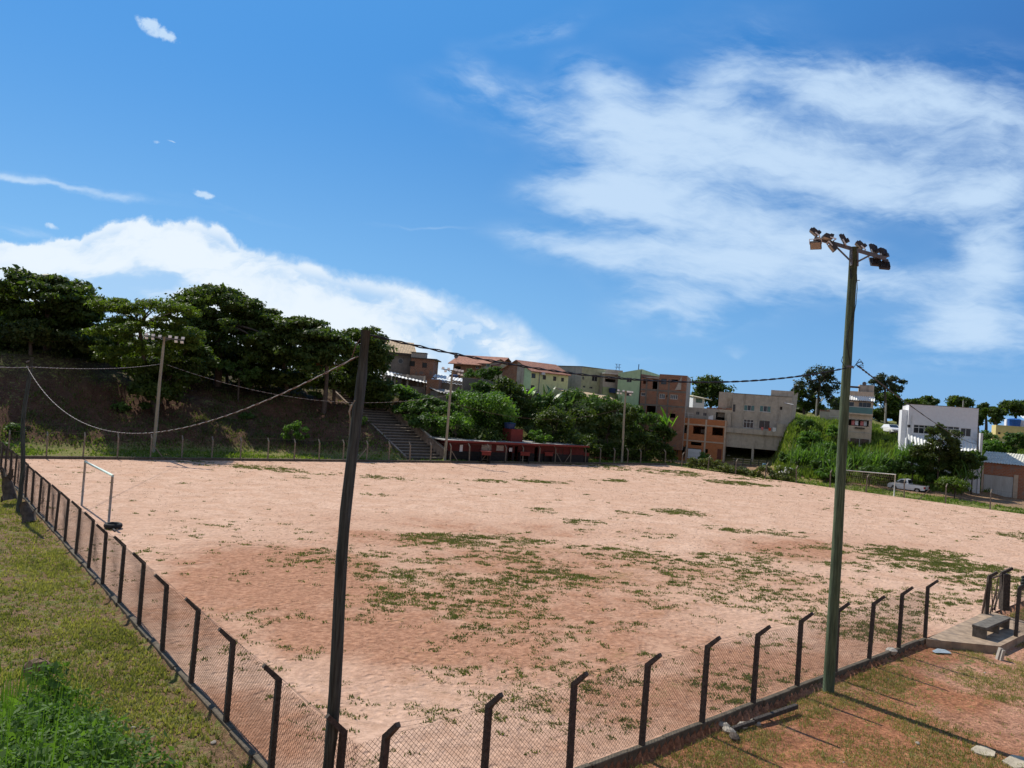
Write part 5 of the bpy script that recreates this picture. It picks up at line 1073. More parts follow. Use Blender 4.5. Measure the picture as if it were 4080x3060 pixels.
B.bars('parapet_cap', CONC, [(upx0-.05, B.W+.4, 1.12, 1.35, zt+.003, zt+.07)]); m = MB(); q1 = B.loc(*z66(1745, 515), 1.); q2 = B.loc(*z66(1860, 540), 1.); m.tube([(q1[0], .9, q1[1]), (q2[0], .2, q2[1])], .05, 6); m.build('drain_pipe', WHITE, B.o)
m = MB(); q = B.loc(*z66(1790, 400), 2); m.face([(B.W+.36, 1.25, zb_-3), (B.W+.7, 4, zb_-3), (B.W+1.25, 4, zt+.9), (B.W+.36, 1.25, zt)]); m.face([(B.W+.3, 1.3, zb_-3), (B.W+.3, 1.3, zt), (B.W+1.15, 4, zt+.9), (B.W+.6, 4, zb_-3)]); m.build('side_wall', PLAST, B.o)
sil = B.loc(*z66(1300, 1050)); 
for k, (px, py, mm, hh) in enumerate([(1450, 858, PINKP, .45), (1550, 855, ORANGEP, .42), (1605, 868, WHITE, .62)]):
    q = B.loc(px/3.318+2600, py/3.318+1450); o = empty('bucket' if k < 2 else 'sheet', (0, 0, 0)); nm = ['pink cloth bundle on the grey house balcony ledge', 'orange bucket on the grey house balcony ledge', 'white sheet hung over the grey house balcony ledge'][k]
    wpt = Vector((B.a[0]+B.e[0]*q[0]+B.n[0]*-.27, B.a[1]+B.e[1]*q[0]+B.n[1]*-.27, rl+B.z0)); o.location = wpt; tag(o, nm, ['cloth', 'bucket', 'sheet'][k]); m = MB()
    if k == 2: m.box(-.25, .3, -.12, -.09, -.1, .5); m.box(-.25, .3, -.12, .12, .5, .53)
    else: m.tube([(0, 0, 0), (0, 0, hh), (0, 0, hh*1.02)], [.15, .22, .16], 12)
    m.build('body', mm, o)
# junk in the ground floor bays
jk = [(1110, 1290, .35, .9, DBLUE, 'dark crate'), (1190, 1295, .3, .8, GLASSG, 'green gas bottle'), (1240, 1298, .3, .75, FRAMEG, 'grey drum'), (1000, 1280, .5, 1.6, PLAST, 'stack of shelves'), (1420, 1300, .7, 1.7, PLASTD, 'dark cupboard'), (1560, 1305, .5, .9, FRAMEG, 'pale box')]
for px, py, wd_, hh, mm, nm in jk:
    q = B.loc(px/3.318+2600, py/3.318+1450, 3.); p = (B.a[0]+B.e[0]*q[0]+B.n[0]*3, B.a[1]+B.e[1]*q[0]+B.n[1]*3, B.z0); o = empty(nm.split(' ', 1)[1].replace(' ', '_') if nm.split()[0] != 'stack' else 'shelves', p, B.o.rotation_euler.z); tag(o, nm+' stored in the open ground floor of the big grey house', nm.split()[-1])
    m = MB(); m.box(-wd_/2, wd_/2, -.2, .2, 0, hh); m.box(-wd_/2-.03, wd_/2+.03, -.23, .23, hh+.002, hh+.05); m.box(-wd_/2+.05, wd_/2-.05, -.23, -.202, .1, hh*.55); m.build('body', mm, o)
# thin street pole beside it
def streetpole(px, ytop, ybot, Y, label, arm=None, r=.09, lampx=None):
    b0 = at(px, ybot, Y); t0 = at(px+(ybot-ytop)*.06, ytop, Y); o = empty('street_lamp' if lampx else 'street_pole', b0); tag(o, label, 'street lamp' if lampx else 'pole'); m = MB(); m.tube([(0, 0, -1), t0-b0], [r*1.3, r], 8); m.build('pole', CONCL if r > .08 else STEEL, o)
    if lampx: m = MB(); q = at(*lampx, Y-1)-b0; e_ = t0-b0-Vector((0, 0, 2.)); m.tube([e_, (e_+q)/2+Vector((0, 0, .3)), q], .045, 6); m.build('lamp_arm', STEEL, o); m = MB(); m.bar(q, q+(q-e_).normalized()*.7, .22, .14); m.build('lamp_head', LAMPS, o)
    if arm: m = MB(); m.bar(t0-b0+Vector((-.8, 0, -.4)), t0-b0+Vector((.8, 0, -.4)), .1, .1); m.build('crossarm', WOODD, o)
    return o
streetpole(3156, 1532, 1665, 124, 'thin dark pole at the right corner of the big grey house', r=.07)
streetpole(3252, 1588, 1640, 150, 'grey street lamp pole in front of the big eucalyptus', r=.12, lampx=(3272, 1597))
streetpole(3527, 1606, 1668, 140, 'concrete street lamp right of the narrow tall house', r=.12, lampx=(3510, 1621))
streetpole(3837, 1596, 1622, 120, 'dark pole rising behind the roof of the white building', r=.09)
streetpole(3895, 1712, 1775, 97, 'slim greenish pole where the black cable ends right of the white building', r=.07)
streetpole(2034, 1437, 1465, 124, 'short dark pole beside the gable of the light green house', r=.08)
streetpole(3972, 1706, 1772, 128, 'dark pole in front of the yellow house', r=.09)
# low walls and far house on the ridge
B = Bld('wall', 'low stained concrete yard walls on the ridge between eucalyptus and narrow house', 3262, 3420, 132, 130, 6.4, 'wall'); za = B.loc(3280, 1633)[1]; zb2 = B.loc(3340, 1662)[1]
m = MB(); m.box(0, 1.5, 0, .2, -2, za); m.box(1.5, B.W, 0, .2, -2, zb2); m.box(1.5, B.W-1.3, 3, 3.2, -2, za+.2); m.build('wall_panel', PLAST, B.o); B.bars('coping', ROOFW, [(1.5, B.W, -.05, .25, zb2+.002, zb2+.07)])
B.bars('brick_course', OLDBRICK, [(0, 1.6, -.02, .0, za-.25, za)]); o = B.gable(B.W-1.9, B.W+1.2, 4, 8, za+.2, za+1.1, TILE, .3, 'y', wallm=PLAST); B.bars('room', PLAST, [(B.W-1.9, B.W+1.2, 4.02, 7.98, -1, za+.19)])
# narrow tall house
B = Bld('house', 'narrow four storey beige house with glass balcony right of the tall green pole', 3366, 3480, 113, 111.6, 1.)
f = lambda *q: R4(B, z7, *q); hs_ = [f(945, 500, 1008, 575), f(1065, 508, 1228, 578), f(955, 740, 1200, 822), f(945, 985, 1210, 1082), f(1120, 1185, 1200, 1255)]
x0_ = 0; hs_[0] = (hs_[0][0]-1.2, *hs_[0][1:]); hs_[2] = (hs_[2][0]-.8, *hs_[2][1:]); zt = B.loc(*z7(1100, 365))[1]; xr = B.loc(*z7(1243, 800))[0]
B.wall(W=xr, H=zt, D=5, m=PLASTB, holes=hs_)
B.window(hs_[0], FRAMEW, GLASS, 1, y0=.1); B.window(hs_[1], FRAMEG, GLASS, 2, y0=.1); B.window(hs_[3], FRAMEW, GLASS, 1, sill=True); B.window(hs_[4], FRAMED, DARKIN, 0); h = hs_[2]
lc = empty('laundry', (B.a[0], B.a[1], B.z0), B.o.rotation_euler.z); tag(lc, 'pink and white laundry hanging in the third floor opening of the narrow house', 'laundry'); m = MB()
for k, (a, c) in enumerate(((.05, 0), (.2, 1), (.42, 0), (.56, 1))): m.box(h[0]+(h[1]-h[0])*(.25+a), h[0]+(h[1]-h[0])*(.25+a)+.42, .5+.02*k, .53+.02*k, h[2]+.1, h[3]-.15, m=c)
m.build('clothes', [PINKP, WHITE], lc)
gb = f(950, 575, 1235, 655); B.bars('glass_balcony', GLASSG, [(0, xr-.1, -.5, -.46, gb[2], gb[3])]); B.bars('balcony_rail', FRAMEW, [(0, xr-.08, -.53, -.43, gb[3]+.002, gb[3]+.06)]); B.bars('balcony_slab', PLASTB, [(0, xr, -.55, -.02, gb[2]-.2, gb[2]-.002)])
aw = f(955, 430, 1250, 480); B.corr(0, xr+.1, -.9, -.02, aw[2]-.05, aw[3]+.05, ROOFW, .3, .05, 'awning'); B.bars('beam', FRAMED, [(0, xr, -.85, -.75, aw[2]-.25, aw[2]-.12)])
tw = R4(B, z7, 1085, 280, 1255, 365); B.bars('roof_tank_room', PLAST, [(tw[0], xr+.05, 1, 4, zt+.003, B.loc(*z7(1170, 278), 1)[1])]); dish(B, (tw[0]+.6), .9, B.loc(*z7(1148, 262), 1)[1], .3)
B.bars('roof_shade', mat('brown_board', (.12, .07, .05), .8, .2, 3, 0), [(-.3, tw[0]-.02, -.1, 3, zt+.6, zt+.75)]); B.bars('floor_band', CONCL, [(0, xr, -.04, -.005, z-.06, z+.06) for z in (B.loc(*z7(1080, 905))[1], B.loc(*z7(1080, 735))[1], B.loc(*z7(1080, 660))[1])]); B.bars('planter', BARK, [(xr*.3, xr*.7, -.25, -.05, h[2]-.42, h[2]-.18)])
# white building
B = Bld('house', 'large plain white building with a band of windows and ribbed awning at right', 3607, 3884, 102.5, 99.2, 2.6)
f = lambda *q: R4(B, z8, *q); hs_ = [f(410, 580, 446, 613), f(480, 585, 740, 690), f(755, 598, 1032, 700), f(1046, 622, 1174, 722)]
zt = B.loc(*z8(800, 355))[1]; B.wall(H=zt, D=12, m=WHITE, holes=hs_)
B.window(hs_[0], FRAMED, GLASS, 1); B.window(hs_[1], FRAMEW, GLASS, 3, 1); B.window(hs_[2], FRAMEW, GLASS, 3, 1); B.window(hs_[3], FRAMEW, GLASS, 1)
aw = f(390, 760, 1205, 850); B.corr(.1, B.W-.1, -2.6, -.05, aw[2]-.15, aw[3]+.35, ROOFW, .38, .06, 'awning'); B.bars('awning_beam', FRAMED, [(.1, B.W-.1, -2.55, -2.4, aw[2]-.5, aw[2]-.22)])
B.bars('side_pier', WHITE, [(-.25, -.02, -2.5, 0, -2.5, aw[2]+.9)]); B.bars('side_pier', WHITE, [(B.W+.02, B.W+.3, -2.5, 0, -2.5, aw[3]+1.3)]); B.bars('side_block', WHITE, [(-.75, -.02, 1., 6, -2, zt-.8)]); B.bars('lower_wall', WHITE, [(0, B.W, -2.35, -2.2, -2.5, aw[2]-.5)]); B.bars('downpipe', FRAMEW, [(.35, .45, -.12, -.02, aw[3], aw[3]+3)]); B.bars('roof_edge', FRAMED, [(-.05, B.W+.05, -.04, 12.05, zt+.003, zt+.06)])
# yellow house
B = Bld('house', 'yellow house with a white parapet and blue roof tanks at the right edge', 3962, 4200, 128, 124, 4.6)
f = lambda *q: R4(B, z8, *q); hs_ = [f(1497, 668, 1528, 694), f(1595, 676, 1694, 736)]; zt = B.loc(*z8(1600, 590))[1]; B.wall(H=zt, D=9, m=YELL, holes=hs_); B.window(hs_[0], FRAMED, GLASS, 0); B.window(hs_[1], FRAMED, GLASSG, 2)
pr_ = f(1440, 745, 1660, 795); B.bars('balcony', YELL, [(-.4, B.W*.6, -1.2, -.05, pr_[2]-2.2, pr_[3])]); B.bars('balcony_cap', WHITE, [(-.45, B.W*.6, -1.25, -.0, pr_[2]-.02, pr_[2]+.12)]); B.bars('parapet', WHITE, [(1.6, B.W, 2, 6, zt+.003, B.loc(*z8(1700, 520), 2)[1])]); B.corr(4, B.W, 2, 7, B.loc(*z8(1750, 515), 2)[1]+.2, B.loc(*z8(1750, 505), 2)[1]+.6, ROOFW, .5)
for k, px in enumerate((1665, 1715)): q = B.loc(*z8(px, 585), 1.2); tank(B, q[0], 1.2, zt+.01, .7, 1.3, BLUEP)
# brick garage
B = Bld('garage', 'low brick garage with a pale ribbed metal gate and corrugated roof at the right edge', 3914, 4260, 98.5, 93, -.1, 'garage')
f = lambda *q: R4(B, z8, *q); gt = f(1318, 1172, 1680, 1440); zt = B.loc(*z8(1400, 1035))[1]; gt = (gt[0], gt[1], -.3, B.loc(*z8(1500, 1190))[1]); B.wall(H=zt, D=8, m=GARBRICK, holes=[gt])
m = MB(); n = 26
for k in range(n): x = gt[0]+.03+(gt[1]-gt[0]-.06)*k/n; w4 = (gt[1]-gt[0]-.06)/n; m.box(x, x+w4*.55, .04, .09, .02, gt[3]-.03); m.box(x+w4*.55+.001, x+w4-.001, .07, .085, .02, gt[3]-.03)
m.build('gate', GATEM, B.o); m = MB(); m.box(gt[1]+.02, gt[1]+.5, -.05, -.01, -.5, gt[3]+.3); m.build('plaster_pier', PLASTB, B.o); B.corr(-.5, B.W, -.5, 8.2, zt+.05, zt+1.3, mat('weathered_zinc', (.52, .5, .42), .6, .3, 1.2, 0, stain=.4, stainc=(.3, .27, .22)), .32, .04); B.bars('corner_column', PLASTB, [(-.2, .0, -.1, .3, -.5, zt-.1)]); B.bars('patch_roof_sheet', ROOFW, [(2.0, 4.6, .6, 2.6, zt+.32, zt+.36)]) if False else None
# red changing room building
ul = G(1775, 1841); ur = G(2335, 1852); dv = (ur-ul)/np.linalg.norm(ur-ul)
B = Bld('changing_room', 'long low maroon and black building with a thin flat roof at the foot of the hill', 1782, 2322, ul[1]+2.2, ur[1]+1.0, 0., 'building')
f = lambda *q: R4(B, z4, *q); 
zt = 2.35; W_ = B.W; cob = [f(55, 1285, 175, 1330), f(235, 1288, 325, 1338)]; dw = [f(370, 1320, 420, 1500), f(450, 1290, 490, 1500), f(690, 1300, 735, 1500)]
cob = [(a, b2, 1.35, 2.0) for a, b2, c, d in cob]; dw = [(a, b2, -.1, 1.95) for a, b2, c, d in dw]; wn = [(f(965, 1310, 1040, 1360)[0], f(965, 1310, 1040, 1360)[1], 1.2, 1.9)]
B.wall(H=zt, D=4.5, m=MAROON, holes=cob+dw+wn, zb=-.5)
xs2 = sorted([0]+[v for d in dw for v in d[:2]]+[W_]); B.bars('black_dado', BLACKP, [(xs2[i]+.001, xs2[i+1]-.001, -.035, -.003, -.3, 1.15) for i in range(0, len(xs2), 2)])
m = MB()
for a, b2, c, d in cob:
    for k in range(11): x = a+(b2-a)*k/10; m.box(x-.025, x+.025, .03, .1, c, d)
    for k in range(5): z = c+(d-c)*k/4; m.box(a, b2, .028, .102, z-.025, z+.025)
m.build('vent_block_lattice', mat('pale_lattice', (.6, .52, .45), .9, .2, 4, 0), B.o); B.window(wn[0], FRAMED, MAROON, 1)
m = MB(); m.box(-1., W_+.1, -1.0, 5., zt+.003, zt+.09); m.build('roof', ROOFG, B.o); m = MB(); m.box(-1.02, W_+.12, -1.06, -1.003, zt-.12, zt+.11); m.build('fascia', REDP, B.o)
bd = f(385, 1322, 420, 1358); B.bars('notice_board', WHITE, [(bd[0], bd[1], -.09, -.05, 1.3, 1.75)]); q = R4(B, z3, 1190, 1330, 1222, 1372); B.bars('notice_board', WHITE, [(q[0], q[1], -.09, -.05, 1.1, 1.9)])
tw = f(470, 1110, 612, 1250); B.bars('tank_tower', REDP, [(tw[0], tw[1], 1.2, 3.4, zt+.1, zt+1.65)]); tank(B, tw[0]+.3, 2.2, zt+1.67, .75, .75, DBLUE)
# team benches shelters in front of it
for k, (xa, xb, lab) in enumerate([(50, 158, 'left small red roofed team shelter in front of the maroon building'), (515, 625, 'second red roofed team shelter, left of the braced fence posts'), (808, 905, 'red roofed team shelter amid the leaning braces'), (1170, 1336, 'boxy red and black team shelter at the right end of the maroon building')]):
    a = z4(xa, 1500); b2 = z4(xb, 1505); ya = G(a[0], 1847)[1]+.6; yb = G(b2[0], 1849)[1]+.6; S_ = Bld('team_shelter', lab, a[0], b2[0], ya, yb, 0., 'shelter', 'team shelters in front of the maroon building'); w5 = S_.W
    S_.bars('side_wall', BLACKP, [(0, .1, 0, 1.3, -.2, 1.3), (w5-.1, w5, 0, 1.3, -.2, 1.3), (.1, w5-.1, 1.2, 1.3, -.2, 1.3)]+([(.1, w5-.1, 0, .1, -.2, 1.25)] if k == 3 else [])); S_.bars('bench', CONC, [(.12, w5-.12, .8, 1.18, .35, .43)])
    S_.bars('roof', REDP, [(-.06, w5+.06, -.12, 1.34, 1.302, 1.42)]); S_.bars('upper_panel', REDP, [(.0, w5, -.1, -.05, .95 if k != 3 else 1.0, 1.3)])
B = Bld('tool_shelter', 'plain dark shelter wall standing left of the boxy team shelter', 2230, 2262, ul[1]+8, ul[1]+8.7, 0, 'shelter') if False else None

# ------------------------------------------------------------------ stairs up the hill
s0 = np.array([-11.3, 84.6]); s1_ = np.array([-7.2, 87.9]); ud = (s1_-s0)/np.linalg.norm(s1_-s0); wS = 5.0; nd = np.array([-ud[1], ud[0]])
r = empty('staircase', (s0[0], s0[1], 0), atan2(ud[1], ud[0])); tag(r, 'wide concrete stairs climbing the shaded slope beside the grey side wall', 'stairs')
m = MB(); nst = 24; sh, sdp = .285, .75
def stp(k): return k*sdp+(1.1 if k >= 12 else 0), (k+1)*sh
for k in range(nst):
    y, z = stp(k); m.box(0, wS, y, y+sdp+(1.1 if k == 11 else 0), z-1.4, z)
m.build('steps', mat('stair_concrete', (.1, .085, .07), .9, .3, 4, .3, stain=.5), r)
m = MB()
for k in range(nst): y, z = stp(k); m.box(-.01, wS+.01, y-.04, y+.3, z+.002, z+.05)
m.build('painted_sunlit_step_edges', mat('stair_edge', (.3, .25, .2), .9, .3, 3, .2), r)  # pale strips put the sunlit tread edges into the colour
m = MB()
for xx, hh in ((-.3, .35), (wS+.05, 1.1)):
    for (ya, za_, yb, zb3) in ((-.3, .1, 9.2, 3.5), (9.2, 3.5, 10.2, 3.6), (10.2, 3.6, 19.6, 7.0)):
        k1 = (zb3-za_)/(yb-ya); m.box(0, 1, 0, 1, 0, 1, Matrix(((.25, 0, 0, xx), (0, yb-ya, 0, ya), (0, zb3-za_, hh+1.2, za_-1.2), (0, 0, 0, 1))))
m.build('side_wall', mat('stair_wall', (.27, .2, .15), .9, .4, 2, .3, stain=.7), r)
m = MB()
for xx, hh in ((wS+.02, 1.1),):
    for (ya, za_, yb, zb3) in ((-.3, .1, 9.2, 3.5),): m.bar((xx+.14, ya, za_+hh+.04), (xx+.14, yb, zb3+hh+.04), .34, .07)
m.build('wall_coping', CONCL, r)

# ------------------------------------------------------------------ bushes of the middle and right slopes
def bush(px, py, rx, ry, Y, lm, lab, nc=26, size=.15, per=95, cat='shrub', name='shrub', rc=None, flat=.7, trunk=True, extra=()):
    cr = [crown_px(px, py, rx, ry, Y)]+[crown_px(*e, Y) for e in extra]; b0 = gbase(px, Y); b0 = (b0[0], b0[1], min(b0[2], cr[0][0].z-.2)); rc = rc or max(.35, rx/FPX*Y*.3)
    return tree(name, lab, cat, b0, cr, lm, rc, per, size, nc, .09, flat, 7, trunk=trunk, hollow=.45)
for a in [(1590, 1570, 55, 28, 99, BR, 'bright broad leaved bush below the porch house left'), (1640, 1590, 40, 30, 99, MD, 'green bush below the porch house pillars'), (1650, 1640, 60, 45, 95, MD, 'loose green bush beside the upper stairs'),
          (1610, 1640, 40, 35, 97, MD, 'small bush next to the stair landing'), (1700, 1700, 65, 45, 92, MD, 'rounded bush left of the middle floodlight pole'), (1720, 1620, 60, 40, 97, MD, 'leafy bush behind the middle floodlight pole'),
          (1820, 1700, 75, 48, 92, BR, 'bright round bush right of the middle floodlight pole above the maroon roof'), (1840, 1590, 55, 30, 101, BR, 'pale leaved bush under the patched shed roof'), (1790, 1650, 60, 40, 95, MD, 'dense bush with leaning poles'),
          (1945, 1630, 110, 60, 96, BR, 'large domed bright green tree in the middle of the bushes', 60, .15, 110), (1955, 1700, 85, 50, 97, MD, 'shaded lower bush beneath the domed bright tree', 44), (1910, 1500, 52, 30, 121, MD, 'tree in the yard of the tile roofed brick house'),
          (1980, 1492, 40, 28, 121, MD, 'second yard tree below the grey gable wing'), (2020, 1550, 60, 42, 104, DK, 'dark creeper covered tree below the narrow shed', 34), (2050, 1610, 70, 60, 103, DK, 'dark tall bush right of the domed bright tree', 44), (1925, 1545, 40, 22, 107, MD, 'small bush against the long yard wall'),
          (2120, 1690, 85, 60, 103, DK, 'dark thicket behind the red tank tower', 46), (2210, 1690, 90, 65, 100, DK, 'dark thicket under the banana plants', 46), (2170, 1620, 70, 40, 104, MD, 'green bush left under the banana plants', 30), (2300, 1610, 80, 45, 108, MD, 'bush right of the banana plants below the lean to roof', 36),
          (2300, 1700, 80, 70, 104, DK, 'dark bush left of the feathery tree', 46), (2390, 1620, 60, 40, 110, MD, 'bush below the mossy wall house', 24), (2150, 1745, 50, 28, 96, BR, 'small bright bush just behind the maroon roof', 16), (2250, 1760, 120, 25, 99, DK, 'low dark undergrowth behind the right half of the maroon roof', 26),
          (2380, 1800, 80, 30, 108, DK, 'dark undergrowth left of the feathery tree foot', 30), (2560, 1825, 110, 26, 112.5, DK, 'dark undergrowth right of the feathery tree foot', 30), (2470, 1800, 70, 30, 109, DK, 'dark undergrowth behind the feathery tree foot', 24),
          (1890, 1745, 130, 26, 94.5, DK, 'low dark undergrowth behind the left half of the maroon roof', 34),
          (2580, 1700, 70, 50, 113, MD, 'pale green grassy bush left of the orange block house', 34), (2560, 1770, 70, 50, 111, DK, 'shaded bush right of the rightmost floodlight pole', 34), (2640, 1760, 50, 60, 113, DK, 'dark bush touching the orange block house', 34), (2650, 1805, 40, 30, 112, DK, 'low dark shrub at the corner of the orange block house', 18), (2520, 1640, 45, 28, 115, MD, 'bush at the foot of the mint house', 20),
          (2806, 1825, 22, 20, 114, BR, 'bright shrub in front of the white shutter of the orange block house', 14, .12),
          (3130, 1830, 30, 26, 106, MD, 'grey green shrub at the corner of the big grey house', 16), (3230, 1760, 50, 45, 106, BR, 'bright bush halfway up the green bank', 30), (3290, 1800, 45, 40, 104, BR, 'tall weeds left of the tall green pole', 26), (3200, 1830, 50, 26, 104, BR, 'leafy weeds below the shaded bank', 26), (3280, 1860, 50, 30, 98, MD, 'weeds behind the fence left of the tall green pole', 24),
          (3300, 1895, 50, 22, 96, BR, 'low weeds beside the white sack heap', 20), (3540, 1800, 42, 46, 109, DK, 'dark scrub added for the deep shade in the gap between narrow and white buildings', 30), (3500, 1835, 45, 30, 104, DK, 'dark low scrub added for the shade beside the foot of the narrow house', 22), (3330, 1730, 40, 30, 112, BR, 'bright bush high on the bank left of the pole', 22), (3210, 1700, 36, 26, 112, MD, 'darker bush near the top of the bank beside the big grey house', 18),  # two dark scrubs added in the gap to stand for its shade
          (3560, 1870, 60, 40, 96.5, MD, 'bush behind the right post of the netted goal', 30), (3640, 1850, 60, 50, 96, MD, 'dense bush left in front of the white building', 36), (3765, 1870, 80, 50, 95, DK, 'dark thicket behind the white pickup', 46),
          (3840, 1860, 60, 60, 94, DK, 'dark bush left of the brick garage', 40), (3810, 1935, 70, 22, 89, YG, 'heap of yellowing weeds right of the pickup', 24), (3880, 1830, 40, 40, 96, MD, 'bush leaning on the brick garage corner', 22), (3725, 1900, 50, 24, 95, MD, 'low weeds behind the pickup bed', 20),
          (3470, 1880, 50, 26, 94, MD, 'low bush behind the goal net', 20), (4050, 1760, 45, 45, 108, MD, 'bush in front of the yellow house at the right edge', 30), (3960, 1790, 60, 30, 110, BR, 'bright shrubs on the slope above the garage roof', 26), (3900, 1745, 50, 25, 118, MD, 'scrub right of the white building', 20), (3390, 1850, 40, 30, 99, BR, 'weeds at the foot of the narrow house', 20)]:
    bush(*a)
tree('feathery_tree', 'tall dark feathery tree beside the rightmost floodlight pole', 'tree', gbase(2440, 109), [crown_px(2400, 1690, 70, 60, 109), crown_px(2430, 1740, 90, 70, 109), crown_px(2470, 1660, 70, 50, 110), crown_px(2500, 1720, 50, 60, 110)], DK, .7, 150, .14, 72, .14, .8, 16)
tree('garden_tree', 'small dark tree with drooping leaves in front of the white building', 'tree', gbase(3740, 94), [crown_px(3745, 1730, 60, 32, 94), crown_px(3750, 1780, 75, 50, 94), crown_px(3700, 1820, 60, 50, 94), crown_px(3790, 1830, 60, 50, 94)], DK2, .6, 120, .14, 66, .12, .7, 14)
# cane clumps: arching long leaves
def strap_leaves(name, label, cat, base, n, L, wd, lm, spread=.6, up=(.9, 1.5), droop=1.1, stem=0., segs=6, group=None):
    base = Vector(base); r = empty(name, base); tag(r, label, cat, group); m = MB()
    for k in range(n):
        a = random.uniform(0, 2*pi); el = random.uniform(*up); l = L*random.uniform(.6, 1.15); p = Vector((random.gauss(0, spread), random.gauss(0, spread), stem*random.uniform(.3, 1))); d = Vector((cos(a)*cos(el), sin(a)*cos(el), sin(el))); s = Vector((-sin(a), cos(a), 0)); pts_ = []
        for j in range(segs+1):
            f = j/segs; ww = wd*(sin(min(f*1.15+.08, 1)*pi)**.6)*.5+.002; pts_.append((p-s*ww, p+s*ww)); d = (d+Vector((0, 0, -droop/segs*(.4+f)))).normalized(); p = p+d*l/segs
        i0 = len(m.v)
        for q in pts_: m.v += [tuple(q[0]), tuple(q[1])]
        for j in range(segs): m.f.append((i0+2*j, i0+2*j+1, i0+2*j+3, i0+2*j+2)); m.m.append(0)
    m.build('leaves', lm, r)
    if stem: m = MB(); [m.tube([(random.gauss(0, spread*.5), random.gauss(0, spread*.5), -.3), (random.gauss(0, spread*.6), random.gauss(0, spread*.6), stem)], [.13, .08], 7) for _ in range(3)]; m.build('stem', BARK, r)
    return r
BAN = leafmat('banana_leaf', (.045, .085, .03), (.1, .16, .055), .35, .4); CANE = leafmat('cane_leaf', (.06, .13, .02), (.14, .24, .05), .4)
for px, py, Y, n, L, lm, lab in [(2185, 1640, 105, 20, 3.6, BAN, 'large banana plant with ragged drooping leaves in the centre of the bushes'), (2255, 1650, 106, 14, 3.2, BAN, 'second banana plant right of the large ragged one'), (2130, 1660, 104, 12, 2.8, BAN, 'banana plant with low leaves behind the red tank tower'),
                                 (2450, 1640, 113, 12, 2.6, BAN, 'banana plant in front of the mint house'), (2655, 1715, 113.5, 14, 2.8, leafmat('banana_bright', (.09, .2, .02), (.2, .38, .05), .45, .4), 'bright yellow green banana plant beside the orange block house'), (2110, 1610, 104, 6, 2., leafmat('banana_bright', (.1, .2, .02), (.2, .38, .05)), 'single bright banana sapling left of the large banana plant')]:
    b0 = at(px, py, Y); strap_leaves('banana_plant', lab, 'banana plant', b0, n, L, .55, lm, .5, (.5, 1.45), 1.2, 1.4)
for px, py, Y, n, lab in [(3270, 1850, 100, 90, 'clump of cane left of the tall green pole behind the fence'), (3420, 1870, 98, 110, 'clump of cane at the foot of the narrow house'), (3490, 1880, 97, 110, 'clump of cane between the narrow house and the goal'), (3625, 1850, 95.5, 130, 'tall bright clump of cane in front of the white building'), (3340, 1900, 96, 70, 'cane behind the tall green pole'), (3170, 1860, 103, 80, 'cane near the big grey house'), (3835, 1925, 93, 60, 'sprawling cane right of the pickup')]:
    b0 = at(px, py, Y); strap_leaves('cane_clump', lab, 'cane', b0, n, 3.2, .11, CANE, .8, (.8, 1.5), 1.6, 1.)
# hedge along the right edge of the pitch
r = empty('hedge', (PF[0]+3, PF[1]-2, 0)); tag(r, 'scruffy low hedge along the pitch in front of the two houses', 'hedge'); cs = []; rs = []
for k in range(90):
    f = k/89; p = PF+dE*(3+f*15.5)+oE*(.6+random.uniform(0, .9)); cs.append((p[0]-r.location.x, p[1]-r.location.y, random.uniform(.1, 1.1+.4*sin(f*9)))); s = random.uniform(.3, .6); rs.append((s, s, s*.8))
V, Fc = leafcloud(np.array(cs), np.array(rs), 90, .11, .4); npmesh('leaves', V, Fc, leafmat('hedge_leaf', (.05, .075, .02), (.14, .16, .045), .35), r)
# background trees
tree('round_tree', 'dark round tree behind the small white house', 'tree', gbase(2830, 165), [crown_px(2830, 1580, 62, 60, 165), crown_px(2820, 1530, 45, 18, 165), crown_px(2790, 1590, 30, 45, 165)], DK, 1.5, 170, .28, 44, .4, .6, 8)
tree('eucalyptus', 'big open crowned eucalyptus left of the tall green pole', 'tree', gbase(3250, 158), [crown_px(3275, 1492, 52, 26, 158), crown_px(3215, 1535, 38, 34, 158), crown_px(3300, 1540, 36, 48, 158), crown_px(3255, 1570, 60, 34, 158), crown_px(3310, 1600, 25, 25, 158), crown_px(3190, 1550, 18, 16, 158)], EU, 1.0, 110, .2, 62, .3, .75, 24, hollow=.5)
tree('background_tree', 'dark bushy trees under the eucalyptus on the ridge left side', 'tree', gbase(3200, 160), [crown_px(3190, 1590, 40, 35, 160), crown_px(3240, 1620, 50, 25, 160)], DK, 1.2, 130, .26, 24, .3, .7, 5)
tree('background_tree', 'dark tree between the eucalyptus and the tall green pole', 'tree', gbase(3340, 162), [crown_px(3345, 1615, 30, 28, 162)], DK, 1.2, 130, .26, 14, .3, .7, 5)
tree('eucalyptus', 'open branched tree with separate tufts right of the narrow tall house', 'tree', gbase(3525, 150), [crown_px(3510, 1510, 24, 16, 150), crown_px(3490, 1528, 22, 12, 150), crown_px(3565, 1518, 22, 14, 150), crown_px(3545, 1545, 34, 16, 150), crown_px(3590, 1523, 12, 8, 150), crown_px(3585, 1552, 16, 9, 150), crown_px(3530, 1530, 22, 12, 150), crown_px(3500, 1555, 26, 14, 150)], EU, .7, 80, .19, 46, .27, .7, 30, hollow=.4)
tree('background_tree', 'dark broad tree below the open branched tree', 'tree', gbase(3530, 156), [crown_px(3520, 1600, 55, 45, 156), crown_px(3570, 1610, 32, 30, 156)], DK, 1.2, 150, .26, 34, .3, .6, 6)
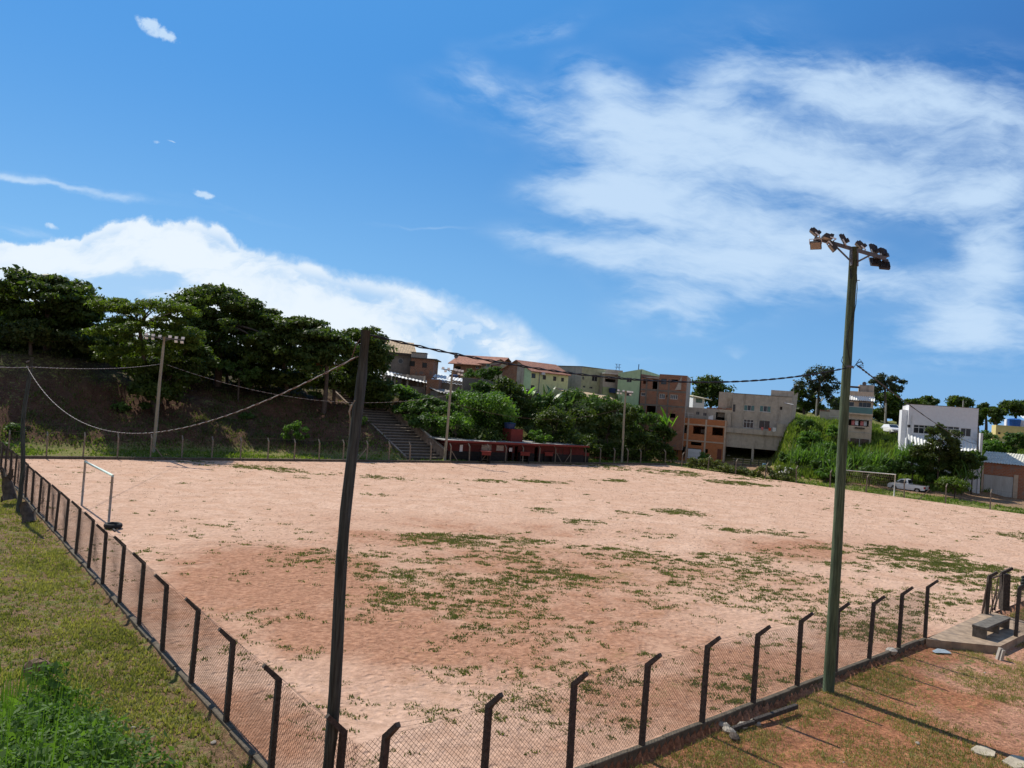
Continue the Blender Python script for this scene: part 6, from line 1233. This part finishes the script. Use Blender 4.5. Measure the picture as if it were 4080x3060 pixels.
for px, py, rx, ry, Y, lab in [(3180, 1630, 40, 25, 170, 'dark scrub on the ridge right of the big grey house'), (3300, 1650, 60, 18, 168, 'low dark scrub along the ridge under the eucalyptus'), (3500, 1650, 40, 22, 165, 'low dark tree right beside the narrow house on the ridge'), (3575, 1655, 35, 20, 165, 'dark scrub left of the white building on the ridge'), (3440, 1600, 30, 30, 170, 'dark tree directly behind the narrow house'), (2900, 1610, 40, 14, 175, 'low dark treetop just above the terrace of the orange block house'), (3650, 1612, 45, 16, 190, 'dark treetop showing behind the left half of the white roofline'), (3700, 1603, 40, 18, 192, 'treetop showing behind the middle of the white roofline'), (3815, 1607, 55, 20, 190, 'rounded treetop showing behind the right half of the white roofline'), (3630, 1606, 22, 14, 185, 'small treetop at the left corner of the white roofline'),
                               (3925, 1640, 35, 26, 185, 'bushy tree right of the white building'), (3965, 1655, 45, 30, 180, 'dark rounded tree left of the yellow house'), (4045, 1630, 60, 30, 185, 'wide tree behind the yellow house at the right edge'), (3895, 1680, 20, 30, 170, 'dark tree hugging the right wall of the white building'), (4120, 1625, 60, 30, 188, 'tree at the very right edge of the ridge')]:
    tree('background_tree', lab, 'tree', gbase(px, Y), [crown_px(px, py, rx, ry, Y)], DK, rx/FPX*Y*.34, 130, .3, 22, .35, .6, 6)
# stump and bare branches at left
b0 = G(60, 2010, -.1); r = empty('dead_tree', (b0[0], b0[1], -.12)); tag(r, 'dead bare branched stump beside the far left pole', 'dead tree'); m = MB(); DT = mat('dead_wood', (.09, .07, .055), .95, .4, 5, .4)
def dp(px, py, dY=0.): return at(px, py, b0[1]+dY)-r.location
m.tube([dp(40, 1990), dp(35, 1960), dp(30, 1930), dp(22, 1900)], [.35, .3, .26, .14], 9, jit=.12)
for q, rr in [([(30, 1935), (12, 1900), (4, 1870)], .12), ([(32, 1930), (45, 1905), (52, 1868)], .11), ([(35, 1935), (30, 1900), (38, 1880)], .09), ([(20, 1900), (14, 1870), (-5, 1850)], .08), ([(45, 1905), (58, 1895), (64, 1885)], .05), ([(30, 1960), (10, 1985), (6, 2000)], .14), ([(45, 1965), (60, 1970), (66, 1990)], .12)]: m.tube([dp(*p) for p in q], [rr, rr*.7, rr*.3], 6)
m.build('branches', DT, r, smooth=True)
b1 = G(110, 2075, -.1); r = empty('tree_root', (b1[0], b1[1], -.1)); tag(r, 'old gnarled root stump at the left fence beside the far left pole', 'stump'); m = MB()
def dq(px, py, dY=0.): return at(px, py, b1[1]+dY)-r.location
m.tube([dq(118, 2078), dq(112, 2050), dq(100, 2025), dq(92, 2000)], [.34, .3, .22, .1], 9, jit=.15); m.tube([dq(118, 2070), dq(132, 2040), dq(160, 2010), dq(178, 1985)], [.1, .03, .02, .01], 5); m.tube([dq(110, 2060), dq(88, 2040), dq(80, 2010)], [.16, .1, .05], 6)
m.build('wood', DT, r, smooth=True)

# ------------------------------------------------------------------ vehicles
def profile_car(r, prof, hw, mat_, y_in=.12):
    """extruded side profile (x,z) with slightly tucked-in upper part"""
    m = MB(); n = len(prof); zs_ = [p[1] for p in prof]; zmax = max(zs_)
    def yy_(z, s): return s*(hw-(max(0, z-.85)/(zmax-.85+1e-6))*y_in*1.6 if z > .85 else hw)
    A_ = [(x, yy_(z, -1), z) for x, z in prof]; B_ = [(x, yy_(z, 1), z) for x, z in prof]
    for i in range(n): j = (i+1) % n; m.face([A_[i], B_[i], B_[j], A_[j]])
    m.face(list(reversed(A_))); m.face(B_); return m.build('body', mat_, r, bevel=.04)
def wheels(r, xs, hw, rr=.31):
    for x in xs:
        for s in (-1, 1):
            m = MB(); m.tube([(x, s*(hw-.2), rr), (x, s*(hw-.01), rr)], rr, 18); wo_ = m.build('wheel', TYRE, r); m = MB(); m.tube([(x, s*(hw-.02), rr), (x, s*(hw+.012), rr)], rr*.6, 14); m.build('rim', CHROME, wo_)
# pickup: rear right, nose pointing left in the picture
pa = G(3565, 1948); pbk = G(3665, 1963); dd = pa-pbk; r = empty('pickup_truck', (*(G(3622, 1958)+np.array([0, .3])), -.05), atan2(dd[1], dd[0])+.25); tag(r, 'white single cab pickup parked behind the netted goal', 'pickup')
profile_car(r, [(-2.15, .42), (-2.15, .95), (-.25, .97), (-.28, 1.0), (-.1, 1.5), (.25, 1.56), (.75, 1.5), (1.3, 1.02), (1.95, .88), (2.15, .7), (2.15, .32), (1.75, .3), (1.6, .6), (1.15, .6), (1., .3), (-.9, .3), (-1.05, .62), (-1.55, .62), (-1.7, .35)], .82, CARW)
m = MB(); m.box(-2.0, -.35, -.74, .74, .972, .985); m.build('bed_cover', BLACKP, r); wheels(r, (-1.3, 1.38), .83, .3)
m = MB(); 
for s in (-1, 1): m.face([(x, s*(.83 if z < 1.05 else .765), z) for x, z in ((-.05, 1.02), (.05, 1.44), (.62, 1.42), (1.02, 1.03))][::s])
m.face([(1.27, -.72, 1.06), (1.27, .72, 1.06), (.82, .64, 1.47), (.82, -.64, 1.47)]); m.face([(-.285, .66, 1.05), (-.285, -.66, 1.05), (-.13, -.6, 1.44), (-.13, .6, 1.44)]); m.build('window', GLASS, r)
m = MB(); m.box(-2.22, -2.1, -.8, .8, .3, .52); m.box(2.1, 2.2, -.78, .78, .28, .5); m.build('bumper', BLACKP, r)
for s in (-1, 1): m = MB(); m.box(-2.17, -2.02, s*.7-.12, s*.7+.12, .6, .85); m.build('tail_light', REDL, r)
for s in (-1, 1): m = MB(); m.box(.95, 1.1, s*.9-.09, s*.9+.09, 1.02, 1.16); m.build('mirror', BLACKP, r)
# car up on the ridge
p = at(3552, 1738, 116); z_ = gz1(p.x, 116); p = at_px(3552, 116, z_); r = empty('parked_car', (p.x, p.y, z_+.02), radians(-92)); tag(r, 'silver white car parked on the bank beside the white building', 'car')
profile_car(r, [(-2.0, .35), (-2.05, .9), (-1.7, 1.0), (-1.3, 1.42), (.2, 1.46), (.95, 1.0), (1.85, .82), (2.0, .35)], .85, CARW); wheels(r, (-1.3, 1.3), .86, .3)
m = MB(); m.face([(1.0, -.7, 1.0), (1.0, .7, 1.0), (.32, .58, 1.43), (.32, -.58, 1.43)]); m.build('windscreen', GLASS, r); m = MB(); m.box(1.85, 2.02, -.6, .6, .4, .6); m.build('grille', BLACKP, r)
for s in (-1, 1): m = MB(); m.box(1.82, 1.96, s*.68-.12, s*.68+.12, .62, .78); m.build('headlight', LAMPW, r)
p = at(3563, 1708, 124); r = empty('water_tank', (p.x, p.y, p.z-1.)); tag(r, 'bright blue water tank standing above the parked silver car', 'water tank'); m = MB(); m.tube([(0, 0, 0), (0, 0, 1.3), (0, 0, 1.4)], [1., 1.3, 1.36], 16); m.build('tank', BLUEP, r); m = MB(); m.box(-1.2, 1.2, -1., 1., -2, -.02); m.build('base', PLASTD, r)
# heap of white sacks
for k in range(26):
    px = 3105+random.uniform(0, 72); f = (px-3105)/72; py = 1895-random.uniform(0, 30)*(1-abs(f-.45)*1.4); Yk = 101.+random.uniform(-1, 1); q = at(px, py, Yk); q.z = max(q.z, .05)
    o = empty('sack', q, random.uniform(0, pi)); tag(o, 'grey white sack in the heap behind the fence right of the big grey house', 'sack', 'sacks heaped behind the fence')
    m = MB(); m.tube([(-.4, 0, .12), (-.34, 0, .13), (-.1, 0, .15), (.15, 0, .15), (.34, 0, .13), (.4, 0, .1)], [.04, .15, .2, .19, .14, .04], 9, jit=.1); m.build('cloth', SACK, o, smooth=True)
p = G(3042, 1874); r = empty('barrel', (p[0]+.3, p[1]+.6, 0)); tag(r, 'small blue grey barrel by the fence left of the sack heap', 'barrel'); m = MB(); m.tube([(0, 0, 0), (0, 0, .1), (0, 0, .5), (0, 0, .9), (0, 0, 1)], [.26, .3, .33, .3, .26], 14); m.build('drum', mat('bluegrey_plastic', (.1, .2, .28), .5, .1, 4, 0), r)
m = MB(); r = empty('timber_rack', (*(G(2990, 1868)+np.array([.5, 3.])), 0)); tag(r, 'rough timber rail rack in front of the open ground floor of the grey house', 'rack')
for k in range(5): m.bar((-2+k*1.2, 0, -.2), (-2+k*1.2+.1, 0, 1.3), .12, .12)
m.build('post', WOODD, r); m = MB(); [m.bar((-2.3, .08*k, .5+.35*k), (3.4, .08*k, .55+.3*k), .1, .1) for k in range(3)]; m.build('rail', WOODP, r)
# far benches along the far side
for px0, px1_, py, lab in [(1365, 1385, 1829, None), (1424, 1450, 1836, 'low plank bench at the foot of the slope behind the near left pole'), (2402, 2440, 1840, 'red brown low bench left of the rightmost floodlight pole'), (2446, 2470, 1842, 'second red brown low bench at the foot of the feathery tree')]:
    if lab is None: continue
    a = G(px0, py); b2 = G(px1_, py+1); ww = np.linalg.norm(b2-a); p = a+oF*1.6; r = empty('bench', (p[0], p[1], .0), atan2(b2[1]-a[1], b2[0]-a[0])); tag(r, lab, 'bench'); mt_ = WOODP if px0 < 1500 else mat('redbrown_wood', (.2, .07, .04), .8, .3, 4, .1)
    m = MB(); m.box(0, ww*1.3, 0, .35, .42, .5); m.build('seat', mt_, r); [MB().box(x, x+.12, .05, .3, -.1, .418).build('leg', mt_, r) for x in (.1, ww*1.3-.22)]

# ------------------------------------------------------------------ near right: entrance slab, bench, gate posts, rubble
poly = [(3690, 2546), (3905, 2446), (3960, 2440), (4095, 2478), (4100, 2520), (4060, 2538), (3985, 2575), (3850, 2562)]
pp = [G(x, y, .03) for x, y in poly]; r = empty('entrance_slab', (pp[0][0], pp[0][1], 0)); tag(r, 'flat worn concrete entrance slab between the two fence ends', 'slab'); m = MB()
m.face([(p[0]-pp[0][0], p[1]-pp[0][1], .03) for p in pp][::-1]); n = len(pp)
for i in range(n): a, b2 = pp[i]-pp[0], pp[(i+1) % n]-pp[0]; m.face([(a[0], a[1], .03), (b2[0], b2[1], .03), (b2[0], b2[1], -.4), (a[0], a[1], -.4)])
m.build('slab', mat('slab_concrete', (.31, .225, .155), .95, .35, 2.5, .5, stain=.7, stainc=(.2, .16, .13)), r)
# bench seat corners from the picture
h_ = .45; c1 = G(3878, 2496, h_); c2 = G(3930, 2504, h_); c3 = G(4024, 2464, h_); dv_ = (c3-c2)/np.linalg.norm(c3-c2); LB = np.linalg.norm(c3-c2); nv = np.array([-dv_[1], dv_[0]]); 
r = empty('concrete_bench', (c2[0], c2[1], .03), atan2(dv_[1], dv_[0])); tag(r, 'heavy grey concrete bench on the entrance slab', 'bench'); wB = .48
BM = mat('bench_concrete', (.13, .115, .095), .9, .35, 6, .3, stain=.5); m = MB(); m.box(-.03, LB+.03, -.02, wB, h_-.1, h_); m.build('seat', BM, r, bevel=.01)
for x in (0, LB*.52, LB-.12): m = MB(); m.box(x, x+.12, .0, wB-.02, -.02, h_-.101); m.build('leg', BM, r)
# gate posts
GP = empty('gate', (*G(3925, 2448), 0)); tag(GP, 'ruined gateway of two bent posts, a thick square pillar and rusty leaning bars', 'gate')
def gp(px, py, Y): return at(px, py, Y)-GP.location
Yg = G(3925, 2448)[1]
def bent(m, base, knee, tip, w_): m.bar(base, knee, w_, w_); m.bar(knee-(tip-knee)*.06, tip, w_*.9, w_*.9)
m = MB(); bent(m, gp(3930, 2450, Yg), gp(3942, 2297, Yg), gp(3975, 2280, Yg-.1), .13); m.build('post', POSTM, GP)
m = MB(); bent(m, gp(3997, 2420, Yg+.9), gp(3993, 2283, Yg+.9), gp(4035, 2264, Yg+.8), .13); m.build('post', POSTM, GP)
m = MB(); m.bar(gp(4000, 2430, Yg+.9), gp(4005, 2286, Yg+.9), .3, .3); m.build('pillar', POSTM, GP)
m = MB(); m.bar(gp(3913, 2447, Yg), gp(3935, 2320, Yg), .06, .06); m.bar(gp(3945, 2445, Yg), gp(3975, 2330, Yg+.2), .05, .05); m.bar(gp(3960, 2430, Yg), gp(3990, 2330, Yg+.5), .06, .06); m.bar(gp(3945, 2305, Yg), gp(3990, 2292, Yg+.6), .05, .05); m.bar(gp(3955, 2440, Yg), gp(3950, 2310, Yg+.2), .03, .03); m.bar(gp(3965, 2435, Yg), gp(3975, 2305, Yg+.3), .03, .03); m.build('bar', RUST, GP)
# loose planks leaning at the right edge fence
p = G(4060, 2400); r = empty('plank_stack', (p[0], p[1], 0)); tag(r, 'small stack of leaning planks behind the fence at the right edge', 'planks'); 
for k in range(5): m = MB(); m.bar((.1*k, .12*k, .6+.12*k), (1.6+.1*k, .6+.1*k, .9+.12*k), .06, .12); m.build('plank', WOODD, r)
m = MB(); m.bar((.2, .3, -.1), (.2, .3, .7), .12, .12); m.bar((1.5, .7, -.1), (1.5, .7, .95), .12, .12); m.build('support', WOODD, r)
# fallen beam, bricks, slabs, stones
def lump(name, lab, px, py, size, m_, cat='stone', flatz=.6, z=-.2, n=None, group=None):
    g = G(px, py, z); o = empty(name, (g[0], g[1], gz1(g[0], g[1])), random.uniform(0, pi)); tag(o, lab, cat, group); V = []; m = MB()
    nn, k2 = 8, 5; P_ = [[(size[0]*cos(2*pi*i/nn)*sin(pi*j/k2)*random.uniform(.8, 1.15), size[1]*sin(2*pi*i/nn)*sin(pi*j/k2)*random.uniform(.8, 1.15), size[2]*(cos(pi*j/k2)*random.uniform(.85, 1.1)+.5)) for i in range(nn)] for j in range(k2+1)]
    for j in range(k2):
        for i in range(nn): m.face([P_[j][i], P_[j+1][i], P_[j+1][(i+1) % nn], P_[j][(i+1) % nn]])
    return m.build('stone' if cat == 'stone' else name, m_, o, smooth=True)
ga = G(2902, 2905, -.15); gb2 = G(3178, 2822, -.15); r = empty('fallen_post', (ga[0], ga[1], -.24)); tag(r, 'broken concrete fence post lying on rubble in the orange dirt', 'post'); d3 = Vector((*(gb2-ga), 0)); m = MB()
m.bar(d3*.35+Vector((0, 0, .1)), d3*.98+Vector((0, 0, .16)), .12, .12); m.build('shaft', POSTM, r, bevel=.01); m = MB(); m.bar(d3*.05+Vector((0, 0, .06)), d3*.33+Vector((.03, .0, .09)), .11, .1); m.build('broken_piece', POSTM, r, bevel=.01)
for k, (px, py, lab) in enumerate([(2905, 2912, 'lowest brick lump left of the broken post'), (2925, 2935, 'broken brick lying in front of the rubble row'), (2960, 2890, 'brick rubble under the broken post'), (3010, 2875, 'flat rubble stone beside the broken post middle'), (2880, 2890, 'mossy stone at the left end of the rubble')]): lump('rubble', lab, px, py, (.22, .14, .09), STONE if k != 1 else BARK, 'rubble')
lump('stone', 'pale round stone against the curb in front of the second fence bay from the entrance', 3550, 2618, (.2, .16, .13), CONCL)
lump('stone', 'brown boulder in the grass at lower left above the green plants', 150, 2670, (.38, .3, .3), mat('brown_stone', (.16, .1, .07), .95, .3, 4, .5), z=.0)
for k, (x, y, q) in enumerate([(3920, 2995, 'pale broken slab lying flat near the bottom right'), (4052, 3035, 'second pale slab at the bottom right corner')]):
    cs_ = [(-52, -8), (-30, -22), (10, -16), (46, 4), (42, 22), (0, 18), (-30, 8)] if k == 0 else [(-60, 0), (-20, -24), (50, -10), (60, 25), (-10, 30)]; g0 = G(x, y, -.2); r = empty('broken_slab', (g0[0], g0[1], gz1(*g0)-.01)); tag(r, q, 'slab')
    P_ = [G(x+a, y+b2, -.2)-g0 for a, b2 in cs_]; m = MB(); m.face([(p[0], p[1], .06) for p in P_][::-1]); [m.face([(*P_[i], .06), (*P_[(i+1) % len(P_)], .06), (*P_[(i+1) % len(P_)], -.05), (*P_[i], -.05)]) for i in range(len(P_))]; m.build('plate', SLABY, r)
g0 = G(3755, 2594, -.2); r = empty('plastic_sheet', (g0[0], g0[1], gz1(*g0)+.005)); tag(r, 'crumpled grey blue sheet lying in the grass beside the entrance slab', 'sheet'); m = MB(); P_ = [G(3755+a, 2594+b2, -.2)-g0 for a, b2 in [(-42, -2), (-20, -10), (10, -8), (30, 4), (36, 8), (-10, 8), (-30, 5)]]; m.face([(p[0], p[1], .03+.02*(i % 2)) for i, p in enumerate(P_)][::-1]); m.build('sheet', mat('greyblue_sheet', (.3, .35, .38), .6, .2, 5, .4), r)
for k, (a, b2, c, d) in enumerate([(3974, 2620, 3988, 2582), (3986, 2624, 3998, 2590)]):
    g0 = G(a, b2, -.2); r = empty('concrete_chunk', (g0[0], g0[1], gz1(*g0))); tag(r, ['left of two upright broken concrete stubs below the slab corner', 'right of two upright broken concrete stubs below the slab corner'][k], 'concrete'); m = MB(); m.bar((0, 0, -.05), at(c, d, g0[1])-r.location, .13, .1); m.build('stub', CONCL, r)
for k in range(30):       # litter and pebbles
    px, py = (random.uniform(0, 900), random.uniform(2150, 3000)) if k < 14 else (random.uniform(2300, 4060), random.uniform(2650, 3050)); g = G(px, py, -.1)
    dd_ = dists(*g)
    if not (dd_[0] > .4 or dd_[1] > .4): continue
    s = random.uniform(.02, .06); lump('pebble', 'small stone lying in the dry grass of the left strip' if k < 14 else 'small stone lying on the orange dirt at lower right', px, py, (s*1.4, s, s*.7), random.choice([STONE, STONE, CONCL]), 'stone', group='small stones on the left strip' if k < 14 else 'small stones on the orange dirt')

# ------------------------------------------------------------------ near leafy plants at bottom left
NL = leafmat('near_leaf', (.035, .08, .014), (.13, .23, .04), .4, .65); NG = leafmat('near_grass', (.035, .09, .01), (.09, .18, .02), .4, .7)
NSTEM = mat('green_stem', (.08, .12, .03), .8, .2, 9, 0)
def leafy_plant(label, px, py, Y, w_, n, ls, deep=.5, lm=None):
    lm = lm or NL; ls = ls*.8; n = int(n*1.9)
    tp = at(px, py, Y); base = Vector((tp.x+.04, Y, gz1(tp.x, Y))); H_ = tp.z-base.z; r = empty('leafy_plant', base); tag(r, label, 'plant'); m = MB(); k = 5
    for j in range(k):
        a = random.uniform(0, 2*pi); q = Vector((cos(a)*w_*random.uniform(.2, .9), sin(a)*w_*.6, H_*random.uniform(.82, 1.)))
        m.tube([(0, 0, -.1), q*.5+Vector((0, 0, H_*.08)), q], [.007, .005, .002], 4, False)
    m.build('stem', NSTEM, r)
    c = max(14, n//45); P = np.c_[rng.normal(0, w_*.55, c), rng.normal(0, w_*.5, c), H_-deep*rng.uniform(0, 1, c)**1.3*H_*.8-.02]; P[:, 2] = np.minimum(P[:, 2], H_-(P[:, 0]/w_)**2*.05-.02)
    R3 = np.full((c, 3), .085)*rng.uniform(.6, 1.3, c)[:, None]; V, Fc = leafcloud(P, R3, 45, ls, .4, .3, 1., .42); npmesh('leaves', V, Fc, lm, r)
spec_ = [('open twig standing highest and furthest right of the bottom left weeds', 212, 2650, 4.3, .1, 420, .021, .3), ('tall loose leafy stem behind the bottom left weeds', 285, 2760, 4.4, .12, 500, .02, .3), ('thin bare topped stem at the right of the weeds', 390, 2870, 4.3, .1, 300, .02, .3)]
nm_ = ['in the very corner', 'against the left edge', 'low in front', 'just right of the corner', 'in the thickest part', 'behind the front row', 'with pale leaf tips', 'at the right end', 'creeping right along the bottom', 'under the thin stem', 'nearest the bottom edge', 'with crowded leaves', 'beside the tall grass', 'half way up', 'leaning right', 'with glossy leaves', 'between two taller ones', 'trailing lowest right']
sp = [(20, 2810, 3.6), (60, 2760, 3.9), (110, 2860, 3.5), (165, 2790, 3.8), (90, 2930, 3.2), (200, 2890, 3.5), (265, 2870, 3.7), (330, 2950, 3.5), (430, 2985, 3.7), (300, 2900, 3.9), (150, 3000, 3.), (240, 2970, 3.2), (30, 2720, 4.2), (120, 2740, 4.1), (380, 2930, 4.), (50, 2970, 3.), (220, 2830, 3.8), (520, 3020, 3.8)]
for nm, (px, py, Y) in zip(nm_, sp): spec_.append(('low leafy weed at bottom left, '+nm, px, py+70, Y, .2, 1500, .02, .6))
for q in spec_: leafy_plant(*q)
def tallgrass(n, x0, x1, y0, y1, pyf, lab, wid):
    Yk = rng.uniform(y0, y1, n); pxs = rng.uniform(x0, x1, n); xs_ = np.array([at(a, 2700, b).x for a, b in zip(pxs, Yk)]); xy = np.c_[xs_, Yk]; hz = height(xy[:, 0], xy[:, 1])
    los = np.array([at(a, pyf(a)+random.uniform(0, 120), b).z for a, b in zip(pxs, Yk)]); hh = np.clip(los-hz, .08, 1.8)
    blades('grass', xy, hz, np.full(n, .02), hh, 3, NG, lab, wid=wid, lean=.25)
tallgrass(420, -40, 480, 3.1, 4.6, lambda a: 2830+max(0, a-120)*.6, 'fresh green grass between the leafy weeds at bottom left', .0008)
tallgrass(900, -60, 110, 4.4, 6.2, lambda a: 2500+max(0, a-30)*2.6, 'soft tall green grass at the left edge above the weeds', .001)
